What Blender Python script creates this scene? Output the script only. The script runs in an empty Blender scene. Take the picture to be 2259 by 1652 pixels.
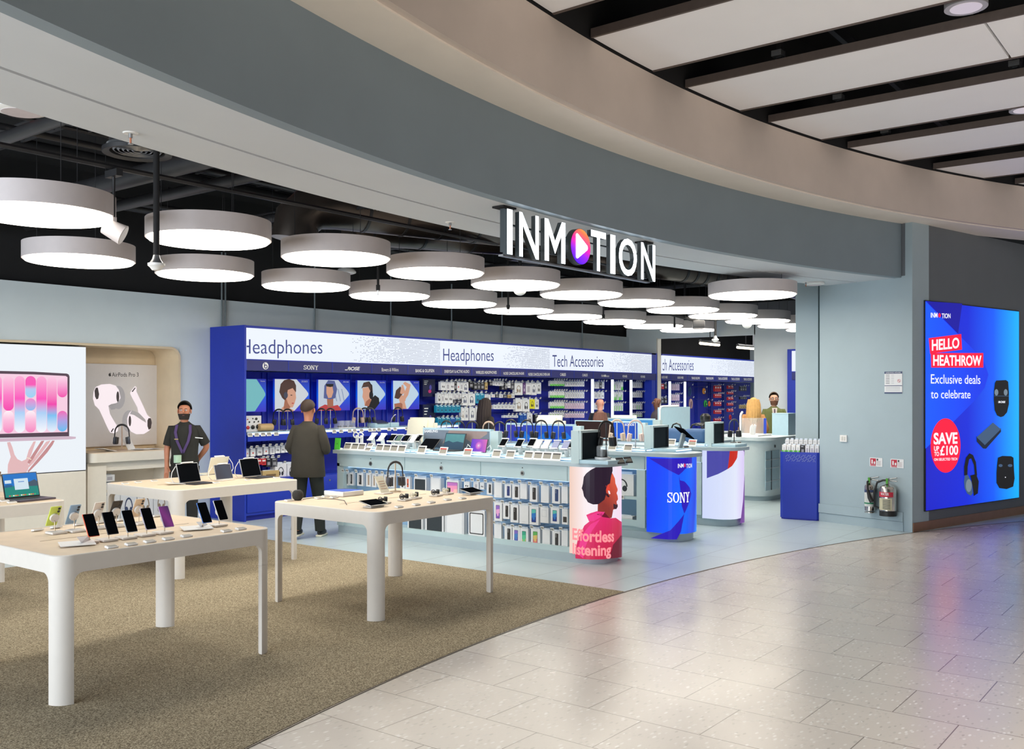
import bpy, bmesh, math, random
from mathutils import Vector, Matrix, Euler
random.seed(11)
sc = bpy.context.scene
col = sc.collection
PI = math.pi

# ---------------------------------------------------------------- camera, world, exposure
FPX, TH, HZ, EYE, CXP = 2110.0, math.radians(37.7), 870.0, 1.8, 1129.5
cam_d = bpy.data.cameras.new('camera')
cam = bpy.data.objects.new('camera', cam_d)
col.objects.link(cam)
cam.location = (0, 0, EYE)
cam.rotation_euler = (PI / 2, 0, TH - PI / 2)
cam_d.sensor_width = 36.0
cam_d.lens = 36.0 * FPX / 2259.0
cam_d.shift_y = (HZ - 826.0) / 2259.0
cam_d.clip_end = 200
sc.camera = cam
sc.view_settings.view_transform = 'Standard'
sc.view_settings.look = 'None'
sc.view_settings.gamma = 1.0
sc.view_settings.exposure = 0.0
sc.view_settings.use_curve_mapping = False
sc.cycles.use_denoising = True
sc.cycles.max_bounces = 7
sc.cycles.diffuse_bounces = 4
sc.cycles.glossy_bounces = 3
sc.cycles.transmission_bounces = 4
sc.cycles.sample_clamp_indirect = 6.0
sc.cycles.caustics_reflective = False
sc.cycles.caustics_refractive = False
world = bpy.data.worlds.new('world')
sc.world = world
world.use_nodes = True
bg = world.node_tree.nodes['Background']
bg.inputs[0].default_value = (0.93, 0.95, 1.0, 1)
bg.inputs[1].default_value = 0.3


def area(name, loc, size, power, color, rot=(0, 0, 0), spread=180):
    l = bpy.data.lights.new(name, 'AREA')
    l.shape = 'RECTANGLE'
    l.size, l.size_y = size
    l.energy = power
    l.spread = math.radians(spread)
    l.color = color
    o = bpy.data.objects.new(name, l)
    o.location = loc
    o.rotation_euler = rot
    col.objects.link(o)
    return o


# unseen lights added for terminal lighting, above and behind the camera, beams kept off tables
area('concourse_light', (2.0, -3.8, 4.55), (11, 8.4), 650, (1.0, 0.95, 0.88), spread=78)
area('concourse_light_right', (14.5, -4.5, 4.55), (9, 5.0), 330, (0.97, 0.97, 1.0), spread=95)
# unseen area light added for the bluish brightness on left-facing sides
area('bluish_light_left', (-4.5, 6.0, 2.3), (9, 3.6), 950, (0.84, 0.92, 1.0), (PI / 2, 0, -PI / 2))
DISC_STRENGTH = 10.0


c_, s_ = math.cos(TH), math.sin(TH)


def ray(x, y):
    t = (x - CXP) / FPX
    return Vector((c_ + t * s_, s_ - t * c_, -(y - HZ) / FPX))


def at(x, y, Z):
    """point on the horizontal plane at height Z seen at photo point (x, y)"""
    r = ray(x, y)
    k = (Z - EYE) / r.z
    return Vector((r.x * k, r.y * k, Z))


def atY(x, y, Y):
    r = ray(x, y)
    k = Y / r.y
    return Vector((r.x * k, Y, EYE + r.z * k))


def atX(x, y, X):
    r = ray(x, y)
    k = X / r.x
    return Vector((X, r.y * k, EYE + r.z * k))


def pxof(p):
    d = p[0] * c_ + p[1] * s_
    return CXP + FPX * (p[0] * s_ - p[1] * c_) / d


def depth(p):
    return p[0] * c_ + p[1] * s_


# ---------------------------------------------------------------- materials
def lin(c):
    return tuple(((v / 255.0) / 12.92 if v / 255.0 <= 0.04045 else ((v / 255.0 + 0.055) / 1.055) ** 2.4) for v in c)


MATS = {}


def mat(name, rgb, rough=0.5, metal=0.0, noise=0.04, nscale=18.0, emit=None, estr=0.0, bump=0.0, spec=0.5, alpha=1.0, trans=0.0):
    if name in MATS:
        return MATS[name]
    m = bpy.data.materials.new(name)
    m.use_nodes = True
    nt = m.node_tree
    b = nt.nodes['Principled BSDF']
    c = lin(rgb)
    b.inputs['Roughness'].default_value = rough
    b.inputs['Metallic'].default_value = metal
    b.inputs['Specular IOR Level'].default_value = spec
    b.inputs['Base Color'].default_value = (*c, 1)
    if noise:
        tc = nt.nodes.new('ShaderNodeTexCoord')
        nz = nt.nodes.new('ShaderNodeTexNoise')
        nz.inputs['Scale'].default_value = nscale
        nz.inputs['Detail'].default_value = 3
        nt.links.new(tc.outputs['Object'], nz.inputs['Vector'])
        rp = nt.nodes.new('ShaderNodeValToRGB')
        rp.color_ramp.elements[0].position = 0.3
        rp.color_ramp.elements[1].position = 0.7
        rp.color_ramp.elements[0].color = (*[max(0, v * (1 - noise)) for v in c], 1)
        rp.color_ramp.elements[1].color = (*[min(1, v * (1 + noise)) for v in c], 1)
        nt.links.new(nz.outputs['Fac'], rp.inputs['Fac'])
        nt.links.new(rp.outputs['Color'], b.inputs['Base Color'])
        if bump:
            bp = nt.nodes.new('ShaderNodeBump')
            bp.inputs['Strength'].default_value = bump
            bp.inputs['Distance'].default_value = 0.01
            nt.links.new(nz.outputs['Fac'], bp.inputs['Height'])
            nt.links.new(bp.outputs['Normal'], b.inputs['Normal'])
    if emit is not None:
        b.inputs['Emission Color'].default_value = (*lin(emit), 1)
        b.inputs['Emission Strength'].default_value = estr
    if alpha < 1:
        b.inputs['Alpha'].default_value = alpha
    if trans:
        b.inputs['Transmission Weight'].default_value = trans
    MATS[name] = m
    return m


def glow(name, rgb, strength=1.0):
    """something that gives off light: a screen, a backlit panel, a lamp"""
    return mat(name, (8, 8, 8), rough=0.35, noise=0, emit=rgb, estr=strength, spec=0.3)


def rgbm(r, g, b, rough=0.5, **k):
    return mat('paint_%d_%d_%d_%d' % (r, g, b, int(rough * 100)), (r, g, b), rough, **k)


def grad_glow(name, stops, axis=(0, 0, 1), strength=1.0, scale=1.0, off=0.0):
    """a screen picture: a colour ramp along a direction of the object's own space"""
    m = bpy.data.materials.new(name)
    m.use_nodes = True
    nt = m.node_tree
    b = nt.nodes['Principled BSDF']
    b.inputs['Base Color'].default_value = (0.003, 0.003, 0.003, 1)
    b.inputs['Roughness'].default_value = 0.3
    tc = nt.nodes.new('ShaderNodeTexCoord')
    dt = nt.nodes.new('ShaderNodeVectorMath')
    dt.operation = 'DOT_PRODUCT'
    dt.inputs[1].default_value = axis
    nt.links.new(tc.outputs['Object'], dt.inputs[0])
    ma = nt.nodes.new('ShaderNodeMath')
    ma.operation = 'MULTIPLY_ADD'
    ma.inputs[1].default_value = scale
    ma.inputs[2].default_value = off
    nt.links.new(dt.outputs['Value'], ma.inputs[0])
    rp = nt.nodes.new('ShaderNodeValToRGB')
    el = rp.color_ramp.elements
    while len(el) < len(stops):
        el.new(0.5)
    for e, (p, c) in zip(el, stops):
        e.position = p
        e.color = (*lin(c), 1)
    nt.links.new(ma.outputs[0], rp.inputs['Fac'])
    nt.links.new(rp.outputs['Color'], b.inputs['Emission Color'])
    b.inputs['Emission Strength'].default_value = strength
    return m


def grad2(name, stops, root, p0, p1, strength=1.0):
    """colour ramp of a lit picture running from world point p0 to p1 on a thing"""
    a = Vector(p0) - root.location
    d = Vector(p1) - Vector(p0)
    ax = d / d.length_squared
    return grad_glow(name, stops, tuple(ax), strength, 1.0, -a.dot(ax))


# ---------------------------------------------------------------- mesh builder
class MB:
    def __init__(self):
        self.bm = bmesh.new()
        self.mats = []

    def mi(self, m):
        if m not in self.mats:
            self.mats.append(m)
        return self.mats.index(m)

    def _fin(self, verts, faces, m, M=None):
        i = self.mi(m)
        for f in faces:
            f.material_index = i
        if M is not None:
            bmesh.ops.transform(self.bm, matrix=M, verts=list(verts))

    def box(self, c, s, m, rz=0.0, bev=0.0, M=None, seg=2):
        r = bmesh.ops.create_cube(self.bm, size=1.0)
        vs = r['verts']
        bmesh.ops.scale(self.bm, vec=s, verts=vs)
        if bev > 0:
            es = {e for v in vs for e in v.link_edges}
            rb = bmesh.ops.bevel(self.bm, geom=list(es), offset=min(bev, min(s) * 0.49), segments=seg, affect='EDGES', profile=0.5)
            vs = list({v for f in rb['faces'] for v in f.verts} | {v for v in vs if v.is_valid})
        fs = {f for v in vs for f in v.link_faces}
        T = Matrix.Translation(c) @ Matrix.Rotation(rz, 4, 'Z')
        if M is not None:
            T = M @ T
        self._fin(vs, fs, m, T)
        return self

    def cyl(self, p0, p1, r, m, seg=16, r2=None, caps=True, M=None):
        p0, p1 = Vector(p0), Vector(p1)
        d = p1 - p0
        q = bmesh.ops.create_cone(self.bm, cap_ends=caps, segments=seg, radius1=r, radius2=r if r2 is None else r2, depth=d.length)
        vs = q['verts']
        fs = {f for v in vs for f in v.link_faces}
        T = Matrix.Translation((p0 + p1) / 2) @ d.to_track_quat('Z', 'Y').to_matrix().to_4x4()
        if M is not None:
            T = M @ T
        self._fin(vs, fs, m, T)
        return self

    def sph(self, c, r, m, sc_=(1, 1, 1), u=16, v=10, M=None):
        q = bmesh.ops.create_uvsphere(self.bm, u_segments=u, v_segments=v, radius=r)
        vs = q['verts']
        fs = {f for w in vs for f in w.link_faces}
        T = Matrix.Translation(c) @ Matrix.Diagonal((*sc_, 1))
        if M is not None:
            T = M @ T
        self._fin(vs, fs, m, T)
        return self

    def prism(self, pts, z0, z1, m, M=None):
        """polygon in xy pushed from z0 to z1"""
        n = len(pts)
        a = [self.bm.verts.new((p[0], p[1], z0)) for p in pts]
        b = [self.bm.verts.new((p[0], p[1], z1)) for p in pts]
        fs = []
        for i in range(n):
            fs.append(self.bm.faces.new((a[i], a[(i + 1) % n], b[(i + 1) % n], b[i])))
        fs.append(self.bm.faces.new(list(reversed(a))))
        fs.append(self.bm.faces.new(b))
        self._fin(a + b, fs, m, M)
        return self

    def poly(self, pts, m, M=None):
        vs = [self.bm.verts.new(p) for p in pts]
        f = self.bm.faces.new(vs)
        self._fin(vs, [f], m, M)
        return self

    def grid(self, rows, m, close_u=False, M=None):
        """rows of points joined into quads"""
        V = [[self.bm.verts.new(p) for p in r] for r in rows]
        fs = []
        for i in range(len(V) - 1):
            n = len(V[i])
            for j in range(n if close_u else n - 1):
                k = (j + 1) % n
                fs.append(self.bm.faces.new((V[i][j], V[i][k], V[i + 1][k], V[i + 1][j])))
        self._fin([v for r in V for v in r], fs, m, M)
        return self

    def tube(self, pts, r, m, seg=8, caps=True, M=None):
        P = [Vector(p) for p in pts]
        rows = []
        up = None
        for i, p in enumerate(P):
            if i == 0:
                t = P[1] - P[0]
            elif i == len(P) - 1:
                t = P[-1] - P[-2]
            else:
                t = (P[i + 1] - P[i]).normalized() + (P[i] - P[i - 1]).normalized()
            if t.length < 1e-9:
                t = P[i] - P[i - 1]
            t.normalize()
            if up is None:
                up = Vector((0, 0, 1)) if abs(t.z) < 0.9 else Vector((1, 0, 0))
            a = t.cross(up)
            if a.length < 1e-6:
                a = t.orthogonal()
            a.normalize()
            b = a.cross(t).normalized()
            up = b
            rr = r[i] if isinstance(r, (list, tuple)) else r
            rows.append([p + (a * math.cos(2 * PI * k / seg) + b * math.sin(2 * PI * k / seg)) * rr for k in range(seg)])
        V = [[self.bm.verts.new(p) for p in q] for q in rows]
        fs = []
        for i in range(len(V) - 1):
            for j in range(seg):
                k = (j + 1) % seg
                fs.append(self.bm.faces.new((V[i][j], V[i][k], V[i + 1][k], V[i + 1][j])))
        if caps:
            fs.append(self.bm.faces.new(list(reversed(V[0]))))
            fs.append(self.bm.faces.new(V[-1]))
        self._fin([v for q in V for v in q], fs, m, M)
        return self

    def lathe(self, prof, c, m, seg=24, M=None, sc_=(1, 1, 1)):
        V = []
        for r, z in prof:
            if r < 1e-6:
                V.append([self.bm.verts.new((0, 0, z))])
            else:
                V.append([self.bm.verts.new((r * math.cos(2 * PI * k / seg) * sc_[0], r * math.sin(2 * PI * k / seg) * sc_[1], z)) for k in range(seg)])
        fs = []
        for i in range(len(V) - 1):
            A, B = V[i], V[i + 1]
            for k in range(seg):
                l = (k + 1) % seg
                if len(A) == 1 and len(B) == 1:
                    continue
                if len(A) == 1:
                    fs.append(self.bm.faces.new((A[0], B[l], B[k])))
                elif len(B) == 1:
                    fs.append(self.bm.faces.new((A[k], A[l], B[0])))
                else:
                    fs.append(self.bm.faces.new((A[k], A[l], B[l], B[k])))
        T = Matrix.Translation(c)
        if M is not None:
            T = M @ T
        self._fin([v for r in V for v in r], fs, m, T)
        return self

    def merge_mesh(self, me, m, M=None):
        n0 = len(self.bm.verts)
        f0 = len(self.bm.faces)
        self.bm.from_mesh(me)
        self.bm.verts.ensure_lookup_table()
        self.bm.faces.ensure_lookup_table()
        self._fin(self.bm.verts[n0:], self.bm.faces[f0:], m, M)
        return self

    def build(self, name, parent=None, world=False, smooth=35, fix=True):
        if fix:
            bmesh.ops.recalc_face_normals(self.bm, faces=self.bm.faces[:])
        me = bpy.data.meshes.new(name)
        self.bm.to_mesh(me)
        self.bm.free()
        for m in self.mats:
            me.materials.append(m)
        if smooth:
            me.shade_smooth()
            me.set_sharp_from_angle(angle=math.radians(smooth))
        o = bpy.data.objects.new(name, me)
        col.objects.link(o)
        if parent is not None:
            o.parent = parent
            if world:
                me.transform(wm(parent).inverted())
        return o


def wm(o):
    M = Matrix.Translation(o.location) @ o.rotation_euler.to_matrix().to_4x4()
    return wm(o.parent) @ M if o.parent else M


def thing(name, label, cat, loc=(0, 0, 0), rz=0.0, group=None):
    o = bpy.data.objects.new(name, None)
    o.empty_display_size = 0.1
    o.location = loc
    o.rotation_euler = (0, 0, rz)
    col.objects.link(o)
    return tag(o, label, cat, group)


def tag(o, label, cat, group=None):
    o['label'] = label
    o['category'] = cat
    if group:
        o['group'] = group
    elif 'group' in o:
        del o['group']
    return o


def struct(o, label=None):
    o['kind'] = 'structure'
    if label:
        o['label'] = label
    return o


def recenter(o, loc):
    """give a one-mesh thing its origin at its base without moving it"""
    o.data.transform(Matrix.Translation(-Vector(loc)))
    o.location = loc
    return o


def dup(root, loc=None, rz=None, label=None, group=None, scale=None):
    def cp(o, par):
        c = o.copy()
        col.objects.link(c)
        c.parent = par
        for ch in list(o.children):
            cp(ch, c)
        return c
    r = cp(root, root.parent)
    if loc is not None:
        r.location = loc
    if rz is not None:
        r.rotation_euler = (0, 0, rz)
    if scale is not None:
        r.scale = scale if isinstance(scale, (tuple, list)) else (scale,) * 3
    if label:
        r['label'] = label
    if group:
        r['group'] = group
    return r


ORD = ('first second third fourth fifth sixth seventh eighth ninth tenth eleventh twelfth thirteenth fourteenth fifteenth sixteenth '
       'seventeenth eighteenth nineteenth twentieth twenty-first twenty-second twenty-third twenty-fourth twenty-fifth twenty-sixth').split()


# ---------------------------------------------------------------- text and flat artwork
_txt = {}


def text_mesh(s, bold=0.0, ext=0.0):
    k = (s, bold, ext)
    if k in _txt:
        return _txt[k]
    cu = bpy.data.curves.new('t', 'FONT')
    cu.body = s
    cu.size = 1.0
    cu.offset = bold
    cu.extrude = ext
    cu.resolution_u = 4
    ob = bpy.data.objects.new('t', cu)
    col.objects.link(ob)
    dg = bpy.context.evaluated_depsgraph_get()
    me = bpy.data.meshes.new_from_object(ob.evaluated_get(dg))
    bpy.data.objects.remove(ob)
    me.materials.clear()
    xs = [v.co.x for v in me.vertices]
    ys = [v.co.y for v in me.vertices]
    _txt[k] = (me, min(xs), max(xs), min(ys), max(ys))
    return _txt[k]


class Plane:
    """an upright picture plane: u runs along d from o (metres), z is height; n points out to the viewer"""

    def __init__(self, o, d):
        self.o = Vector((o[0], o[1], 0))
        self.d = Vector((d[0], d[1], 0)).normalized()
        self.n = Vector((self.d.y, -self.d.x, 0))

    def uz(self, x, y):
        r = ray(x, y)
        k = self.o.dot(self.n) / r.dot(self.n)
        p = r * k
        return ((p - self.o).dot(self.d), EYE + r.z * k)

    def xyz(self, u, z, off=0.0):
        p = self.o + self.d * u + self.n * off
        return Vector((p.x, p.y, z))


class Wrap:
    """a picture wrapped around an upright surface that follows a plan path"""

    def __init__(self, pts):
        self.P = [Vector((p[0], p[1], 0)) for p in pts]
        self.L = [0.0]
        for a, b in zip(self.P, self.P[1:]):
            self.L.append(self.L[-1] + (b - a).length)

    def _at(self, u):
        u = max(0.0, min(self.L[-1], u))
        for i in range(len(self.P) - 1):
            if u <= self.L[i + 1] + 1e-9:
                t = (u - self.L[i]) / (self.L[i + 1] - self.L[i])
                d = (self.P[i + 1] - self.P[i]).normalized()
                return self.P[i].lerp(self.P[i + 1], t), Vector((d.y, -d.x, 0))
        return self.P[-1], Vector((0, -1, 0))

    def uz(self, x, y):
        lo, hi = 0.0, self.L[-1]
        for _ in range(40):
            mid = (lo + hi) / 2
            if pxof(self._at(mid)[0]) < x:
                lo = mid
            else:
                hi = mid
        p = self._at(lo)[0]
        return (lo, EYE - (y - HZ) * depth(p) / FPX)

    def xyz(self, u, z, off=0.0):
        p, n = self._at(u)
        p = p + n * off
        return Vector((p.x, p.y, z))

    def cuts(self):
        return self.L[1:-1]


def art_poly(mb, surf, pts, m, off=0.002, uz=False):
    """a flat filled shape lying on a surface; pts are photo points (or u,z when uz)"""
    Q = [p if uz else surf.uz(*p) for p in pts]
    b2 = bmesh.new()
    vs = [b2.verts.new((q[0], q[1], 0)) for q in Q]
    b2.faces.new(vs)
    b2.normal_update()
    bmesh.ops.triangulate(b2, faces=b2.faces[:])
    _cut_map(mb, b2, surf, m, off)


def _cut_map(mb, b2, surf, m, off):
    if isinstance(surf, Wrap):
        for u in surf.cuts():
            bmesh.ops.bisect_plane(b2, geom=b2.verts[:] + b2.edges[:] + b2.faces[:], plane_co=(u, 0, 0), plane_no=(1, 0, 0), dist=1e-6)
    i = mb.mi(m)
    mp = {}
    b2.verts.index_update()
    for v in b2.verts:
        mp[v] = mb.bm.verts.new(surf.xyz(v.co.x, v.co.y, off))
    for f in b2.faces:
        try:
            g = mb.bm.faces.new([mp[v] for v in f.verts])
            g.material_index = i
        except ValueError:
            pass
    b2.free()


def art_text(mb, surf, s, x0, x1, ybase, ytop, m, bold=0.0, off=0.003, y2base=None, fullheight=False, shear=0.0, clip=None):
    """lettering fitted between photo points: left end x0, right end x1, baseline and top of its tallest letter"""
    me, a, b, c, d = text_mesh(s, bold)
    yb2 = ybase if y2base is None else y2base
    u0, z0 = surf.uz(x0, ybase)
    u1, z1 = surf.uz(x1, yb2)
    zt = surf.uz(x0, ytop)[1]
    h = zt - z0
    lo = c if fullheight else 0.0
    b2 = bmesh.new()
    b2.from_mesh(me)
    for v in b2.verts:
        t = (v.co.x - a) / (b - a)
        zz = (v.co.y - lo) / (d - lo) * h
        v.co = (u0 + (u1 - u0) * t + shear * zz, z0 + (z1 - z0) * t + zz, 0)
    if clip is not None:
        bmesh.ops.bisect_plane(b2, geom=b2.verts[:] + b2.edges[:] + b2.faces[:], plane_co=(clip, 0, 0), plane_no=(1, 0, 0), dist=1e-6, clear_inner=True)
    _cut_map(mb, b2, surf, m, off)


def text_uz(mb, surf, s, u0, z0, h, m, bold=0.0, off=0.003, wide=None, center=False, shear=0.0):
    """lettering placed by metres: left end u0 (or centre), baseline z0, letter height h, width optional"""
    me, a, b, c, d = text_mesh(s, bold)
    k = h / d
    w = wide if wide else (b - a) * k
    if center:
        u0 -= w / 2
    b2 = bmesh.new()
    b2.from_mesh(me)
    for v in b2.verts:
        zz = v.co.y * k
        v.co = (u0 + (v.co.x - a) / (b - a) * w + shear * zz, z0 + zz, 0)
    _cut_map(mb, b2, surf, m, off)


def disc_pts(cx, cz, rx, rz, n=24, a0=0.0, a1=2 * PI):
    return [(cx + rx * math.cos(a0 + (a1 - a0) * i / n), cz + rz * math.sin(a0 + (a1 - a0) * i / n)) for i in range(n)]


def rrect(x0, y0, x1, y1, r, n=6):
    pts = []
    for cx, cy, a in ((x1 - r, y0 + r, -PI / 2), (x1 - r, y1 - r, 0), (x0 + r, y1 - r, PI / 2), (x0 + r, y0 + r, PI)):
        for i in range(n + 1):
            t = a + PI / 2 * i / n
            pts.append((cx + r * math.cos(t), cy + r * math.sin(t)))
    return pts


# slab-serif letters for one wordmark, in a 0..1 high box, x advance in the same unit
def serif_wordmark(mb, surf, u0, z0, h, w, m, off=0.004):
    def P(pts, ox):
        art_poly(mb, surf, [(u0 + (ox + x) * w / 4.06, z0 + y * h) for x, y in pts], m, off, uz=True)
    # S
    S = []
    for i in range(13):
        a = math.radians(40 + i * 230 / 12)
        S.append((0.42 + 0.40 * math.cos(a), 0.74 + 0.26 * math.sin(a)))
    inner = []
    for i in range(13):
        a = math.radians(40 + i * 230 / 12)
        inner.append((0.42 + 0.22 * math.cos(a), 0.74 + 0.15 * math.sin(a)))
    for i in range(12):
        P([S[i], S[i + 1], inner[i + 1], inner[i]], 0)
        T = [(0.84 - x, 1.0 - y) for x, y in (S[i], S[i + 1], inner[i + 1], inner[i])]
        P(T, 0)
    P([(0.68, 0.68), (0.82, 0.68), (0.82, 1.0), (0.72, 1.0)], 0)
    P([(0.02, 0.0), (0.12, 0.0), (0.16, 0.32), (0.02, 0.32)], 0)
    # O
    for i in range(24):
        a, b = 2 * PI * i / 24, 2 * PI * (i + 1) / 24
        P([(0.52 + 0.52 * math.cos(a), 0.5 + 0.5 * math.sin(a)), (0.52 + 0.52 * math.cos(b), 0.5 + 0.5 * math.sin(b)),
           (0.52 + 0.28 * math.cos(b), 0.5 + 0.4 * math.sin(b)), (0.52 + 0.28 * math.cos(a), 0.5 + 0.4 * math.sin(a))], 0.92)
    # N
    ox = 2.0
    for q in ([(0.12, 0.05), (0.26, 0.05), (0.26, 0.95), (0.12, 0.95)], [(0.78, 0.05), (0.92, 0.05), (0.92, 0.95), (0.78, 0.95)],
              [(0.1, 1.0), (0.34, 1.0), (0.92, 0.0), (0.74, 0.0)], [(0.0, 0.0), (0.38, 0.0), (0.38, 0.1), (0.0, 0.1)],
              [(0.0, 0.9), (0.3, 0.9), (0.3, 1.0), (0.0, 1.0)], [(0.66, 0.9), (1.04, 0.9), (1.04, 1.0), (0.66, 1.0)]):
        P(q, ox)
    # Y
    ox = 3.04
    for q in ([(0.1, 1.0), (0.36, 1.0), (0.6, 0.45), (0.42, 0.45)], [(0.72, 1.0), (0.9, 1.0), (0.6, 0.42), (0.48, 0.5)],
              [(0.4, 0.05), (0.62, 0.05), (0.62, 0.5), (0.4, 0.5)], [(0.28, 0.0), (0.74, 0.0), (0.74, 0.1), (0.28, 0.1)],
              [(0.0, 0.9), (0.44, 0.9), (0.44, 1.0), (0.0, 1.0)], [(0.6, 0.9), (1.02, 0.9), (1.02, 1.0), (0.6, 1.0)]):
        P(q, ox)
# ================================================================ the shell: floors, walls, bulkhead, ceilings
C0 = Vector((7.1, -13.0, 0))


def arcp(R, a, z):
    return (C0.x + R * math.cos(a), C0.y + R * math.sin(a), z)


def ring(mb, R0, R1, z0, z1, a0, a1, n, m, faces='all'):
    """a curved bar about the concourse centre: full cross-section R0..R1 by z0..z1"""
    rows = []
    for i in range(n + 1):
        a = math.radians(a0 + (a1 - a0) * i / n)
        rows.append([arcp(R0, a, z0), arcp(R1, a, z0), arcp(R1, a, z1), arcp(R0, a, z1)])
    mb.grid(rows, m, close_u=True)
    mb.poly(rows[0], m)
    mb.poly(rows[-1], m)


def flat_ring(mb, R0, R1, z, a0, a1, n, m):
    rows = []
    for i in range(n + 1):
        a = math.radians(a0 + (a1 - a0) * i / n)
        rows.append([arcp(R0, a, z), arcp(R1, a, z)])
    mb.grid(rows, m)


def node_mat(name):
    m = bpy.data.materials.new(name)
    m.use_nodes = True
    nt = m.node_tree
    return m, nt, nt.nodes['Principled BSDF']


def N(nt, t, **k):
    n = nt.nodes.new(t)
    for a, v in k.items():
        setattr(n, a, v)
    return n


def ramp(nt, fac, stops):
    r = N(nt, 'ShaderNodeValToRGB')
    el = r.color_ramp.elements
    while len(el) < len(stops):
        el.new(0.5)
    for e, (p, c) in zip(el, stops):
        e.position = p
        e.color = (*c, 1)
    nt.links.new(fac, r.inputs['Fac'])
    return r.outputs['Color']


def mixc(nt, fac, a, b, mode='MIX'):
    n = N(nt, 'ShaderNodeMix', data_type='RGBA', blend_type=mode)
    if isinstance(fac, float):
        n.inputs[0].default_value = fac
    else:
        nt.links.new(fac, n.inputs[0])
    for i, v in ((6, a), (7, b)):
        if isinstance(v, tuple):
            n.inputs[i].default_value = (*v, 1)
        else:
            nt.links.new(v, n.inputs[i])
    return n.outputs[2]


def brick_coords(nt, sx, sy, swap):
    tc = N(nt, 'ShaderNodeTexCoord')
    sp = N(nt, 'ShaderNodeSeparateXYZ')
    nt.links.new(tc.outputs['Object'], sp.inputs[0])
    cb = N(nt, 'ShaderNodeCombineXYZ')
    ax = N(nt, 'ShaderNodeMath', operation='ADD')
    ay = N(nt, 'ShaderNodeMath', operation='ADD')
    nt.links.new(sp.outputs['Y' if swap else 'X'], ax.inputs[0])
    nt.links.new(sp.outputs['X' if swap else 'Y'], ay.inputs[0])
    ax.inputs[1].default_value = sx
    ay.inputs[1].default_value = sy
    nt.links.new(ax.outputs[0], cb.inputs[0])
    nt.links.new(ay.outputs[0], cb.inputs[1])
    return tc, cb.outputs[0]


# --- terrazzo concourse floor
m_terr, nt, b = node_mat('terrazzo_tiles')
tc, v = brick_coords(nt, -3.01 + 70 * 0.7, -5.11 + 60 * 0.5, True)
br = N(nt, 'ShaderNodeTexBrick', offset=0.5, offset_frequency=2)
br.inputs['Scale'].default_value = 1.0
br.inputs['Brick Width'].default_value = 0.7
br.inputs['Row Height'].default_value = 0.5
br.inputs['Mortar Size'].default_value = 0.0032
br.inputs['Mortar Smooth'].default_value = 0.2
br.inputs['Color1'].default_value = (*lin((212, 203, 193)), 1)
br.inputs['Color2'].default_value = (*lin((206, 197, 188)), 1)
br.inputs['Mortar'].default_value = (*lin((128, 116, 106)), 1)
nt.links.new(v, br.inputs['Vector'])
vo = N(nt, 'ShaderNodeTexVoronoi', feature='F1')
vo.inputs['Scale'].default_value = 16
mp = N(nt, 'ShaderNodeMapping')
mp.inputs['Scale'].default_value = (1.0, 2.4, 1.0)
mp.inputs['Rotation'].default_value = (0, 0, 0.6)
nt.links.new(tc.outputs['Object'], mp.inputs['Vector'])
nz0 = N(nt, 'ShaderNodeTexNoise')
nz0.inputs['Scale'].default_value = 9
nt.links.new(tc.outputs['Object'], nz0.inputs['Vector'])
mv = N(nt, 'ShaderNodeVectorMath', operation='ADD')
nt.links.new(mp.outputs[0], mv.inputs[0])
ms = N(nt, 'ShaderNodeVectorMath', operation='SCALE')
ms.inputs['Scale'].default_value = 0.025
nt.links.new(nz0.outputs['Color'], ms.inputs[0])
nt.links.new(ms.outputs[0], mv.inputs[1])
nt.links.new(mv.outputs[0], vo.inputs['Vector'])
chip = ramp(nt, vo.outputs['Distance'], [(0.2, (0.95, 0.95, 0.95)), (0.34, (0, 0, 0))])
spc = N(nt, 'ShaderNodeSeparateColor')
nt.links.new(vo.outputs['Color'], spc.inputs[0])
chipcol = ramp(nt, spc.outputs[0], [(0.0, lin((182, 173, 162))), (0.45, lin((205, 198, 190))), (0.6, lin((224, 219, 212))), (1.0, lin((238, 234, 228)))])
cc = mixc(nt, chip, br.outputs['Color'], chipcol)
nz = N(nt, 'ShaderNodeTexNoise')
nz.inputs['Scale'].default_value = 1.3
nz.inputs['Detail'].default_value = 5
nt.links.new(tc.outputs['Object'], nz.inputs['Vector'])
cloud = ramp(nt, nz.outputs['Fac'], [(0.3, (0.96, 0.957, 0.953)), (0.7, (1, 1, 1))])
cc = mixc(nt, 1.0, cc, cloud, 'MULTIPLY')
cc = mixc(nt, br.outputs['Fac'], cc, lin((128, 116, 106)))
nt.links.new(cc, b.inputs['Base Color'])
rr = ramp(nt, nz.outputs['Fac'], [(0.25, (0.22, 0.22, 0.22)), (0.75, (0.3, 0.3, 0.3))])
nt.links.new(rr, b.inputs['Roughness'])
b.inputs['Specular IOR Level'].default_value = 0.6

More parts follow.
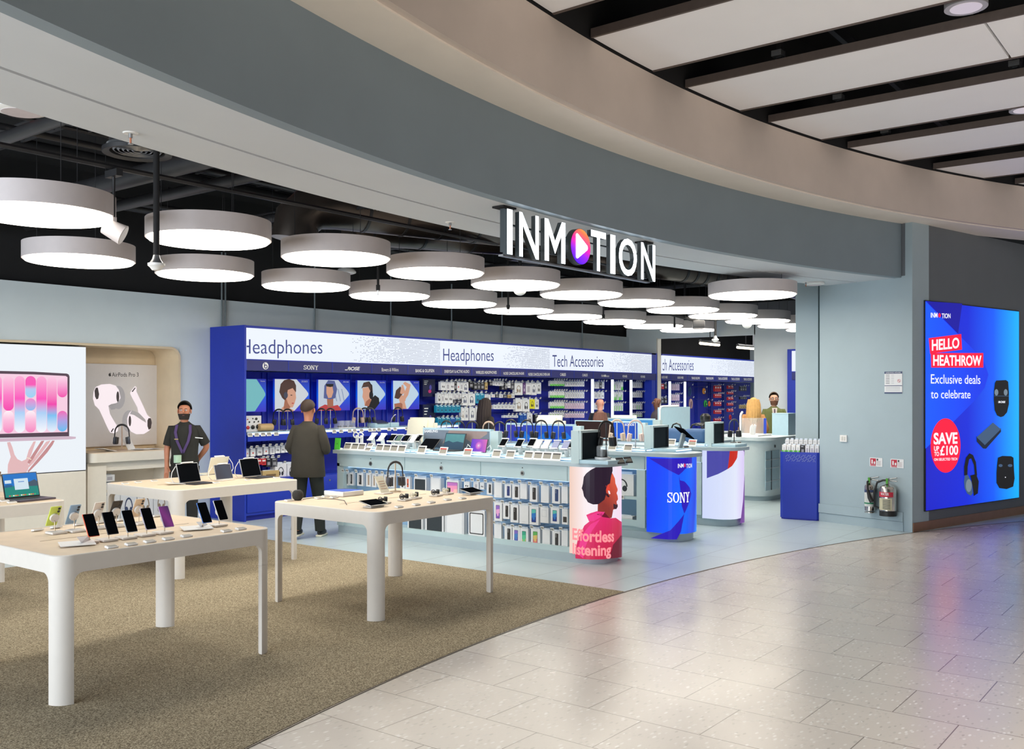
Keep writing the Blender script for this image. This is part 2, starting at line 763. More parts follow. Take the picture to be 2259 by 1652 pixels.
# --- pale shop tiles
m_tile, nt, b = node_mat('pale_shop_tiles')
tc, v = brick_coords(nt, -7.52 + 75, -5.61 + 75, False)
br = N(nt, 'ShaderNodeTexBrick', offset=0.5, offset_frequency=2)
br.inputs['Scale'].default_value = 1.0
br.inputs['Brick Width'].default_value = 1.5
br.inputs['Row Height'].default_value = 0.75
br.inputs['Mortar Size'].default_value = 0.0035
br.inputs['Color1'].default_value = (*lin((196, 211, 216)), 1)
br.inputs['Color2'].default_value = (*lin((190, 206, 211)), 1)
br.inputs['Mortar'].default_value = (*lin((122, 130, 134)), 1)
nt.links.new(v, br.inputs['Vector'])
nz = N(nt, 'ShaderNodeTexNoise')
nz.inputs['Scale'].default_value = 2.2
nz.inputs['Detail'].default_value = 6
nt.links.new(tc.outputs['Object'], nz.inputs['Vector'])
cc = mixc(nt, 1.0, br.outputs['Color'], ramp(nt, nz.outputs['Fac'], [(0.3, (0.94, 0.95, 0.96)), (0.7, (1, 1, 1))]), 'MULTIPLY')
nt.links.new(cc, b.inputs['Base Color'])
b.inputs['Roughness'].default_value = 0.3
b.inputs['Specular IOR Level'].default_value = 0.5

# --- carpet
m_carpet, nt, b = node_mat('flecked_carpet')
tc = N(nt, 'ShaderNodeTexCoord')
n1 = N(nt, 'ShaderNodeTexNoise')
n1.inputs['Scale'].default_value = 110
n1.inputs['Detail'].default_value = 4
n1.inputs['Roughness'].default_value = 0.75
nt.links.new(tc.outputs['Object'], n1.inputs['Vector'])
n2 = N(nt, 'ShaderNodeTexVoronoi')
n2.inputs['Scale'].default_value = 210
nt.links.new(tc.outputs['Object'], n2.inputs['Vector'])
c1 = ramp(nt, n1.outputs['Fac'], [(0.36, lin((86, 77, 64))), (0.5, lin((150, 138, 116))), (0.64, lin((204, 192, 166)))])
c2 = ramp(nt, n2.outputs['Distance'], [(0.0, (0.72, 0.71, 0.69)), (0.6, (1.08, 1.07, 1.05))])
nt.links.new(mixc(nt, 0.7, c1, c2, 'MULTIPLY'), b.inputs['Base Color'])
b.inputs['Roughness'].default_value = 0.95
b.inputs['Specular IOR Level'].default_value = 0.1
bp = N(nt, 'ShaderNodeBump')
bp.inputs['Strength'].default_value = 0.5
bp.inputs['Distance'].default_value = 0.004
nt.links.new(n1.outputs['Fac'], bp.inputs['Height'])
nt.links.new(bp.outputs['Normal'], b.inputs['Normal'])

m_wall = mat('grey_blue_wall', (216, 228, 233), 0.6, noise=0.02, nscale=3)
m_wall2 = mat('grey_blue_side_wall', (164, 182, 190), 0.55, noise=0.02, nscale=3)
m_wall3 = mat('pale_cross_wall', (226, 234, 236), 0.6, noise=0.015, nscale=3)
m_dark = mat('void_black', (26, 26, 28), 0.9, noise=0.1, nscale=2)
m_pipe = mat('services_black', (52, 52, 54), 0.45, metal=0.3, noise=0.12, nscale=6)
m_steel = mat('galvanised_steel', (150, 152, 155), 0.35, metal=0.8, noise=0.08, nscale=12)
m_fascia = mat('fascia_grey_blue', (130, 145, 154), 0.5, noise=0.03, nscale=2)
m_soffit = mat('soffit_pale', (206, 211, 216), 0.55, noise=0.015, nscale=2)
m_beige = mat('beige_band', (212, 199, 188), 0.5, noise=0.03, nscale=3)
m_ledge = mat('ledge_beige', (246, 238, 226), 0.55, noise=0.02, nscale=3)
m_panel = mat('ceiling_panel_white', (246, 246, 248), 0.55, noise=0.01, nscale=2)
m_brown = mat('panel_edge_brown', (92, 80, 74), 0.6, noise=0.06)
m_conc = mat('concourse_wall_grey', (104, 110, 116), 0.5, noise=0.03, nscale=2)
m_copper = mat('copper_skirting', (150, 112, 88), 0.35, metal=0.4, noise=0.08, nscale=6)
m_strip = mat('threshold_strip', (120, 112, 104), 0.35, metal=0.6, noise=0.05)
m_white = mat('white_paint', (232, 232, 230), 0.45, noise=0.015)
m_jamb = mat('jamb_cream', (232, 226, 214), 0.5, noise=0.015)

RE = 17.52
mb = MB()
flat_ring(mb, 1.5, RE, 0.0, 4, 176, 96, m_terr)
struct(mb.build('floor', smooth=0), 'beige terrazzo tiled floor of the concourse')
mb = MB()
flat_ring(mb, RE, 46, 0.0, 18, 150, 96, m_tile)
struct(mb.build('floor_shop', smooth=0), 'pale blue grey tiled floor of the shop')
mb = MB()
ring(mb, RE - 0.006, RE + 0.006, 0.0, 0.004, 50, 140, 96, m_strip)
struct(mb.build('trim_threshold', smooth=0))
# carpet in the left bay: bounded by the curve, x = 7.52 and the back of the bay
pts = []
aR = math.acos((7.52 - C0.x) / (RE + 0.006))
for i in range(41):
    a = aR + (math.radians(132) - aR) * i / 40
    pts.append(arcp(RE + 0.006, a, 0)[:2])
pts += [(-5.5, 10.2), (7.52, 10.2)]
mb = MB()
mb.prism(pts, 0.0, 0.006, m_carpet)
tag(mb.build('carpet', smooth=0), 'flecked taupe carpet lying under the four white display tables', 'carpet')

# --- walls
mb = MB()
mb.box((14.15, 12.16, 1.6), (12.3, 0.2, 3.2), m_wall)
mb.box((7.935, 12.16, 1.6), (0.13, 0.2, 3.2), m_wall)
mb.box((3.81, 12.16, 2.835), (8.12, 0.2, 0.73), m_wall)
mb.prism([(7.71 + 0.16 * math.sin(a), 2.31 + 0.16 * math.cos(a)) for a in [PI / 2 * i / 8 for i in range(9)]] + [(7.869, 2.469)], -12.26, -12.07, m_wall, M=Matrix.Rotation(PI / 2, 4, 'X'))
struct(mb.build('wall_back'), 'grey blue back wall of the shop above the blue displays')
mb = MB()
mb.box((9, 12.3, 4.0), (34, 0.2, 1.6), m_dark)
struct(mb.build('wall_back_upper'))
# partition with the opening to the second room
mb = MB()
mb.box((20.38, 11.72, 1.7), (0.16, 0.84, 3.4), m_wall3)
mb.box((20.38, 10.05, 3.32), (0.16, 2.5, 0.36), m_wall3)
mb.box((20.38, 7.3, 1.75), (0.16, 3.05, 3.5), m_wall3)
struct(mb.build('wall_partition'), 'grey blue cross wall with the opening to the far room')
mb = MB()
mb.box((20.38, 11.285, 1.575), (0.17, 0.03, 3.15), m_jamb)
struct(mb.build('trim_opening'), 'cream lining on the far side of the opening')
mb = MB()
mb.box((24.0, 12.3, 1.6), (7.0, 0.2, 3.2), m_wall)
mb.box((27.4, 9.0, 1.6), (0.2, 7.0, 3.2), m_wall)
struct(mb.build('wall_far_room'))
mb = MB()
mb.box((24.0, 9.0, 3.9), (7.5, 7.2, 0.1), m_dark)
mb.box((24.0, 12.1, 3.35), (7.0, 0.2, 1.0), m_dark)
struct(mb.build('ceiling_far_room'))
# side wall with the extinguishers, its end pier, and the concourse wall beside it
A = Vector((13.45, 4.86, 0))
B = Vector((13.07, 3.50, 0))
dAB = (B - A).normalized()
nAB = Vector((-dAB.y, dAB.x, 0))
if nAB.x < 0:
    nAB = -nAB
LW = Vector((16.22 - 13.07, 2.72 - 3.52, 0)).normalized()
E_ = B + LW * 9.0
nLW = Vector((-LW.y, LW.x, 0))
mb = MB()
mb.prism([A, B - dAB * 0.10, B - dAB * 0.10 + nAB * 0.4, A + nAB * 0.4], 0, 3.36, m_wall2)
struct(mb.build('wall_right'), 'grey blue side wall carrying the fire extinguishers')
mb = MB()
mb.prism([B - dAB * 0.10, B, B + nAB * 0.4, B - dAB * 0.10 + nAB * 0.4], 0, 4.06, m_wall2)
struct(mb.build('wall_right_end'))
mb = MB()
mb.prism([B + LW * 0.012, E_, E_ + nLW * 0.4, B + LW * 0.012 + nLW * 0.4], 0, 4.06, m_conc)
struct(mb.build('wall_concourse'), 'dark grey concourse wall around the advertising screen')
mb = MB()
bo = -nLW * 0.012
mb.prism([B + LW * 0.012 + bo, E_ + bo, E_, B + LW * 0.012], 0.0, 0.12, m_copper)
struct(mb.build('baseboard_concourse'))
mb = MB()
wo = -nAB * 0.018
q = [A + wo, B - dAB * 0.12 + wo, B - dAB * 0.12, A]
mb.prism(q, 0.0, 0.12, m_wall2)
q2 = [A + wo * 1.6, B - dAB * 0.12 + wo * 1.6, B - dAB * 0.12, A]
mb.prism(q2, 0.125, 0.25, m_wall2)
struct(mb.build('baseboard_right'))
# column behind the blue bin
mb = MB()
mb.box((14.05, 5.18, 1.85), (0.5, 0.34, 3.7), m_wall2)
struct(mb.build('wall_column'), 'square grey blue column behind the blue bin')

# --- bulkhead rings
AL, AR = 134, 70.15
mb = MB()
ring(mb, 17.70, 17.80, 3.34, 4.05, AR, AL, 90, m_fascia)
struct(mb.build('trim_fascia'), 'long curved grey blue fascia above the shop front')
mb = MB()
ring(mb, 17.80, 18.345, 3.34, 3.40, AR - 1.2, AL, 90, m_soffit)
ring(mb, 18.375, 18.84, 3.34, 3.52, AR - 2.2, AL, 90, m_soffit)
struct(mb.build('ceiling_soffit'), 'curved pale soffit behind the fascia')
mb = MB()
ring(mb, 18.335, 18.385, 3.375, 3.39, AR - 2.2, AL, 90, m_brown)
struct(mb.build('trim_soffit_slot'))
mb = MB()
ring(mb, 17.28, 17.80, 4.05, 4.11, 38, AL, 100, m_ledge)
struct(mb.build('trim_ledge'), 'curved beige ledge above the fascia')
mb = MB()
ring(mb, 17.22, 17.28, 4.065, 4.65, 38, AL, 100, m_beige)
struct(mb.build('trim_band'), 'curved beige brown band under the ceiling panels')
# backing above the soffit so the void is closed
mb = MB()
ring(mb, 17.85, 17.9, 3.4, 5.2, AR - 1, AL, 60, m_dark)
struct(mb.build('wall_bulkhead_back'))
mb = MB()
flat_ring(mb, 17.9, 46, 4.75, 18, 150, 60, m_dark)
struct(mb.build('ceiling'), 'black open ceiling void of the shop')
mb = MB()
flat_ring(mb, 1.5, 17.28, 5.7, 4, 176, 60, m_dark)
ring(mb, 17.23, 17.28, 4.66, 5.7, 38, AL, 60, m_dark)
struct(mb.build('ceiling_concourse'), 'black open ceiling void above the concourse panels')

# --- concourse ceiling panels, each a long board that ends at the curved band
PX = [(3.3, 4.28), (4.9, 5.89), (6.49, 7.48), (8.08, 9.07), (9.64, 10.66), (11.21, 12.24), (12.92, 13.88), (14.5, 15.5), (16.1, 17.1), (17.7, 18.7)]
PN = ['', 'small corner at the top edge, leftmost', 'second from the left, broadest', 'third from the left, with a seam', 'fourth from the left, with a seam', 'fifth from the left',
      'sixth from the left', 'narrowest sliver at the far right']
for k, (x0, x1) in enumerate(PX):
    pts = []
    for i in range(9):
        x = x0 + (x1 - x0) * i / 8
        pts.append((x, C0.y + math.sqrt(17.21 ** 2 - (x - C0.x) ** 2)))
    pieces = [(-9.0, None)] if k not in (3, 4) else [(-9.0, 1.62 if k == 3 else 1.3), (1.64 if k == 3 else 1.32, None)]
    if k in (0, 8, 9):
        continue
    t = thing('ceiling_panel', 'long white hanging ceiling board over the concourse, ' + PN[k], 'ceiling panel', ((x0 + x1) / 2, pts[4][1] - 1, 4.7), 0, 'ceiling boards over the concourse')
    for (ya, yb) in pieces:
        mb = MB()
        q = ([(x0, ya), (x1, ya)] + list(reversed(pts))) if yb is None else [(x0, ya), (x1, ya), (x1, yb), (x0, yb)]
        mb.prism(q, 4.675, 4.715, m_panel)
        mb.build('board', t, world=True, smooth=0)
    mb = MB()
    for xx in (x0 - 0.012, x1 + 0.012):
        ye = C0.y + math.sqrt(17.21 ** 2 - (xx - C0.x) ** 2)
        mb.box((xx, (ye - 9) / 2, 4.703), (0.024, ye + 9, 0.072), m_brown)
    mb.build('edge_trim', t, world=True, smooth=0)
    for yy in (3.3, 1.7, 0.1, -1.5, -3.2):
        mb = MB()
        mb.box((x0 + 0.06, yy, 4.92), (0.05, 0.04, 0.3), m_pipe)
        mb.box((x0 + 0.03, yy, 4.80), (0.10, 0.09, 0.05), m_steel)
        mb.build('hanger', t, world=True, smooth=0)
# dark rails above the boards
for i, yy in enumerate((3.0, 1.2, -0.6)):
    mb = MB()
    mb.box((9, yy, 5.12), (19, 0.05, 0.09), m_pipe)
    struct(mb.build('trim_ceiling_rail', smooth=0))
for i, xx in enumerate((6.2, 7.75, 9.35, 10.95)):
    mb = MB()
    mb.box((xx, -2.2, 5.0), (0.07, 12.0, 0.05), m_steel if i % 2 else m_pipe)
    struct(mb.build('trim_ceiling_channel', smooth=0))
# ================================================================ ceiling lights and services, the hanging sign, the right hand walls
m_rim = mat('lamp_rim_grey', (200, 192, 192), 0.5, noise=0.015)
m_diff = glow('lamp_diffuser', (255, 247, 232), DISC_STRENGTH)


def pendant(label, group):
    t = thing('pendant_light', label, 'ceiling light', (0, 0, 3.1), 0, group)
    mb = MB()
    R = 0.535
    mb.lathe([(R - 0.015, 0.0), (R, 0.0), (R, 0.155), (R - 0.03, 0.16), (0.0, 0.16)], (0, 0, 0), m_rim, 64)
    mb.build('rim', t)
    mb = MB()
    mb.lathe([(0.0, -0.02), (R - 0.03, -0.02), (R - 0.016, -0.008), (R - 0.016, 0.03), (0, 0.03)], (0, 0, 0), m_diff, 48)
    mb.build('diffuser', t)
    for k in range(3):
        a = 2 * PI * k / 3 + 0.4
        mb = MB()
        mb.cyl((0.4 * math.cos(a), 0.4 * math.sin(a), 0.16), (0.4 * math.cos(a), 0.4 * math.sin(a), 1.655), 0.003, m_pipe, 6)
        mb.build('suspension_wire', t)
    return t


lamp0 = None
G = 'round drum pendants'
for row, (Y, X0, k0, k1) in enumerate(((6.92, 3.36, 0, 11), (9.0, 4.75, 0, 9))):  # last pendant of the nearer row is unseen, added to light the far wall
    for k in range(k0, k1 + 1):
        nm = 'round white drum pendant, %s from the left in the %s row' % (ORD[k - k0], ('nearer', 'farther')[row])
        if lamp0 is None:
            lamp0 = pendant(nm, G)
            o = lamp0
        else:
            o = dup(lamp0, label=nm, group=G)
        o.location = (X0 + 0.03 + 1.408 * k, Y, 3.1)
        q = min(1.06, max(0.93, 0.93 + 0.0108 * (o.location.x - 3)))
        o.scale = (q, q, 1)
o = dup(lamp0, (11.83, 5.17, 3.1), label='round white drum pendant alone in front, beside the grey blue column', group=G, scale=(1.06, 1.06, 1))

# ---------- services in the black void


def run(name, label, pts, r, m, seg=12, cat='pipe', group=None):
    mb = MB()
    mb.tube(pts, r, m, seg)
    o = mb.build(name)
    recenter(o, pts[0])
    return tag(o, label, cat, group)


n = 0
for X, Z, r in ((3.75, 3.95, 0.055), (4.95, 3.85, 0.09), (5.75, 3.9, 0.06), (7.45, 3.95, 0.05), (9.9, 3.95, 0.06), (12.3, 3.9, 0.05), (14.9, 3.95, 0.07), (16.6, 3.9, 0.05)):
    y0 = C0.y + math.sqrt(18.95 ** 2 - (X - C0.x) ** 2)
    run('ceiling_pipe', 'black ceiling pipe running front to back, %s from the left' % ORD[n], [(X, y0, Z), (X, 12.1, Z)], r, m_pipe, group='front to back ceiling pipes')
    n += 1
n = 0
for Y, Z, r in ((7.6, 4.25, 0.045), (8.3, 4.05, 0.03), (9.75, 4.3, 0.07), (10.6, 4.1, 0.035), (11.4, 4.2, 0.05)):
    run('ceiling_pipe', 'black ceiling pipe running along the shop, %s from the front' % ORD[n], [(-2, Y, Z), (20.2, Y, Z)], r, m_pipe, group='lengthwise ceiling pipes')
    n += 1


def tray(pts, label, red=False):
    a, b = Vector(pts[0]), Vector(pts[1])
    t = thing('cable_tray', label, 'cable tray', a, 0, 'cable trays')
    d = (b - a).normalized()
    w = Vector((-d.y, d.x, 0)) * 0.15
    mb = MB()
    for sgn in (-1, 1):
        mb.tube([a + w * sgn, b + w * sgn], 0.018, m_pipe, 6)
    L = (b - a).length
    k = 0
    while k * 0.3 < L:
        p = a + d * k * 0.3
        mb.tube([p - w, p + w], 0.01, m_pipe, 5)
        k += 1
    mb.build('ladder', t, world=True)
    if red:
        for q in (-0.6, -0.3, 0.1, 0.45):
            mb = MB()
            mb.tube([a + w * q + Vector((0, 0, 0.03)), b + w * q + Vector((0, 0, 0.03))], 0.014, rgbm(190, 40, 36, 0.5) if q < 0.2 else rgbm(60, 110, 80, 0.5), 6)
            mb.build('cable', t, world=True)
    for k in range(1, int(L / 1.6) + 1):
        p = a + d * (k * 1.6 - 0.6) + w
        mb = MB()
        mb.cyl(p, p + Vector((0, 0, 0.7)), 0.008, m_steel, 6)
        mb.build('hanger_rod', t, world=True)


tray(((1.5, 6.35, 4.08), (9.5, 6.35, 4.08)), 'black cable ladder with red cables near the shop front', True)
tray(((3.2, 8.0, 4.12), (15.5, 8.0, 4.12)), 'black cable ladder with red cables over the middle row', True)
tray(((4.4, 6.0, 4.32), (4.4, 12.0, 4.32)), 'black cable ladder running front to back at left')
tray(((8.6, 5.9, 4.32), (8.6, 12.0, 4.32)), 'black cable ladder running front to back behind the sign')
tray(((6, 10.1, 4.5), (19.5, 10.1, 4.5)), 'black cable ladder near the back wall')

# round duct with an elbow
m_duct = mat('duct_dark_metal', (92, 84, 78), 0.32, metal=0.75, noise=0.1, nscale=5)
e0 = at(650, 462, 3.62)
t = thing('air_duct', 'fat dark spiral air duct with an elbow above the second row of lamps', 'air duct', e0)
mb = MB()
pts = [e0 + Vector((0.0, 0.0, -0.30)), e0 + Vector((0.02, -0.02, -0.1)), e0 + Vector((0.14, -0.10, 0.03)), e0 + Vector((0.34, -0.2, 0.06)), e0 + Vector((2.6, -1.0, 0.06))]
mb.tube(pts, 0.23, m_duct, 24)
mb.build('duct', t, world=True)
for k in range(5):
    p = pts[3].lerp(pts[4], 0.12 + 0.18 * k)
    q = p + (pts[4] - pts[3]).normalized() * 0.03
    mb = MB()
    mb.cyl(p, q, 0.237, m_pipe, 24)
    mb.build('seam', t, world=True)
e1 = at(770, 500, 3.6)
t = thing('air_duct', 'second dark spiral air duct to the right of the elbow duct', 'air duct', e1)
mb = MB()
q1 = e1 + Vector((3.2, -0.9, 0.1))
mb.tube([e1, q1], 0.19, m_duct, 24)
mb.build('duct', t, world=True)
for k in range(5):
    p = e1.lerp(q1, 0.06 + 0.2 * k)
    mb = MB()
    mb.cyl(p, p + (q1 - e1).normalized() * 0.03, 0.197, m_pipe, 24)
    mb.build('seam', t, world=True)
e2 = at(1500, 597, 3.58)
t = thing('air_duct', 'dark flexible air duct behind the right end of the sign', 'air duct', e2)
mb = MB()
mb.tube([e2 + Vector((-3.2, 0.6, 0)), e2, e2 + Vector((2.4, -0.7, -0.08)), e2 + Vector((4.0, -0.8, -0.15))], 0.16, m_duct, 20)
mb.build('duct', t, world=True)
for k in range(12):
    p = e2 + Vector((0.2 * k, -0.0583 * k, -0.0067 * k))
    mb = MB()
    mb.cyl(p, p + Vector((0.04, -0.012, 0)), 0.168, m_pipe, 20)
    mb.build('seam', t, world=True)


def air_grille(p, R, label):
    t = thing('air_diffuser', label, 'air vent', p, 0, 'round air diffusers')
    mb = MB()
    mb.lathe([(R, 0), (R, 0.03), (R - 0.05, 0.05), (R - 0.05, 0.012), (R, 0)], (0, 0, 0), m_pipe, 40)
    mb.build('rim', t)
    for k in range(5):
        r = (R - 0.05) * (0.16 + 0.17 * k)
        mb = MB()
        mb.lathe([(r, 0.015), (r + 0.05, 0.06), (r + 0.044, 0.064), (r - 0.004, 0.02), (r, 0.015)], (0, 0, 0), m_steel, 36)
        mb.build('cone', t)
    mb = MB()
    mb.cyl((0, 0, 0.06), (0, 0, 0.7), R * 0.8, m_pipe, 24)
    mb.build('neck', t)


air_grille(at(303, 340, 3.55), 0.24, 'round louvred air diffuser above the left lamps')
air_grille(at(838, 468, 3.62), 0.24, 'round louvred air diffuser beside the air ducts')
for px, py, Z, R, lab in ((46, 249, 3.5, 0.15, 'white round ceiling speaker at the top left by the soffit'), (764, 604, 3.3, 0.12, 'white round ceiling speaker between two drum pendants'),
                          (1385, 628 + 1, 3.3, 0.0, ''), (1797, 629, 3.3, 0.13, 'white round ceiling speaker above the grey blue column')):
    if not R:
        continue
    p = at(px, py, Z)
    t = thing('ceiling_speaker', lab, 'speaker', p, 0, 'round ceiling speakers')
    mb = MB()
    mb.lathe([(0, 0), (R * 0.75, 0.0), (R, 0.012), (R, 0.03), (R * 0.8, 0.06), (0, 0.06)], (0, 0, 0), m_white, 32)
    mb.build('bezel', t)
    mb = MB()
    mb.lathe([(0, -0.003), (R * 0.72, -0.002), (R * 0.72, 0.01), (0, 0.01)], (0, 0, 0), rgbm(206, 196, 200, 0.6), 28)
    mb.build('grille', t)
    mb = MB()
    mb.cyl((0, 0, 0.06), (0, 0, 0.5), R * 0.5, m_pipe, 12)
    mb.build('mount', t)

# white track spot by the first lamp
p = at(251, 508, 3.0)
t = thing('track_spotlight', 'white cylindrical track spotlight hanging beside the big left lamp', 'spotlight', p)
mb = MB()
axs = Vector((0.62, -0.55, -0.42)).normalized()
mb.cyl(p - axs * 0.07, p + axs * 0.075, 0.058, m_rim, 24, r2=0.075)
mb.build('head', t, world=True)
mb = MB()
mb.cyl(p + axs * 0.075, p + axs * 0.077, 0.066, rgbm(210, 205, 200, 0.3), 24)
mb.build('lens', t, world=True)
mb = MB()
mb.cyl(p, p + Vector((0, 0, 0.4)), 0.011, m_pipe, 10)
mb.box(p + Vector((0, 0, 0.415)), (0.05, 0.16, 0.05), m_pipe)
mb.box(p + Vector((0, 0, 0.07)), (0.03, 0.03, 0.05), m_rim)
mb.build('bracket', t, world=True)
run('lighting_track', 'dark lighting track carrying the white spotlight', [p + Vector((-2.0, 0, 0.46)), p + Vector((4.5, 0, 0.46))], 0.02, m_pipe, 6, 'lighting track')

# sensor poles
for px, py, Z, lab in ((345, 590, 2.72, 'black ceiling pole with white sensor in front of the left lamps'), (1578, 752, 2.72, 'black ceiling pole with white sensor before the far opening')):
    p = at(px, py, Z)
    t = thing('sensor_pole', lab, 'sensor', p)
    mb = MB()
    mb.cyl((0, 0, 0.04), (0, 0, 2.035), 0.022, m_dark, 14)
    mb.build('pole', t)
    mb = MB()
    mb.lathe([(0, -0.025), (0.03, -0.02), (0.045, 0.0), (0.06, 0.012), (0.06, 0.03), (0, 0.03)], (0, 0, 0), m_white, 20)
    mb.build('sensor_head', t)
    mb = MB()
    mb.lathe([(0.05, 0.03), (0.03, 0.06), (0.022, 0.09), (0, 0.09)], (0, 0, 0), m_steel, 16)
    mb.build('collar', t)

# sprinklers
for k, (px, py, Z) in enumerate(((288, 293, 3.34), (993, 490, 3.34), (1778, 622, 3.34))):
    p = at(px, py, Z)
    t = thing('sprinkler', ('white and brass sprinkler in the soffit near the left lamps', 'white and brass sprinkler in the soffit left of the sign', 'white sprinkler in the soffit above the side wall')[k], 'sprinkler', p)
    mb = MB()
    mb.lathe([(0, -0.006), (0.04, -0.006), (0.045, 0.0), (0, 0.0)], (0, 0, 0), m_white, 20)
    mb.build('rosette', t)
    mb = MB()
    mb.cyl((0, 0, -0.03), (0, 0, -0.006), 0.012, m_steel, 10)
    mb.cyl((0, 0, -0.065), (0, 0, -0.03), 0.006, rgbm(190, 120, 90, 0.3), 8)
    mb.cyl((0, 0, -0.068), (0, 0, -0.064), 0.016, m_steel, 12)
    mb.build('head', t)
# small black sprinkler drops below the lamps
for k, (px, py) in enumerate(((834, 640), (1121, 682), (1331, 702), (1488, 722))):
    p = at(px, py, 3.0)
    t = thing('sprinkler_drop', 'black pendent sprinkler drop below the pipes, %s from the left' % ORD[k], 'sprinkler', p, 0, 'black sprinkler drops')
    mb = MB()
    mb.cyl((0, 0, 0.0), (0, 0, 1.76), 0.014, m_dark, 8)
    mb.cyl((0, 0, 0.0), (0, 0, 0.06), 0.024, m_dark, 10)
    mb.build('drop_pipe', t)
    mb = MB()
    mb.cyl((0, 0, -0.05), (0, 0, 0.0), 0.008, m_steel, 8)
    mb.cyl((0, 0, -0.054), (0, 0, -0.049), 0.016, m_steel, 10)
    mb.build('head', t)
# globe cameras
for k, (px, py, Z, R) in enumerate(((1147, 640, 3.02, 0.075), (1648, 716, 3.02, 0.08))):
    p = at(px, py, Z)
    t = thing('dome_camera', ('white dome camera under the lamps left of the sign end', 'white dome camera under the lamps near the light far wall')[k], 'camera', p)
    mb = MB()
    mb.sph((0, 0, 0), R, m_white, (1, 1, 0.85), 20, 12)
    mb.build('dome', t)
    mb = MB()
    mb.cyl((0, 0, R * 0.6), (0, 0, 0.9), 0.02, m_pipe, 10)
    mb.build('stem', t)
# track with projector head near the opening
p = at(1541, 716, 2.98)
t = thing('ceiling_floodlight', 'dark square floodlight on a black arm before the far opening', 'floodlight', p)
mb = MB()
mb.box((0, 0, 0), (0.26, 0.2, 0.13), m_pipe, 0.5, 0.02)
mb.build('housing', t)
mb = MB()
mb.box((0, 0, -0.068), (0.22, 0.16, 0.008), m_rim, 0.5)
mb.build('lens', t)
mb = MB()
mb.tube([(-3.0, 0.9, 0.3), (-0.6, 0.25, 0.16), (0, 0, 0.06)], 0.03, m_dark, 8)
mb.tube([(-0.3, 0.1, 0.1), (-0.3, 0.1, 1.0)], 0.02, m_dark, 8)
mb.build('arm', t)

# ---------- the hanging illuminated sign
YS = 4.79
sg = Plane((0, YS), (1, 0))
m_face = glow('sign_face_white', (240, 248, 255), 4.5)
m_ret = mat('sign_return_grey', (58, 68, 74), 0.4, noise=0.03)
t = thing('shop_sign', 'illuminated shop name sign in white letters hanging below the soffit', 'sign', (7.33, YS + 0.06, 2.94))


def sign_m(xa, xb):
    u0, u1 = sg.uz(xa, 600)[0], sg.uz(xb, 600)[0]
    w, h = u1 - u0, 0.36
    q = [(0, 0), (0.2, 0), (0.2, 0.66), (0.5, 0.2), (0.8, 0.66), (0.8, 0), (1, 0), (1, 1), (0.83, 1), (0.5, 0.5), (0.17, 1), (0, 1)]
    P = [(u0 + x * w, 2.945 + y * h) for x, y in q]
    mb = MB()
    for i in range(len(P)):
        p, r = P[i], P[(i + 1) % len(P)]
        mb.poly([sg.xyz(*p, 0.022), sg.xyz(*r, 0.022), sg.xyz(*r, -0.022), sg.xyz(*p, -0.022)], m_ret)
    art_poly(mb, sg, P, m_ret, -0.022, uz=True)
    art_poly(mb, sg, P, m_face, 0.022, uz=True)
    mb.build('letter', t, world=True, smooth=0)


def sign_letter(ch, xa, xb):
    if ch == 'M':
        return sign_m(xa, xb)
    me, a, b, c, d = text_mesh(ch, 0.012, 0.022)
    u0 = sg.uz(xa, 600)[0]
    u1 = sg.uz(xb, 600)[0]
    mb = MB()
    b2 = bmesh.new()
    b2.from_mesh(me)
    i0, i1 = mb.mi(m_ret), mb.mi(m_face)
    mp = {}
    zc, zh = (c, d - c) if ch == 'O' else (0.0, d)
    for v in b2.verts:
        mp[v] = mb.bm.verts.new(sg.xyz(u0 + (v.co.x - a) / (b - a) * (u1 - u0), 2.945 + (v.co.y - zc) / zh * 0.36, v.co.z))
    b2.normal_update()
    for f in b2.faces:
        try:
            g = mb.bm.faces.new([mp[v] for v in f.verts])
            g.material_index = i1 if (f.normal.z > 0.5 and f.calc_center_median().z > 0.01) else i0
        except ValueError:
            pass
    b2.free()
    mb.build('letter', t, world=True, smooth=0)


for ch, xa, xb in (('I', 1114, 1126), ('N', 1141, 1184), ('M', 1197, 1242.5), ('T', 1299.5, 1332), ('I', 1342, 1353), ('O', 1361, 1400.5), ('N', 1410, 1441)):
    sign_letter(ch, xa, xb)
u0, u1 = sg.uz(1252.5, 600)[0], sg.uz(1296.5, 600)[0]
uc, ru = (u0 + u1) / 2, (u1 - u0) / 2
m_orb = grad_glow('sign_disc_gradient', [(0.0, (70, 20, 235)), (0.25, (140, 30, 220)), (0.5, (238, 30, 140)), (0.72, (255, 110, 70)), (0.95, (255, 205, 60))], (0.35, 0, 1), 1.4, 2.35, 0.10)
mb = MB()
D = disc_pts(uc, 3.125, ru, ru, 48)
for i in range(48):
    p, q = D[i], D[(i + 1) % 48]
    mb.poly([sg.xyz(*p, 0.03), sg.xyz(*q, 0.03), sg.xyz(*q, -0.03), sg.xyz(*p, -0.03)], m_ret)
mb.poly([sg.xyz(*p, -0.03) for p in D], m_ret)
mb.build('logo_drum', t, world=True)
mb = MB()
art_poly(mb, sg, disc_pts(uc, 3.125, ru * 0.98, ru * 0.98, 48), m_orb, 0.032, uz=True)
mb.build('logo_face', t, world=True, smooth=0)
mb = MB()
k = ru
tri = [(-0.5, -0.62), (-0.42, -0.70), (-0.3, -0.66), (0.62, -0.12), (0.68, 0.0), (0.62, 0.12), (-0.3, 0.66), (-0.42, 0.70), (-0.5, 0.62)]
art_poly(mb, sg, [(uc + x * k, 3.125 + y * k) for x, y in tri], m_face, 0.036, uz=True)
mb.build('play_arrow', t, world=True, smooth=0)
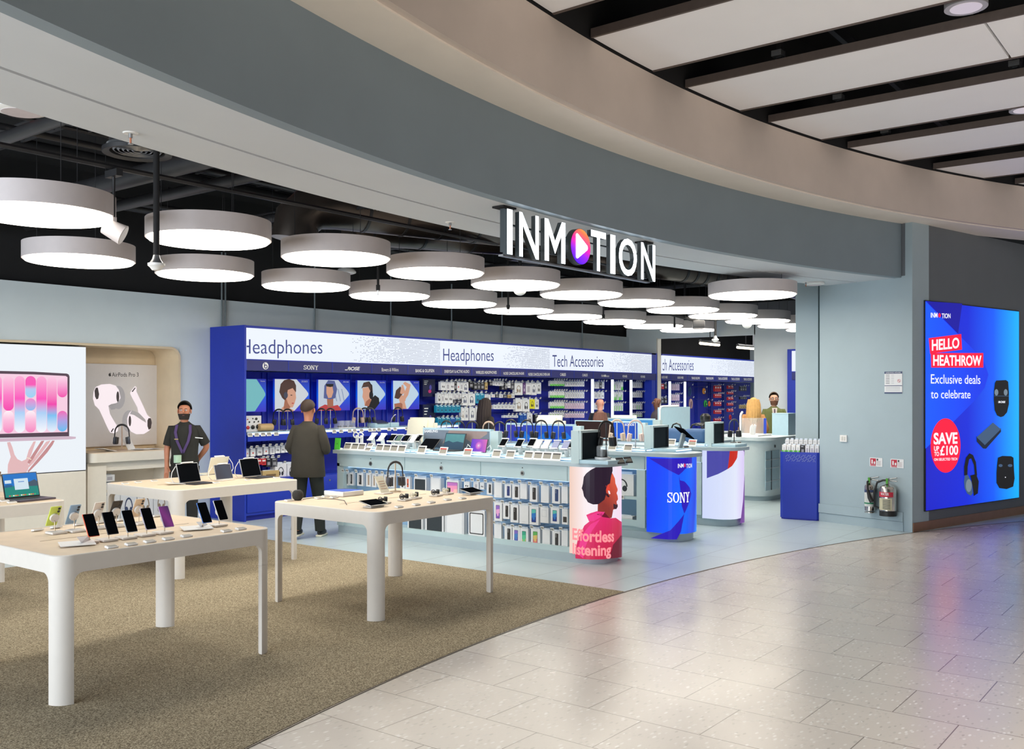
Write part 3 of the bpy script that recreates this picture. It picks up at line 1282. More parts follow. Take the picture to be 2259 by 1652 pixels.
for px in (1105, 1431):
    X = at(px, 458 if px < 1200 else 533, 3.34).x
    mb = MB()
    mb.box((X, YS + 0.07, 3.332), (0.17, 0.12, 0.014), m_dark)
    mb.box((X, YS + 0.07, 3.15), (0.05, 0.05, 0.36), m_ret)
    mb.build('hanging_post', t, world=True, smooth=0)
xa, xb = at(1105, 458, 3.34).x, at(1431, 533, 3.34).x
mb = MB()
mb.box(((xa + xb) / 2, YS + 0.06, 2.937), (xb - xa + 0.12, 0.05, 0.014), m_steel)
mb.build('bottom_rail', t, world=True, smooth=0)
mb = MB()
mb.box(((xa + xb) / 2, YS + 0.05, 3.2), (xb - xa, 0.012, 0.012), m_ret)
mb.box(((xa + xb) / 2, YS + 0.05, 3.03), (xb - xa, 0.012, 0.012), m_ret)
mb.build('back_rail', t, world=True, smooth=0)

# ---------- concourse downlights
m_dl = mat('downlight_body', (176, 176, 180), 0.4, noise=0.02)
for px, py, Z, R, lab in ((2131, 18, 4.68, 0.15, 'large grey cylinder downlight at the top right corner'), (2262, 243, 4.68, 0.15, 'grey cylinder downlight cut by the right edge of the frame')):
    p = at(px, py, Z)
    t = thing('cylinder_downlight', lab, 'downlight', p)
    mb = MB()
    mb.lathe([(0, 0.0), (R * 0.8, 0.0), (R, 0.0), (R, 0.2), (0, 0.2)], (0, 0, 0), m_dl, 40)
    mb.build('housing', t)
    mb = MB()
    mb.lathe([(0, -0.004), (R * 0.72, -0.004), (R * 0.74, 0.0), (0, 0)], (0, 0, 0), glow('downlight_lens', (224, 212, 220), 0.75), 32)
    mb.build('lens', t)
    mb = MB()
    mb.cyl((0, 0, 0.2), (0, 0, 1.0), 0.02, m_pipe, 8)
    mb.build('stem', t)

# ---------- side wall: notice, switch, safety signs, extinguishers
wr = Plane(A, dAB)


def wall_plate(name, label, cat, x0, x1, y0, y1, m, th=0.012):
    """a flat plate on the side wall between photo points"""
    u0, z0 = wr.uz(x0, y1)
    u1, z1 = wr.uz(x1, y0)
    u1b, z0b = wr.uz(x1, y1)
    t = thing(name, label, cat, wr.xyz((u0 + u1) / 2, z0, 0))
    mb = MB()
    P = [wr.xyz(u0, z0, 0), wr.xyz(u1, z0, 0), wr.xyz(u1, z0, th), wr.xyz(u0, z0, th)]
    mb.prism([(p.x, p.y) for p in P], z0, z1, m)
    return t, mb, (u0, u1, z0, z1)


navy = mat('notice_navy', (56, 72, 112), 0.5, noise=0.02)
ink = mat('ink_dark', (58, 62, 72), 0.6, noise=0)
paper = mat('paper_white', (228, 230, 232), 0.55, noise=0.01)
t, mb, (u0, u1, z0, z1) = wall_plate('opening_hours_notice', 'small white opening hours notice with navy heading on the side wall', 'notice', 1952, 1991, 819, 868, paper, 0.008)
mb.build('sheet', t, world=True, smooth=0)
H = z1 - z0
mb = MB()
for za, zb in ((0.9, 1.0), (0.34, 0.37), (0.0, 0.06)):
    art_poly(mb, wr, [(u0, z0 + za * H), (u1, z0 + za * H), (u1, z0 + zb * H), (u0, z0 + zb * H)], navy, 0.0095, uz=True)
mb.build('heading_bar', t, world=True, smooth=0)
mb = MB()
text_uz(mb, wr, 'OPENING HOURS', u0 + 0.02, z0 + 0.925 * H, 0.05 * H, paper, 0.01, 0.0115, wide=(u1 - u0) - 0.04)
mb.build('heading_lettering', t, world=True, smooth=0)
mb = MB()
for k in range(6):
    zz = z0 + (0.83 - 0.075 * k) * H
    art_poly(mb, wr, [(u0 + 0.02, zz), (u0 + 0.075, zz), (u0 + 0.075, zz + 0.02 * H), (u0 + 0.02, zz + 0.02 * H)], ink, 0.0095, uz=True)
    art_poly(mb, wr, [(u0 + 0.1, zz), (u0 + 0.14, zz), (u0 + 0.14, zz + 0.012 * H), (u0 + 0.1, zz + 0.012 * H)], rgbm(150, 155, 165), 0.0095, uz=True)
for k in range(4):
    zz = z0 + (0.28 - 0.05 * k) * H
    art_poly(mb, wr, [(u0 + 0.02, zz), (u1 - 0.03, zz), (u1 - 0.03, zz + 0.012 * H), (u0 + 0.02, zz + 0.012 * H)], rgbm(150, 155, 165), 0.0095, uz=True)
mb.build('printed_lines', t, world=True, smooth=0)
mb = MB()
uc_, zc_ = u1 - 0.045, z0 + 0.57 * H
redp = mat('sign_red', (186, 38, 60), 0.5, noise=0.02)
for i in range(16):
    a, b_ = 2 * PI * i / 16, 2 * PI * (i + 1) / 16
    art_poly(mb, wr, [(uc_ + 0.022 * math.cos(a), zc_ + 0.022 * math.sin(a)), (uc_ + 0.022 * math.cos(b_), zc_ + 0.022 * math.sin(b_)),
                      (uc_ + 0.018 * math.cos(b_), zc_ + 0.018 * math.sin(b_)), (uc_ + 0.018 * math.cos(a), zc_ + 0.018 * math.sin(a))], redp, 0.0095, uz=True)
art_poly(mb, wr, [(uc_ - 0.016, zc_ + 0.012), (uc_ - 0.012, zc_ + 0.016), (uc_ + 0.016, zc_ - 0.012), (uc_ + 0.012, zc_ - 0.016)], redp, 0.0095, uz=True)
mb.build('prohibition_symbol', t, world=True, smooth=0)

t, mb, (u0, u1, z0, z1) = wall_plate('light_switch', 'white double light switch on the side wall', 'switch', 1854.5, 1869.5, 960, 974, m_white, 0.02)
mb.build('plate', t, world=True, smooth=0)
for k in range(2):
    uu = u0 + (u1 - u0) * (0.3 + 0.36 * k)
    mb = MB()
    P = [wr.xyz(uu - 0.012, 0, 0.02), wr.xyz(uu + 0.012, 0, 0.02), wr.xyz(uu + 0.012, 0, 0.027), wr.xyz(uu - 0.012, 0, 0.027)]
    mb.prism([(p.x, p.y) for p in P], z0 + 0.02, z1 - 0.02, rgbm(214, 212, 206, 0.4))
    mb.build('rocker', t, world=True, smooth=0)
for k, (xa, xb, ya, yb) in enumerate(((1919, 1947, 1010.5, 1028), (1965, 1994, 1013.5, 1031))):
    t, mb, (u0, u1, z0, z1) = wall_plate('extinguisher_sign', ('red and white safety sign above the slim extinguisher', 'red and white safety sign above the fat extinguisher')[k], 'sign', xa, xb, ya, yb, paper, 0.006)
    mb.build('plate', t, world=True, smooth=0)
    H, W = z1 - z0, u1 - u0
    mb = MB()
    art_poly(mb, wr, [(u0 + 0.06 * W, z0 + 0.18 * H), (u0 + 0.5 * W, z0 + 0.18 * H), (u0 + 0.5 * W, z0 + 0.92 * H), (u0 + 0.06 * W, z0 + 0.92 * H)], redp, 0.0075, uz=True)
    art_poly(mb, wr, [(u0 + 0.06 * W, z0 + 0.06 * H), (u0 + 0.5 * W, z0 + 0.06 * H), (u0 + 0.5 * W, z0 + 0.14 * H), (u0 + 0.06 * W, z0 + 0.14 * H)], redp, 0.0075, uz=True)
    mb.build('red_field', t, world=True, smooth=0)
    mb = MB()
    art_poly(mb, wr, [(u0 + 0.15 * W, z0 + 0.3 * H), (u0 + 0.26 * W, z0 + 0.3 * H), (u0 + 0.26 * W, z0 + 0.7 * H), (u0 + 0.2 * W, z0 + 0.84 * H), (u0 + 0.15 * W, z0 + 0.7 * H)], paper, 0.009, uz=True)
    art_poly(mb, wr, [(u0 + 0.34 * W, z0 + 0.28 * H), (u0 + 0.45 * W, z0 + 0.28 * H), (u0 + 0.46 * W, z0 + 0.5 * H), (u0 + 0.4 * W, z0 + 0.62 * H), (u0 + 0.33 * W, z0 + 0.5 * H)], paper, 0.009, uz=True)
    mb.build('pictogram', t, world=True, smooth=0)
    mb = MB()
    art_poly(mb, wr, [(u0 + 0.56 * W, z0 + 0.68 * H), (u0 + 0.68 * W, z0 + 0.68 * H), (u0 + 0.68 * W, z0 + 0.9 * H), (u0 + 0.56 * W, z0 + 0.9 * H)], ink, 0.0075, uz=True)
    for j in range(6):
        zz = z0 + (0.15 + 0.09 * j) * H
        art_poly(mb, wr, [(u0 + 0.56 * W, zz), (u0 + (0.86 + 0.05 * (j % 2)) * W, zz), (u0 + (0.86 + 0.05 * (j % 2)) * W, zz + 0.03 * H), (u0 + 0.56 * W, zz + 0.03 * H)], rgbm(176, 150, 150), 0.0075, uz=True)
    mb.build('printed_lines', t, world=True, smooth=0)

m_chrome = mat('polished_steel', (205, 200, 192), 0.18, metal=1.0, noise=0.03)
m_blk = mat('black_rubber', (24, 24, 25), 0.5, noise=0.05)
m_grn = mat('green_tag', (90, 176, 60), 0.5, noise=0.03)


def extinguisher(px0, px1, yb, yt, water, label):
    u0, z0 = wr.uz(px0, yb)
    u1, _ = wr.uz(px1, yb)
    zt = wr.uz((px0 + px1) / 2, yt)[1]
    R = (u1 - u0) / 2 * 0.97
    p = wr.xyz((u0 + u1) / 2, z0, R + 0.03)
    t = thing('fire_extinguisher', label, 'fire extinguisher', p)
    H = zt - z0
    mb = MB()
    mb.lathe([(0, 0.03), (R, 0.03), (R, H - R * 0.5), (R * 0.86, H - R * 0.2), (R * 0.45, H), (R * 0.25, H + 0.01), (0.018, H + 0.05), (0, H + 0.05)], (0, 0, 0), m_chrome, 32)
    mb.build('cylinder', t)
    mb = MB()
    mb.lathe([(0, 0), (R * 1.02, 0), (R * 1.02, 0.07 if water else 0.012), (R * 0.9, 0.075 if water else 0.014), (0, 0.075 if water else 0.014)], (0, 0, 0), m_blk if water else m_chrome, 32)
    mb.build('foot', t)
    dv = wr.d
    Hd = Vector((dv.x, dv.y, 0))
    mb = MB()
    mb.box((0, 0, H + 0.065), (0.03, 0.03, 0.05), m_steel)
    mb.cyl((0, 0, H + 0.07), Hd * 0.13 + Vector((0, 0, H + 0.10)), 0.008, m_steel, 8)
    mb.cyl((0, 0, H + 0.06), Hd * 0.13 + Vector((0, 0, H + 0.05)), 0.008, m_steel, 8)
    mb.build('handle', t)
    mb = MB()
    mb.box(wr.n * 0.025 + Vector((0, 0, H + 0.05)), (0.035, 0.025, 0.07), m_grn, 0.3)
    mb.build('safety_tag', t)
    # label sheet wrapped on the front
    ang = math.atan2(wr.n.y, wr.n.x)

    def band(za, zb, m, a0=-70, a1=70, off=0.0015):
        rows = []
        for z in (za, zb):
            rows.append([((R + off) * math.cos(ang + math.radians(a)), (R + off) * math.sin(ang + math.radians(a)), z) for a in range(a0, a1 + 1, 10)])
        q = MB()
        q.grid(rows, m)
        return q
    if water:
        band(H * 0.78, H * 0.62, redp).build('red_band', t)
        W = Wrap([(p.x + (R + 0.002) * math.cos(ang + math.radians(a)), p.y + (R + 0.002) * math.sin(ang + math.radians(a))) for a in range(-60, 61, 10)])
        q = MB()
        text_uz(q, W, 'WATER', W.L[-1] * 0.32, z0 + H * 0.675, 0.035, paper, 0.015, 0.001, wide=W.L[-1] * 0.5)
        q.build('lettering', t, world=True, smooth=0)
        band(H * 0.58, H * 0.2, rgbm(196, 190, 160, 0.4), -60, 60, 0.001).build('instruction_label', t)
        q = MB()
        for j in range(9):
            zz = z0 + H * (0.24 + 0.035 * j)
            art_poly(q, W, [(W.L[-1] * 0.45, zz), (W.L[-1] * 0.9, zz), (W.L[-1] * 0.9, zz + 0.006), (W.L[-1] * 0.45, zz + 0.006)], ink, 0.0008, uz=True)
        q.build('printed_lines', t, world=True, smooth=0)
        q = MB()
        n_ = wr.n
        q.tube([Vector((0, 0, H + 0.06)), -Hd * 0.07 + Vector((0, 0, H + 0.055)), -Hd * 0.15 + n_ * 0.01 + Vector((0, 0, H + 0.02)), -Hd * 0.19 + n_ * 0.02 + Vector((0, 0, H - 0.12)),
                -Hd * 0.18 + n_ * 0.02 + Vector((0, 0, H - 0.3)), -Hd * 0.13 + Vector((0, 0, 0.09))], 0.013, m_blk, 10)
        q.build('hose', t)
    else:
        band(H * 0.8, H * 0.72, navy).build('top_band', t)
        band(H * 0.70, H * 0.22, rgbm(206, 208, 204, 0.4)).build('instruction_label', t)
        band(H * 0.36, H * 0.31, rgbm(40, 130, 90, 0.4), off=0.003).build('green_band', t)
        q = MB()
        n_ = wr.n
        q.tube([Vector((0, 0, H + 0.05)), n_ * 0.06 + Vector((0, 0, H + 0.03)), n_ * 0.085 + Hd * 0.02 + Vector((0, 0, H * 0.8)), n_ * 0.085 + Hd * 0.05 + Vector((0, 0, H * 0.55)), n_ * 0.08 + Hd * 0.08 + Vector((0, 0, H * 0.4))],
               [0.012, 0.012, 0.016, 0.028, 0.03], m_blk, 12)
        q.build('horn', t)
    q = MB()
    q.box(wr.n * -(R + 0.012) + Vector((0, 0, H * 0.8)), (0.05, 0.05, 0.06), m_steel)
    q.build('wall_bracket', t)


extinguisher(1918, 1939, 1128, 1066, False, 'slim steel fire extinguisher with black horn hung on the side wall')
extinguisher(1955, 1988, 1134, 1068, True, 'fat steel water fire extinguisher with red band and black hose')

# ---------- the big advertising screen on the concourse wall
ls = Plane(B, LW)


def L_(x, y):
    return (1980 + x / 3.061, 640 + y / 3.061)


ua, za = ls.uz(2037.5, 1119)
ub, zb = ls.uz(2243, 1103)
zt = ls.uz(2037.5, 664)[1]
za = (za + zb) / 2
t = thing('advertising_screen', 'tall bright blue advertising screen on the dark concourse wall', 'screen', ls.xyz((ua + ub) / 2, za, 0))
mb = MB()
P = [ls.xyz(ua - 0.01, 0, 0.0), ls.xyz(ub + 0.01, 0, 0.0), ls.xyz(ub + 0.01, 0, 0.03), ls.xyz(ua - 0.01, 0, 0.03)]
mb.prism([(p.x, p.y) for p in P], za - 0.01, zt + 0.01, m_blk)
mb.build('frame', t, world=True, smooth=0)
W = ub - ua
gx = (LW.x / W, LW.y / W, 0)
m_s1 = grad_glow('screen_blue_right', [(0.0, (10, 24, 190)), (0.42, (0, 34, 208)), (0.7, (0, 86, 240)), (1.0, (0, 172, 255))], gx, 1.15, 1.0, 0.5)
m_s2 = grad_glow('screen_blue_left', [(0.0, (0, 84, 255)), (0.5, (0, 52, 226)), (1.0, (0, 40, 214))], gx, 1.15, 1.0, 0.5)
m_s3 = glow('screen_indigo', (22, 18, 156), 1.1)
m_s4 = glow('screen_red', (250, 22, 60), 1.2)
m_s5 = glow('screen_white', (244, 246, 255), 1.15)
m_s6 = glow('screen_black', (16, 16, 20), 1.0)
m_s7 = glow('screen_slate', (66, 92, 124), 1.0)
m_s8 = glow('screen_slate_dark', (24, 34, 54), 1.0)
m_s9 = glow('screen_grey', (120, 136, 150), 1.0)
mb = MB()
art_poly(mb, ls, [(ua, za), (ub, za), (ub, zt), (ua, zt)], m_s1, 0.032, uz=True)
mb.build('display_background', t, world=True, smooth=0)
mb = MB()
art_poly(mb, ls, [L_(*q) for q in ((172, 75), (280, 185), (390, 295), (500, 405), (570, 490), (598, 570), (572, 660), (500, 750), (370, 880), (172, 1070))], m_s2, 0.0335)
mb.build('display_chevron', t, world=True, smooth=0)
mb = MB()
art_poly(mb, ls, [L_(*q) for q in ((182, 76), (420, 92), (392, 294))], m_s3, 0.035)
mb.build('display_corner', t, world=True, smooth=0)
mb = MB()
art_text(mb, ls, 'INM', *[1980 + v / 3.061 for v in (207, 252)], 640 + 186 / 3.061, 640 + 153 / 3.061, m_s5, 0.015, 0.036)
art_text(mb, ls, 'TION', *[1980 + v / 3.061 for v in (281, 340)], 640 + 190 / 3.061, 640 + 158 / 3.061, m_s5, 0.015, 0.036)
mb.build('brand_lettering', t, world=True, smooth=0)
mb = MB()
art_poly(mb, ls, [L_(*q) for q in disc_pts(266, 171, 9, 15, 16)], m_s4, 0.036)
mb.build('brand_dot', t, world=True, smooth=0)
for q in (((193, 325), (413, 297), (418, 402), (203, 430)), ((207, 425), (562, 425), (562, 523), (210, 523))):
    mb = MB()
    art_poly(mb, ls, [L_(*p) for p in q], m_s4, 0.036)
    mb.build('red_tab', t, world=True, smooth=0)


def led_text(s, xa, xb, yb, yt, b=0.02, off=0.039, y2=None):
    mb = MB()
    art_text(mb, ls, s, 1980 + xa / 3.061, 1980 + xb / 3.061, 640 + yb / 3.061, 640 + yt / 3.061, m_s5, b, off, y2base=None if y2 is None else 640 + y2 / 3.061)
    mb.build('lettering', t, world=True, smooth=0)


led_text('HELLO', 213, 398, 407, 335, 0.025, y2=389)
led_text('HEATHROW', 222, 548, 508, 437, 0.025)
led_text('Exclusive deals', 207, 541, 630, 568, 0.0, y2=633)
led_text('to celebrate', 207, 474, 730, 672, 0.0)
mb = MB()
art_poly(mb, ls, [L_(*q) for q in disc_pts(307, 1048, 101, 183, 48)], m_s4, 0.036)
mb.build('price_roundel', t, world=True, smooth=0)
led_text('SAVE', 225, 386, 1038, 962, 0.03, y2=1032)
mb = MB()
for word, xa, xb, yb, yt, y2 in (('UP', 228, 262, 1084, 1052, 1084), ('TO', 229, 262, 1118, 1090, 1118), ('£100', 269, 390, 1113, 1050, 1108)):
    art_text(mb, ls, word, 1980 + xa / 3.061, 1980 + xb / 3.061, 640 + yb / 3.061, 640 + yt / 3.061, m_s5, 0.02, 0.039, y2base=640 + y2 / 3.061)
mb.build('lettering', t, world=True, smooth=0)
led_text('ON SELECTED TECH', 228, 385, 1151, 1134, 0.015, y2=1146)


def led_art(name, shapes):
    mb = MB()
    for k, (pts, m) in enumerate(shapes):
        art_poly(mb, ls, [L_(*p) for p in pts], m, 0.0365 + 0.0012 * k)
    mb.build(name, t, world=True, smooth=0)


led_art('picture_earbud_case', [([(640, 625), (650, 610), (715, 607), (730, 618), (735, 690), (735, 770), (722, 825), (700, 850), (680, 857), (655, 846), (638, 810), (632, 740), (633, 680)], m_s6),
                                (disc_pts(650, 690, 13, 22, 14), m_s9), (disc_pts(712, 690, 13, 22, 14), m_s9), ([(634, 712), (734, 714), (734, 717), (634, 715)], m_s7)])
mb = MB()
art_text(mb, ls, 'BOSE', 1980 + 661 / 3.061, 1980 + 706 / 3.061, 640 + 761 / 3.061, 640 + 748 / 3.061, m_s5, 0.03, 0.044, shear=0.25)
mb.build('case_lettering', t, world=True, smooth=0)
led_art('picture_box_speaker', [([(515, 985), (528, 1000), (572, 1045), (680, 930), (682, 955), (580, 1070), (560, 1068), (517, 1022)], m_s8), ([(516, 992), (626, 893), (680, 938), (572, 1045)], m_s7)])
led_art('picture_headphones', [([(432, 1250), (432, 1190), (444, 1130), (468, 1100), (492, 1112), (512, 1160), (520, 1250), (504, 1250), (498, 1180), (480, 1135), (466, 1140), (456, 1190), (454, 1250)], m_s6),
                               ([(430, 1290), (436, 1250), (456, 1245), (486, 1300), (490, 1370), (476, 1386), (452, 1372), (434, 1335)], m_s7), ([(472, 1250), (512, 1240), (530, 1290), (524, 1370), (496, 1388), (486, 1310)], m_s6), (disc_pts(462, 1318, 20, 44, 16), m_s9)])
led_art('picture_square_case', [([(660, 1130), (690, 1118), (750, 1120), (766, 1130), (770, 1220), (774, 1270), (764, 1325), (720, 1342), (670, 1335), (650, 1300), (650, 1230), (654, 1180)], m_s6),
                                (disc_pts(678, 1183, 14, 10, 12), m_s7), (disc_pts(742, 1183, 16, 10, 12), m_s7), (disc_pts(710, 1262, 3, 4, 8), m_s5)])
# ================================================================ blue wall displays at the back, with everything hung and stood on them
m_blue = mat('display_blue', (22, 50, 172), 0.45, noise=0.03, nscale=4)
m_blue2 = mat('display_blue_deep', (16, 32, 158), 0.5, noise=0.03, nscale=4)
m_navy = mat('fascia_navy', (34, 38, 112), 0.45, noise=0.03)
m_hdr = glow('header_lightbox', (236, 243, 255), 1.0)
m_hink = mat('header_ink_blue', (46, 62, 150), 0.5, noise=0)
m_hdot = mat('header_dots_grey', (120, 128, 150), 0.6, noise=0)
m_lab = mat('label_white_paint', (236, 236, 236), 0.4, noise=0.01)
m_lcd = mat('price_display_grey', (150, 146, 136), 0.35, noise=0.03)
m_lcd2 = mat('price_display_dark', (70, 70, 72), 0.3, noise=0.02)
m_led = glow('led_strip_white', (226, 238, 255), 2.6)
m_card = mat('carton_white', (226, 227, 230), 0.45, noise=0.015)
m_cardg = mat('carton_side_grey', (196, 199, 206), 0.5, noise=0.015)
m_tab = mat('hang_tab_clear', (210, 222, 236), 0.25, noise=0.01)
m_black = mat('black_plastic', (22, 22, 24), 0.35, noise=0.04)
m_char = mat('charcoal_plastic', (46, 46, 50), 0.4, noise=0.04)
m_sil = mat('silver_metal', (176, 178, 182), 0.3, metal=0.85, noise=0.04)
YF, YB = 11.25, 11.80
hp = Plane((0, YF - 0.001), (1, 0))


def pxX(x, Y):
    return atY(x, 800, Y).x


# --- hook prototypes
_hk = {}


def hook(parent, x, y, z, L, small=1.0, rz=0.0):
    k = (round(L, 2), small)
    if k not in _hk:
        mb = MB()
        mb.cyl((0, 0, 0), (0, L, 0.0), 0.004 * small, m_sil, 6)
        a = mb.build('peg_hook')
        mb = MB()
        w = 0.024 * small
        M = Matrix.Rotation(0.35, 4, 'X')
        mb.box((0, 0, 0), (w * 2, 0.004, w * 1.7), m_lab, M=M)
        mb.box((0, -0.003, 0.002), (w * 1.5, 0.002, w * 0.9), m_lcd, M=M)
        b = mb.build('price_label', a)
        _hk[k] = [a, b, False]
    a, b, used = _hk[k]
    if used:
        na, nb = a.copy(), b.copy()
        col.objects.link(na)
        col.objects.link(nb)
        nb.parent = na
        a = na
    _hk[k][2] = True
    a.parent = parent
    P = wm(parent).inverted() @ Vector((x, y, z))
    a.location = P
    a.rotation_euler = (0, 0, rz - parent.rotation_euler.z)
    return a


# --- carton prototypes: unit boxes, base at the origin, front towards -Y
_proto = {}
PIC = {
    'white': [((232, 232, 234), None, None)],
}


def proto(kind):
    if kind in _proto:
        return _proto[kind]
    t = thing('boxed_product', 'x', 'packaged product')
    body = {'k': (34, 34, 38), 'kg': (66, 66, 72), 't': (20, 142, 178), 'y': (226, 220, 30), 'r': (206, 44, 50), 'p': (96, 60, 120), 'b': (24, 84, 178), 'gold': (196, 168, 110), 'pk': (222, 200, 216), 'dk': (40, 42, 60), 'gn': (238, 238, 236)}.get(kind, (226, 227, 230))
    cm = rgbm(*body, 0.45, noise=0.02)
    mb = MB()
    mb.box((0, 0, 0.5), (1, 1, 1), cm)
    mb.build('carton', t, smooth=0)
    mb = MB()
    y = -0.505

    def q(x0, z0, x1, z1, m, dy=0.0):
        mb.poly([(x0, y - dy, z0), (x1, y - dy, z0), (x1, y - dy, z1), (x0, y - dy, z1)], m)

    def hpic(m, s=1.0):
        mb.poly([(a, y - 0.006, b) for a, b in disc_pts(-0.14 * s, 0.34, 0.12 * s, 0.15, 14)], m)
        mb.poly([(a, y - 0.006, b) for a, b in disc_pts(0.14 * s, 0.33, 0.10 * s, 0.14, 14)], m)
        for i in range(10):
            a0, a1 = PI * i / 10, PI * (i + 1) / 10
            mb.poly([(0.2 * s * math.cos(a0), y - 0.005, 0.42 + 0.30 * math.sin(a0)), (0.2 * s * math.cos(a1), y - 0.005, 0.42 + 0.30 * math.sin(a1)),
                     (0.26 * s * math.cos(a1), y - 0.005, 0.42 + 0.36 * math.sin(a1)), (0.26 * s * math.cos(a0), y - 0.005, 0.42 + 0.36 * math.sin(a0))], m)

    def phone(m, lens=True):
        mb.poly([(a, y - 0.004, b) for a, b in rrect(-0.12, 0.14, 0.32, 0.88, 0.06, 3)], m)
        if lens:
            for k in range(2):
                mb.poly([(a, y - 0.008, b) for a, b in disc_pts(0.0, 0.78 - 0.11 * k, 0.05, 0.04, 10)], m_sil)

    dk = rgbm(44, 46, 52, 0.4, noise=0.02)
    if kind == 'hp':
        hpic(rgbm(58, 70, 104, 0.5, noise=0.02))
        q(-0.4, 0.9, 0.1, 0.93, m_cardg)
    elif kind == 'hpk':
        hpic(dk)
        q(-0.4, 0.9, 0.0, 0.93, m_cardg)
    elif kind == 'hpg':
        hpic(rgbm(150, 132, 112, 0.5, noise=0.02))
    elif kind in ('t', 'b'):
        hpic(rgbm(14, 60, 96, 0.5, noise=0.02), 0.9)
        q(-0.42, 0.84, 0.3, 0.93, rgbm(210, 236, 244, 0.5, noise=0))
    elif kind == 'y':
        hpic(m_black)
    elif kind == 'gn':
        q(-0.5, 0.0, 0.5, 0.42, rgbm(96, 214, 56, 0.45, noise=0.02))
        q(-0.12, 0.2, 0.14, 0.75, rgbm(200, 206, 206, 0.5, noise=0), 0.004)
    elif kind == 'gs':
        q(-0.42, 0.0, -0.1, 0.7, rgbm(110, 206, 60, 0.45, noise=0.02))
        q(0.05, 0.2, 0.3, 0.8, rgbm(190, 196, 200, 0.5, noise=0))
    elif kind == 'bud':
        mb.poly([(a, y, b) for a, b in disc_pts(-0.15, 0.42, 0.1, 0.13, 10)], dk)
        mb.poly([(a, y, b) for a, b in disc_pts(0.16, 0.40, 0.1, 0.13, 10)], dk)
    elif kind == 'budr':
        mb.poly([(a, y, b) for a, b in disc_pts(0.0, 0.42, 0.16, 0.12, 10)], rgbm(206, 70, 60, 0.5, noise=0))
    elif kind == 'case':
        q(-0.26, 0.2, 0.26, 0.7, rgbm(178, 176, 184, 0.5, noise=0))
        q(-0.4, 0.84, 0.2, 0.9, m_cardg)
    elif kind in ('k', 'kg', 'dk'):
        q(-0.3, 0.2, 0.3, 0.55, rgbm(150, 150, 156, 0.5, noise=0))
        q(-0.38, 0.82, 0.2, 0.9, rgbm(200, 200, 206, 0.5, noise=0))
    elif kind == 'r':
        q(-0.36, 0.55, 0.36, 0.8, rgbm(240, 224, 224, 0.5, noise=0))
        q(-0.3, 0.15, 0.3, 0.42, rgbm(150, 24, 34, 0.5, noise=0))
    elif kind == 'p':
        hpic(rgbm(204, 190, 214, 0.5, noise=0))
    elif kind == 'pk':
        q(-0.3, 0.1, 0.3, 0.6, rgbm(190, 160, 186, 0.5, noise=0))
    elif kind == 'gold':
        q(-0.3, 0.2, 0.3, 0.5, rgbm(120, 96, 60, 0.5, noise=0))
    elif kind == 'slim':
        q(-0.2, 0.12, 0.24, 0.86, dk)
        q(-0.14, 0.3, -0.02, 0.8, m_sil, 0.004)
    elif kind == 'slimg':
        q(-0.16, 0.12, 0.2, 0.86, rgbm(176, 158, 140, 0.5, noise=0))
    elif kind == 'slimo':
        q(-0.16, 0.12, 0.2, 0.86, rgbm(206, 92, 60, 0.5, noise=0))
        q(-0.1, 0.3, 0.1, 0.45, dk, 0.004)
    elif kind == 'ph_k':
        phone(rgbm(52, 50, 50, 0.4, noise=0.02))
    elif kind == 'ph_b':
        phone(rgbm(48, 60, 120, 0.4, noise=0.02))
    elif kind == 'ph_n':
        phone(rgbm(44, 66, 112, 0.4, noise=0.02))
    elif kind == 'ph_w':
        q(-0.2, 0.1, 0.2, 0.115, m_cardg)
    elif kind == 'ph_f':
        q(-0.3, 0.42, 0.3, 0.86, m_cardg)
        q(-0.27, 0.44, 0.27, 0.84, m_card, 0.004)
    elif kind == 'ph_h':
        q(-0.3, 0.14, 0.34, 0.5, rgbm(60, 56, 54, 0.4, noise=0.02))
        q(-0.3, 0.5, 0.34, 0.88, m_cardg)
        q(-0.27, 0.51, 0.31, 0.86, m_card, 0.004)
    elif kind in ('ph_purple', 'ph_teal', 'ph_indigo', 'ph_green', 'ph_lime', 'tab_pink'):
        A3 = {'ph_purple': [(150, 110, 200), (236, 170, 220), (120, 80, 180)], 'ph_teal': [(90, 190, 180), (40, 120, 200), (30, 60, 140)], 'ph_indigo': [(130, 110, 200), (70, 130, 200), (80, 90, 180)],
              'ph_green': [(60, 170, 140), (90, 200, 150), (190, 200, 120)], 'ph_lime': [(100, 180, 90), (220, 190, 110), (220, 120, 120)], 'tab_pink': [(200, 120, 200), (240, 150, 190), (250, 190, 180)]}[kind]
        x0, x1, z0, z1 = (-0.24, 0.2, 0.16, 0.84) if kind != 'tab_pink' else (-0.4, 0.4, 0.12, 0.86)
        mb.poly([(a, y - 0.002, b) for a, b in rrect(x0 - 0.03, z0 - 0.02, x1 + 0.03, z1 + 0.02, 0.04, 3)], dk)
        for i in range(3):
            za, zb = z1 - (z1 - z0) * i / 3, z1 - (z1 - z0) * (i + 1) / 3
            mb.poly([(x0, y - 0.006, zb), (x1, y - 0.006, zb + 0.05 * (i < 2)), (x1, y - 0.006, za + 0.05 * (i > 0)), (x0, y - 0.006, za)], rgbm(*A3[i], 0.4, noise=0.02))
        mb.poly([(a, y - 0.009, b) for a, b in disc_pts((x0 + x1) / 2, z0 + 0.22, 0.12, 0.12, 14)], rgbm(*A3[1], 0.4, noise=0.02))
    elif kind == 'tab_k':
        mb.poly([(a, y - 0.003, b) for a, b in rrect(-0.42, 0.1, 0.42, 0.9, 0.02, 3)], rgbm(46, 54, 60, 0.4, noise=0.02))
    elif kind == 'tab_o':
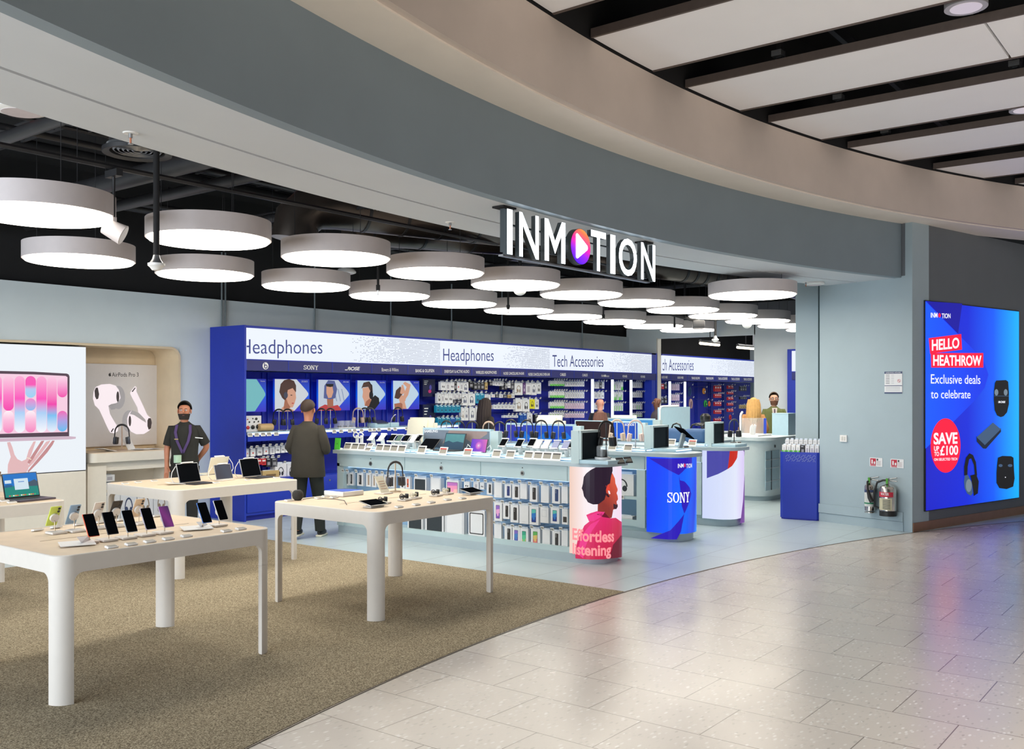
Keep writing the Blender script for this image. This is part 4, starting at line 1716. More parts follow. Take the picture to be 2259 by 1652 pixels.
        mb.poly([(a, y - 0.003, b) for a, b in rrect(-0.43, 0.1, 0.43, 0.9, 0.06, 4)], rgbm(60, 58, 60, 0.4, noise=0.02))
        mb.poly([(a, y - 0.006, b) for a, b in rrect(-0.37, 0.14, 0.37, 0.86, 0.04, 4)], m_card)
    elif kind == 'tab_w':
        mb.poly([(a, y - 0.003, b) for a, b in rrect(-0.45, 0.04, 0.45, 0.96, 0.02, 3)], m_cardg)
        mb.poly([(a, y - 0.006, b) for a, b in rrect(-0.41, 0.06, 0.41, 0.95, 0.02, 3)], m_card)
    else:
        q(-0.3, 0.2, 0.3, 0.7, rgbm(196, 200, 206, 0.5, noise=0))
    mb.build('printed_picture', t, smooth=0, fix=False)
    mb = MB()
    mb.box((0, 0, 1.05), (0.7, 0.12, 0.11), m_tab)
    mb.build('hang_tab', t, smooth=0)
    _proto[kind] = [t, False]
    return _proto[kind]


def product(kind, label, cat, group, loc, w, d, h, rz=0.0, name=None):
    P = proto(kind)
    o = P[0] if not P[1] else dup(P[0])
    P[1] = True
    o.location = loc
    o.rotation_euler = (0, 0, rz)
    o.scale = (w, d, h)
    o['label'] = label
    o['category'] = cat
    o['group'] = group
    if name:
        o.name = name
    return o


KN = {'hp': 'white box with blue headphone picture', 'hpk': 'white box with black headphone picture', 'hpg': 'white box with tan headphone picture', 'k': 'black box', 'kg': 'dark grey box', 't': 'teal headphone box',
      'y': 'yellow headphone box', 'b': 'bright blue box', 'gn': 'white pack with green foot', 'gs': 'white pack with green stripe', 'bud': 'white earbud box', 'budr': 'white box with red picture', 'case': 'plain white box',
      'r': 'red pack', 'p': 'purple box', 'gold': 'gold box', 'pk': 'pale pink pack', 'dk': 'dark blue pack', 'ph_w': 'plain white pack'}


def bay(label, x0, x1, cells, text, tx, dots, ends):
    """one bay: header lightbox, navy strip with a heading per cell, back panel, base cabinet"""
    t = thing('wall_display', label, 'wall display', ((x0 + x1) / 2, YB, 0), 0, 'blue wall displays')
    mb = MB()
    mb.box(((x0 + x1) / 2, (YF + YB) / 2 + 0.02, 2.535), (x1 - x0, YB - YF - 0.04, 0.49), m_blue)
    mb.box(((x0 + x1) / 2, (YF + YB) / 2, 2.765), (x1 - x0, YB - YF, 0.03), m_blue)
    mb.build('header_box', t, world=True, smooth=0)
    mb = MB()
    mb.box(((x0 + x1) / 2, YF + 0.02, 2.525), (x1 - x0 - 0.02, 0.036, 0.44), m_hdr)
    o = mb.build('header_lightbox', t, world=True, smooth=0)
    mb = MB()
    art_text(mb, hp, text, *tx, m_hink, -0.004, 0.002, clip=x0 + 0.012)
    o2 = mb.build('lettering', o, smooth=0)
    o2.data.transform(wm(o).inverted())
    mb = MB()
    rnd = random.Random(5)
    xa, xb = dots
    for r in range(22):
        z = 2.325 + 0.0185 * r
        x = xa
        while x < xb - 0.02:
            f = (x - xa) / (xb - xa)
            if rnd.random() < min(0.93, 0.05 + 1.5 * f):
                mb.poly([(x, YF - 0.002, z), (x + 0.022, YF - 0.002, z), (x + 0.022, YF - 0.002, z + 0.006), (x, YF - 0.002, z + 0.006)], m_hdot)
            x += 0.034
    o3 = mb.build('dot_pattern', o, smooth=0, fix=False)
    o3.data.transform(wm(o).inverted())
    mb = MB()
    mb.box(((x0 + x1) / 2, YF + 0.02, 2.215), (x1 - x0, 0.05, 0.15), m_navy)
    for c in cells:
        mb.box((c[0], YF - 0.002, 2.215), (0.012, 0.014, 0.15), m_blue)
    o = mb.build('heading_strip', t, world=True, smooth=0)
    for c in cells:
        if c[1]:
            mb = MB()
            c[1](mb)
            q = mb.build('heading_lettering', o, smooth=0)
            q.data.transform(wm(o).inverted())
    mb = MB()
    mb.box(((x0 + x1) / 2, YB + 0.02, 1.36), (x1 - x0, 0.04, 1.56), m_blue2)
    mb.build('back_panel', t, world=True, smooth=0)
    for c in cells[1:]:
        mb = MB()
        for k in range(2):
            mb.box((c[0] - 0.02 + 0.1 * k - 0.03, YB - 0.005, 1.36), (0.02, 0.03, 1.54), m_blue)
        mb.build('slotted_upright', t, world=True, smooth=0)
    mb = MB()
    mb.box(((x0 + x1) / 2, (YF + YB) / 2, 0.33), (x1 - x0, YB - YF, 0.5), m_blue)
    mb.box(((x0 + x1) / 2, (YF + YB) / 2 + 0.03, 0.04), (x1 - x0, YB - YF - 0.06, 0.08), m_blue2)
    mb.build('base_cabinet', t, world=True, smooth=0)
    nb = max(2, int((x1 - x0) / 1.0))
    for k in range(nb):
        xa, xb = x0 + (x1 - x0) * k / nb + 0.01, x0 + (x1 - x0) * (k + 1) / nb - 0.01
        mb = MB()
        mb.box(((xa + xb) / 2, YF - 0.008, 0.34), (xb - xa, 0.018, 0.44), m_blue, bev=0.004)
        o = mb.build('drawer', t, world=True)
        mb = MB()
        mb.cyl(((xa + xb) / 2, YF - 0.024, 0.48), ((xa + xb) / 2, YF - 0.016, 0.48), 0.016, m_sil, 14)
        q = mb.build('lock', o)
        q.data.transform(wm(o).inverted())
    for e in ends:
        mb = MB()
        mb.box((e, (YF - 0.012 + 12.05) / 2, 1.39), (0.03, 12.062 - YF, 2.784), m_blue)
        mb.build('end_panel', t, world=True, smooth=0)
    return t


def hd(s, xa, xb, yb, yt, bold=0.012, shear=0.0):
    return lambda mb: art_text(mb, hp, s, xa, xb, yb, yt, m_lab, bold, 0.008, shear=shear)


def beats(mb):
    u, z = hp.uz(585, 807)
    art_poly(mb, hp, disc_pts(u, z, 0.052, 0.052, 24), m_lab, 0.008, uz=True)
    D, E2 = disc_pts(u + 0.004, z - 0.010, 0.030, 0.030, 18), disc_pts(u + 0.004, z - 0.010, 0.017, 0.017, 18)
    for i in range(18):
        art_poly(mb, hp, [D[i], D[(i + 1) % 18], E2[(i + 1) % 18], E2[i]], m_navy, 0.0095, uz=True)
    art_poly(mb, hp, [(u - 0.026, z - 0.012), (u - 0.013, z - 0.012), (u - 0.013, z + 0.042), (u - 0.026, z + 0.042)], m_navy, 0.0095, uz=True)


def sonyhd(mb):
    u0, z0 = hp.uz(669, 815)
    u1 = hp.uz(701.5, 815)[0]
    serif_wordmark(mb, hp, u0, z0, 0.066, u1 - u0, m_lab, 0.008)


def bose(mb):
    art_text(mb, hp, 'BOSE', 766, 792, 816.5, 809, m_lab, 0.03, 0.008, shear=0.3)
    u0, z0 = hp.uz(760, 816.5)
    u1 = hp.uz(769, 816.5)[0]
    art_poly(mb, hp, [(u0, z0), (u1, z0), (u1 + 0.003, z0 + 0.012), (u0 + 0.003, z0 + 0.012)], m_lab, 0.008, uz=True)


X1, X2, X3, X4 = 8.40, pxX(972, YF), pxX(1215, YF), 20.18
b1 = bay('blue wall display headed Headphones at the left end, with portrait posters and headphone stands', X1, X2,
         [(X1 + 0.006, beats), (pxX(636, YF), sonyhd), (pxX(732.5, YF), bose), (pxX(819.5, YF), hd('Bowers & Wilkins', 841.5, 878.5, 819, 811.5, 0.0)), (pxX(899, YF), hd('BANG & OLUFSEN', 916, 957, 821, 814))],
         'Headphones', (530, 711, 780, 748), (pxX(770, YF), X2 - 0.02), [X1 - 0.016])
b2 = bay('blue wall display headed Headphones in the middle, pegs full of headphone boxes', X2, X3,
         [(X2 + 0.006, hd('EVERYDAY & ACTIVE AUDIO', 980, 1034.5, 822.5, 816)), (pxX(1040, YF), hd('WIRELESS HEADPHONES', 1049, 1095, 824.5, 818)), (pxX(1103, YF), hd('NOISE CANCELLING IN-EAR', 1110, 1155.5, 826.5, 820.5)),
          (pxX(1161, YF), hd('NOISE CANCELLING OVER-EAR', 1165, 1212.5, 828.5, 822.5))],
         'Headphones', (977.5, 1089, 796, 769), (pxX(1110, YF), X3 - 0.02), [])
b3 = bay('blue wall display headed Tech Accessories left of the opening', X3, X4,
         [(X3 + 0.006, hd('CABLES', 1235, 1247.5, 829, 823)), (pxX(1266, YF), hd('CABLES', 1284, 1295.5, 830, 824.5)), (pxX(1308.5, YF), hd('INM●focus', 1326, 1343, 831.5, 826, 0.004)), (pxX(1352, YF), hd('POWER', 1373, 1383, 832.5, 827.5)),
          (pxX(1395, YF), hd('POWER', 1413, 1422.5, 833.5, 828.5))],
         'Tech Accessories', (1218.5, 1331, 809, 783), (pxX(1345, YF), X4 - 0.22), [X4 + 0.016])
mb = MB()
mb.box((X4 - 0.11, YF + 0.1, 1.39), (0.19, 0.2, 2.78), m_blue)
mb.build('end_post', b3, world=True, smooth=0)
X5, X6 = 20.49, pxX(1694, YF)
b4 = bay('blue wall display headed Tech Accessories in the far room beyond the opening', X5, X6,
         [(X5, hd('GOOD VIBES', 1459, 1472, 834.5, 829.5)), (pxX(1480, YF), hd('GOOD VIBES', 1494, 1507, 835, 830.5)), (pxX(1516.5, YF), hd('TRAVEL PILLOWS', 1525, 1543, 836.5, 831.5)), (pxX(1549, YF), hd('TRAVEL PILLOWS', 1557, 1573, 837, 832)),
          (pxX(1577, YF), hd('TRAVEL ACCESSORIES', 1584, 1604, 837.5, 832.5)), (pxX(1606.5, YF), hd('TRAVEL ACCESSORIES', 1613, 1631, 838.5, 833.5)), (pxX(1634, YF), hd('TRAVEL ACCESSORIES', 1640, 1658, 839, 834))],
         'Tech Accessories', (1447, 1530, 817, 791), (pxX(1565, YF), pxX(1664, YF)), [])
# display at the far right, mostly behind the column
yq = atX(1738, 800, 20.1).y
t = thing('wall_display', 'narrow glimpse of a blue wall display with white header beside the column', 'wall display', (20.2, yq - 1, 0), 0, 'blue wall displays')
mb = MB()
mb.box((20.18, yq - 1.2, 1.39), (0.22, 2.4, 2.78), m_blue)
mb.build('carcass', t, world=True, smooth=0)
mb = MB()
mb.box((20.06, yq - 1.26, 2.52), (0.03, 2.3, 0.44), m_hdr)
mb.build('header_lightbox', t, world=True, smooth=0)
mb = MB()
mb.box((20.06, yq - 1.26, 2.2), (0.03, 2.3, 0.16), m_navy)
mb.build('heading_strip', t, world=True, smooth=0)

# light bars between the accessory cells
for bay_, px, za, zb in ((b3, 1307, 1.0, 2.13), (b3, 1351, 1.0, 2.13), (b3, 1392, 1.05, 2.13), (b4, 1477.5, 1.0, 2.12), (b4, 1511, 1.15, 2.12)):
    X = pxX(px, YF + 0.1)
    mb = MB()
    mb.box((X, YF + 0.1, (za + zb) / 2), (0.05, 0.04, zb - za), m_led)
    mb.build('light_bar', bay_, world=True, smooth=0)

# conduits above the headers
for k, px in enumerate((492, 500, 697, 865, 999, 1110, 1287)):
    X = pxX(px, 12.0)
    zb = 2.8
    run('conduit', 'thin grey conduit on the back wall above the displays, %s from the left' % ORD[k], [(X, 12.03, zb), (X, 12.03, 3.9)], 0.013, mat('conduit_grey', (120, 130, 134), 0.4, metal=0.4, noise=0.04), 8, 'conduit', 'wall conduits')

# ---------------------------------------------------------------- bay 1: posters
def poster(px, n):
    x0, x1, y0, y1 = px
    Y = 11.62
    pl = Plane((0, Y), (1, 0))
    a = pl.uz(x0, y1)
    b = pl.uz(x1, y0)
    lab = ('blue edged portrait poster at the far left, half hidden by the end panel', 'portrait poster of a brown haired woman wearing headphones', 'poster of a person in sunglasses and red top before white windows',
           'poster of a bearded man in profile with black headphones', 'poster of a person raising a hand to the head')[n]
    t = thing('portrait_poster', lab, 'poster', ((a[0] + b[0]) / 2, Y + 0.02, a[1]), 0, 'portrait posters over the shelf')
    mb = MB()
    mb.box(((a[0] + b[0]) / 2, Y + 0.02, (a[1] + b[1]) / 2), (b[0] - a[0], 0.04, b[1] - a[1]), grad_glow('poster_blue_%d' % n, [(0, (60, 50, 200)), (0.5, (0, 90, 235)), (1, (30, 40, 170))], (0, 0, 1 / (b[1] - a[1])), 0.85))
    mb.build('panel', t, world=True, smooth=0)
    w, h = b[0] - a[0], b[1] - a[1]

    def S(name, pts, m, off):
        q = MB()
        art_poly(q, pl, [(a[0] + w * x, a[1] + h * y) for x, y in pts], m, off, uz=True)
        q.build(name, t, world=True, smooth=0)
    bgc = ((120, 190, 196), (212, 218, 224), (196, 206, 222), (190, 214, 232), (196, 218, 236))[n]
    S('arrow_field', [(0.0, 0.01), (0.56, 0.02), (0.9, 0.42), (0.965, 0.5), (0.965, 0.56), (0.9, 0.66), (0.62, 0.99), (0.0, 0.99)], glow('poster_field_%d' % n, bgc, 0.9), 0.002)
    sk = glow('poster_skin', (214, 160, 134), 0.9)
    sk2 = glow('poster_skin_shade', (168, 108, 84), 0.9)
    hr = glow('poster_hair', (78, 54, 48), 0.9)
    bk = glow('poster_black', (26, 26, 30), 0.9)
    rd = glow('poster_red', (190, 66, 70), 0.9)
    if n == 0:
        S('face', [(0.0, 0.3), (0.08, 0.36), (0.12, 0.5), (0.16, 0.62), (0.14, 0.8), (0.06, 0.92), (0.0, 0.95)], sk2, 0.004)
        S('hair', [(0.0, 0.82), (0.1, 0.84), (0.15, 0.8), (0.12, 0.9), (0.05, 0.96), (0.0, 0.97)], bk, 0.006)
    elif n == 1:
        S('shoulder', [(0.14, 0.0), (0.2, 0.12), (0.32, 0.22), (0.42, 0.1), (0.56, 0.02), (0.5, 0.0)], sk, 0.004)
        S('neck', [(0.24, 0.08), (0.28, 0.4), (0.4, 0.34), (0.46, 0.14), (0.36, 0.06)], sk2, 0.005)
        S('hair', [(0.12, 0.6), (0.16, 0.84), (0.26, 0.96), (0.4, 1.0), (0.54, 0.94), (0.6, 0.8), (0.6, 0.62), (0.56, 0.5), (0.36, 0.44), (0.28, 0.34), (0.2, 0.42)], hr, 0.006)
        S('face', [(0.36, 0.66), (0.5, 0.72), (0.58, 0.6), (0.6, 0.42), (0.56, 0.26), (0.5, 0.12), (0.44, 0.12), (0.36, 0.26), (0.32, 0.4)], sk, 0.008)
        S('headphone_cup', disc_pts(0.3, 0.5, 0.06, 0.1, 14), rgbm(60, 66, 90, 0.5), 0.01)
        S('eye', disc_pts(0.46, 0.5, 0.03, 0.014, 8), bk, 0.01)
        S('lips', disc_pts(0.5, 0.25, 0.035, 0.018, 8), rd, 0.01)
    elif n == 2:
        for k in range(3):
            S('window_bar', [(0.56 + 0.12 * k, 0.3), (0.58 + 0.12 * k, 0.3), (0.5 + 0.12 * k, 0.7), (0.48 + 0.12 * k, 0.7)], glow('poster_bar', (120, 140, 180), 0.9), 0.003)
        S('jacket', [(0.0, 0.02), (0.02, 0.1), (0.2, 0.2), (0.4, 0.14), (0.6, 0.18), (0.72, 0.04), (0.7, 0.0), (0.0, 0.0)], rd, 0.004)
        S('neck', [(0.28, 0.1), (0.26, 0.4), (0.46, 0.4), (0.46, 0.14)], sk2, 0.005)
        S('hair', [(0.16, 0.4), (0.18, 0.8), (0.3, 0.98), (0.5, 0.96), (0.58, 0.7), (0.52, 0.4), (0.36, 0.36)], glow('poster_hair_blue', (86, 96, 150), 0.9), 0.006)
        S('face', [(0.24, 0.84), (0.42, 0.84), (0.46, 0.6), (0.4, 0.42), (0.3, 0.4), (0.24, 0.56)], sk, 0.008)
        S('glasses', [(0.22, 0.86), (0.46, 0.86), (0.45, 0.78), (0.36, 0.76), (0.24, 0.78)], bk, 0.01)
    elif n == 3:
        S('coat', [(0.3, 0.0), (0.4, 0.3), (0.6, 0.5), (0.74, 0.4), (0.76, 0.22), (0.6, 0.02)], bk, 0.004)
        S('face', [(0.16, 0.74), (0.4, 0.78), (0.5, 0.5), (0.46, 0.3), (0.36, 0.12), (0.24, 0.14), (0.22, 0.3), (0.16, 0.44), (0.18, 0.6)], sk, 0.006)
        S('hair', [(0.12, 0.72), (0.2, 0.92), (0.36, 0.96), (0.5, 0.84), (0.52, 0.6), (0.44, 0.62), (0.36, 0.78), (0.18, 0.76)], hr, 0.008)
        S('beard', [(0.24, 0.14), (0.38, 0.12), (0.46, 0.32), (0.4, 0.38), (0.28, 0.28)], sk2, 0.008)
        S('headphone_cup', disc_pts(0.46, 0.5, 0.07, 0.14, 16), bk, 0.01)
        S('headphone_band', [(0.44, 0.6), (0.48, 0.6), (0.5, 0.8), (0.4, 0.96), (0.36, 0.96), (0.46, 0.8)], bk, 0.01)
    else:
        S('shoulder', [(0.06, 0.0), (0.04, 0.2), (0.3, 0.24), (0.5, 0.02)], sk2, 0.004)
        S('arm', [(0.5, 0.02), (0.42, 0.3), (0.56, 0.5), (0.66, 0.86), (0.44, 0.96), (0.36, 0.9), (0.5, 0.78), (0.34, 0.4), (0.34, 0.04)], sk, 0.006)
        S('hair', [(0.04, 0.4), (0.1, 0.66), (0.26, 0.8), (0.36, 0.6), (0.3, 0.44), (0.18, 0.36)], hr, 0.008)
        S('face', [(0.2, 0.36), (0.3, 0.5), (0.42, 0.46), (0.46, 0.32), (0.36, 0.2), (0.24, 0.24)], sk, 0.01)
        S('hand', [(0.24, 0.56), (0.3, 0.84), (0.36, 0.86), (0.44, 0.6), (0.34, 0.52)], sk, 0.012)
    q = MB()
    if n == 1:
        serif_wordmark(q, pl, a[0] + w * 0.76, a[1] + h * 0.9, h * 0.055, w * 0.19, m_lab, 0.004)
    else:
        text_uz(q, pl, ('beats', '', 'BOSE', 'Bowers & Wilkins', 'BANG & OLUFSEN')[n], a[0] + w * 0.78, a[1] + h * 0.915, h * 0.04, m_lab, 0.01, 0.004, wide=w * 0.17, shear=0.25 if n == 2 else 0)
    q.build('brand_lettering', t, world=True, smooth=0)


for n, q in enumerate(((530, 587, 836, 909), (606, 682.5, 836.5, 908), (702, 772, 838, 906), (788.5, 851.5, 839.5, 904.5), (867, 925, 840, 903.5))):
    poster(q, n)
# two dark tower panels at the left of the peg wall
for n, (ya, yb) in enumerate(((836, 875), (892, 962))):
    Y = 11.62
    a, b = atY(933, yb, Y), atY(960, ya, Y)
    pl = Plane((0, Y), (1, 0))
    t = thing('earphone_panel', ('upper', 'lower')[n] + ' dark glossy earphone panel left of the peg boxes', 'display panel', ((a.x + b.x) / 2, Y + 0.05, a.z), 0, 'dark earphone panels')
    mb = MB()
    mb.box(((a.x + b.x) / 2, Y + 0.05, (a.z + b.z) / 2), (b.x - a.x, 0.1, b.z - a.z), mat('panel_night_blue', (24, 28, 66), 0.25, noise=0.05))
    mb.build('panel', t, world=True, smooth=0)
    w, h = b.x - a.x, b.z - a.z
    mb = MB()
    for i in range(3):
        text_uz(mb, pl, ('HEAR MORE', 'TRUE SOUND', 'OPEN FIT')[i][:4], a.x + w * 0.1, a.z + h * (0.86 - 0.1 * i), h * 0.04, m_lab, 0, 0.002) if False else art_poly(mb, pl, [(a.x + w * 0.1, a.z + h * (0.86 - 0.09 * i)), (a.x + w * (0.42 - 0.06 * i), a.z + h * (0.86 - 0.09 * i)), (a.x + w * (0.42 - 0.06 * i), a.z + h * (0.89 - 0.09 * i)), (a.x + w * 0.1, a.z + h * (0.89 - 0.09 * i))], m_lab, 0.002, uz=True)
    mb.build('printed_lines', t, world=True, smooth=0)
    mb = MB()
    art_poly(mb, pl, disc_pts(a.x + w * 0.55, a.z + h * 0.3, w * 0.13, h * 0.1, 14), glow('panel_pink', (216, 50, 130), 0.6), 0.003, uz=True)
    art_poly(mb, pl, disc_pts(a.x + w * 0.6, a.z + h * 0.52, w * 0.1, h * 0.14, 14), glow('panel_lilac', (90, 84, 180), 0.6), 0.004, uz=True)
    mb.build('earphone_picture', t, world=True, smooth=0)

# ---------------------------------------------------------------- bay 1: lit shelf
ZS = 1.26
mb = MB()
mb.box(((X1 + X2) / 2 + 0.25, (YF + YB) / 2, ZS - 0.02), (X2 - X1 + 0.44, YB - YF, 0.04), mat('shelf_pale', (168, 196, 210), 0.35, noise=0.02))
sh = mb.build('lit_shelf', b1, world=True, smooth=0)
mb = MB()
mb.box(((X1 + X2) / 2 + 0.25, YF - 0.006, ZS - 0.025), (X2 - X1 + 0.44, 0.012, 0.022), m_led)
q = mb.build('led_strip', sh, smooth=0)
q.data.transform(wm(sh).inverted())
mb = MB()
mb.box(((X1 + X2) / 2 + 0.25, YF + 0.02, ZS - 0.085), (X2 - X1 + 0.44, 0.05, 0.09), m_blue)
q = mb.build('shelf_edge', sh, smooth=0)
q.data.transform(wm(sh).inverted())


def price_card(w, h, label, loc, rz, group, tilt=0.45, red=False):
    """small tilted price ticket standing on a surface, facing -Y before rotation"""
    t = thing('price_ticket', label, 'price ticket', loc, rz, group)
    mb = MB()
    M = Matrix.Translation((0, 0, 0)) @ Matrix.Rotation(-tilt, 4, 'X')
    mb.box((0, 0, h / 2), (w, 0.008, h), m_lab, M=M, bev=0.002, seg=1)
    mb.build('holder', t, smooth=0)
    mb = MB()
    mb.box((0, -0.0052, h * 0.52), (w * 0.8, 0.002, h * 0.66), m_lcd, M=M)
    mb.build('display', t, smooth=0)
    mb = MB()
    mb.box((0, -0.0066, h * 0.76), (w * 0.8, 0.001, h * 0.16), rgbm(190, 60, 60, 0.4) if red else m_lcd2, M=M)
    mb.build('heading_bar', t, smooth=0)
    return t


tk = None
for k, px in enumerate((551.5, 566, 580, 593, 609, 737, 752, 771, 782, 797, 816, 825, 835.5, 858, 871, 897)):
    X = pxX(px, YF - 0.01)
    lab = 'small white price ticket on the lit shelf edge, %s from the left' % ORD[k]
    if tk is None:
        tk = price_card(0.085, 0.055, lab, (X, YF - 0.02, ZS - 0.06), 0, 'shelf edge price tickets', 0.3)
    else:
        dup(tk, (X, YF - 0.02, ZS - 0.06), 0, lab, 'shelf edge price tickets')


# ---------------------------------------------------------------- headphones on stands
def headphones(label, cup, pad, band, stand, loc, rz, group=None, s=1.0, H=0.27, cat='headphones'):
    """headphones hung on a post; faces -Y"""
    t = thing('headphone_stand', label, cat, loc, rz, group)
    t.scale = (s, s, s)
    mb = MB()
    mb.lathe([(0, 0), (0.048, 0), (0.048, 0.006), (0.012, 0.012), (0, 0.012)], (0, 0, 0), stand, 20)
    mb.cyl((0, 0, 0.01), (0, 0, H), 0.006, stand, 10)
    mb.build('post', t)
    mb = MB()
    arc = [(0.072 * math.cos(a), 0, H - 0.065 + 0.078 * math.sin(a)) for a in [PI * i / 14 for i in range(15)]]
    pts = [(0.078, 0, H - 0.13)] + arc + [(-0.078, 0, H - 0.13)]
    mb.tube(pts, [0.006] * 2 + [0.0075] * 3 + [0.011] * 7 + [0.0075] * 3 + [0.006] * 2, band, 8)
    mb.build('headband', t)
    for sx in (-1, 1):
        M = Matrix.Translation((sx * 0.07, 0, H - 0.16)) @ Matrix.Rotation(sx * 0.28, 4, 'Z') @ Matrix.Rotation(sx * -0.12, 4, 'Y')
        mb = MB()
        mb.box((0, 0, 0), (0.03, 0.066, 0.086), cup, bev=0.014, M=M)
        mb.build('ear_cup', t)
        mb = MB()
        mb.box((-sx * 0.021, 0, 0), (0.018, 0.06, 0.08), pad, bev=0.009, M=M)
        mb.build('ear_pad', t)
    return t


m_tan = mat('headphone_tan', (196, 168, 150), 0.45, noise=0.02)
m_cream = mat('headphone_cream', (222, 210, 196), 0.45, noise=0.02)
m_dusk = mat('headphone_dusk', (70, 74, 86), 0.4, noise=0.02)
m_gold = mat('speaker_gold', (196, 164, 116), 0.4, noise=0.04)
hp_k = None
HG = 'headphones on the lit wall shelf'
for k, (px, colr, lab) in enumerate(((615.5, 'k', 'black headphones on a silver post, left of the man in the jacket'), (634.5, 'k', 'black headphones on a silver post, just behind the left shoulder of the man'),
                                     (709, 'k', 'black headphones on a post just right of the head of the man'), (729, 'k', 'black headphones tilted on a post under the red jacket poster'),
                                     (790, 't', 'beige headphones on a post under the bearded man poster'), (805, 'k', 'first black headphones right of the beige pair'), (816, 'd', 'second dark headphones right of the beige pair'),
                                     (878, 'k', 'black headphones with one pale cup near the end of the shelf'))):
    p = atY(px, 940, 11.5)
    c3 = {'k': (m_black, m_char, m_black), 't': (m_tan, m_tan, m_tan), 'd': (m_dusk, m_char, m_dusk)}[colr]
    if colr == 'k' and hp_k:
        dup(hp_k, (p.x, 11.5, ZS), -0.55 if k in (3, 7) else -0.75, lab, HG)
    else:
        o = headphones(lab, *c3, m_sil, (p.x, 11.5, ZS), -0.7, HG, 1.12)
        if colr == 'k':
            hp_k = o
# other things on the shelf
a, b = atY(536, 925, 11.5), atY(574, 925, 11.5)
t = thing('accessory_board', 'white framed board of small speakers and earbuds at the shelf left end', 'display board', ((a.x + b.x) / 2, 11.5, ZS))
w = b.x - a.x
mb = MB()
mb.box((0, 0, 0.115), (w, 0.05, 0.23), m_card)
mb.build('board', t)
for i, (fx, fz, r, m) in enumerate(((-0.28, 0.06, 0.03, rgbm(190, 40, 50, 0.4)), (0.0, 0.065, 0.034, m_black), (0.3, 0.07, 0.038, m_black), (-0.2, 0.14, 0.014, m_black), (0.08, 0.14, 0.014, m_char), (0.32, 0.145, 0.014, m_black), (0.0, 0.19, 0.012, m_char), (0.2, 0.185, 0.022, m_char), (-0.3, 0.18, 0.01, rgbm(190, 40, 50, 0.4)))):
    mb = MB()
    mb.sph((fx * w, -0.03, fz), r, m, (1, 0.35, 0.9), 12, 8)
    mb.build('sample', t)
p = atY(585.5, 945, 11.45)
t = thing('pill_speaker', 'gold pill shaped speaker on the lit shelf', 'speaker', (p.x, 11.45, ZS))
mb = MB()
mb.tube([(-0.125, 0, 0.058), (-0.12, 0, 0.058), (-0.105, 0, 0.058), (0.105, 0, 0.058), (0.12, 0, 0.058), (0.125, 0, 0.058)], [0.035, 0.048, 0.057, 0.057, 0.048, 0.035], m_gold, 20)
mb.build('body', t)
mb = MB()
mb.box((0, 0.0, 0.004), (0.2, 0.06, 0.008), m_char)
mb.build('foot', t)
m_glass = mat('clear_acrylic', (235, 242, 246), 0.05, noise=0, alpha=0.22)
for k, px in enumerate((748, 760.5, 773)):
    p = atY(px, 938, 11.5)
    t = thing('earbud_case', 'clear acrylic cube with earbuds on the lit shelf, %s of three' % ORD[k], 'display case', (p.x, 11.5, ZS), 0, 'acrylic earbud cubes')
    mb = MB()
    mb.box((0, 0, 0.065), (0.11, 0.11, 0.11), m_glass)
    mb.build('cover', t, smooth=0)
    mb = MB()
    mb.box((0, 0, 0.006), (0.125, 0.125, 0.012), m_lab)
    mb.build('plinth', t, smooth=0)
    mb = MB()
    mb.sph((-0.015, 0, 0.03), 0.018, m_black, (1, 0.8, 0.9), 10, 8)
    mb.sph((0.02, -0.01, 0.03), 0.016, m_black, (1, 0.8, 0.9), 10, 8)
    mb.build('earbuds', t)
for k, (px, lab) in enumerate(((835, 'pale blue display riser with a dark tablet on the lit shelf'), (862, 'pale blue low riser beside the tablet riser'))):
    p = atY(px, 945, 11.45)
    t = thing('display_riser', lab, 'riser', (p.x, 11.45, ZS), 0, 'pale risers on the wall shelf')
    mb = MB()
    mb.box((0, 0, 0.035), (0.34 if k == 0 else 0.2, 0.2, 0.07), mat('riser_pale_blue', (176, 206, 220), 0.4, noise=0.02), bev=0.006)
    mb.build('block', t)
    mb = MB()
    if k == 0:
        mb.box((-0.01, -0.02, 0.095), (0.24, 0.16, 0.014), m_dusk, M=Matrix.Rotation(0.25, 4, 'X'))
        mb.build('tablet', t)
    else:
        mb.tube([(0.0, 0, 0.07), (0.02, 0, 0.13), (0.08, 0, 0.19), (0.12, 0, 0.2)], 0.007, m_sil, 8)
        mb.build('arm', t)
# bay 2 shelf, left part, behind the tills: nothing stands there in view

# ---------------------------------------------------------------- hanging goods
n_goods = 0
Yp = 11.52


def hang(bay_, kind, px0, px1, py0, py1, label, group, Y=Yp, dpt=0.05, hk=True, cat='boxed product'):
    a, b = atY(px0, py1, Y), atY(px1, py0, Y)
    w, h = b.x - a.x, b.z - a.z
    o = product(kind, label, cat, group, ((a.x + b.x) / 2, Y + dpt / 2, a.z), max(w, 0.02), dpt, max(h, 0.02))
    if hk:
        hook(bay_, (a.x + b.x) / 2, Y - 0.09, b.z + 0.028, YB - Y + 0.09, 0.9)
    return o


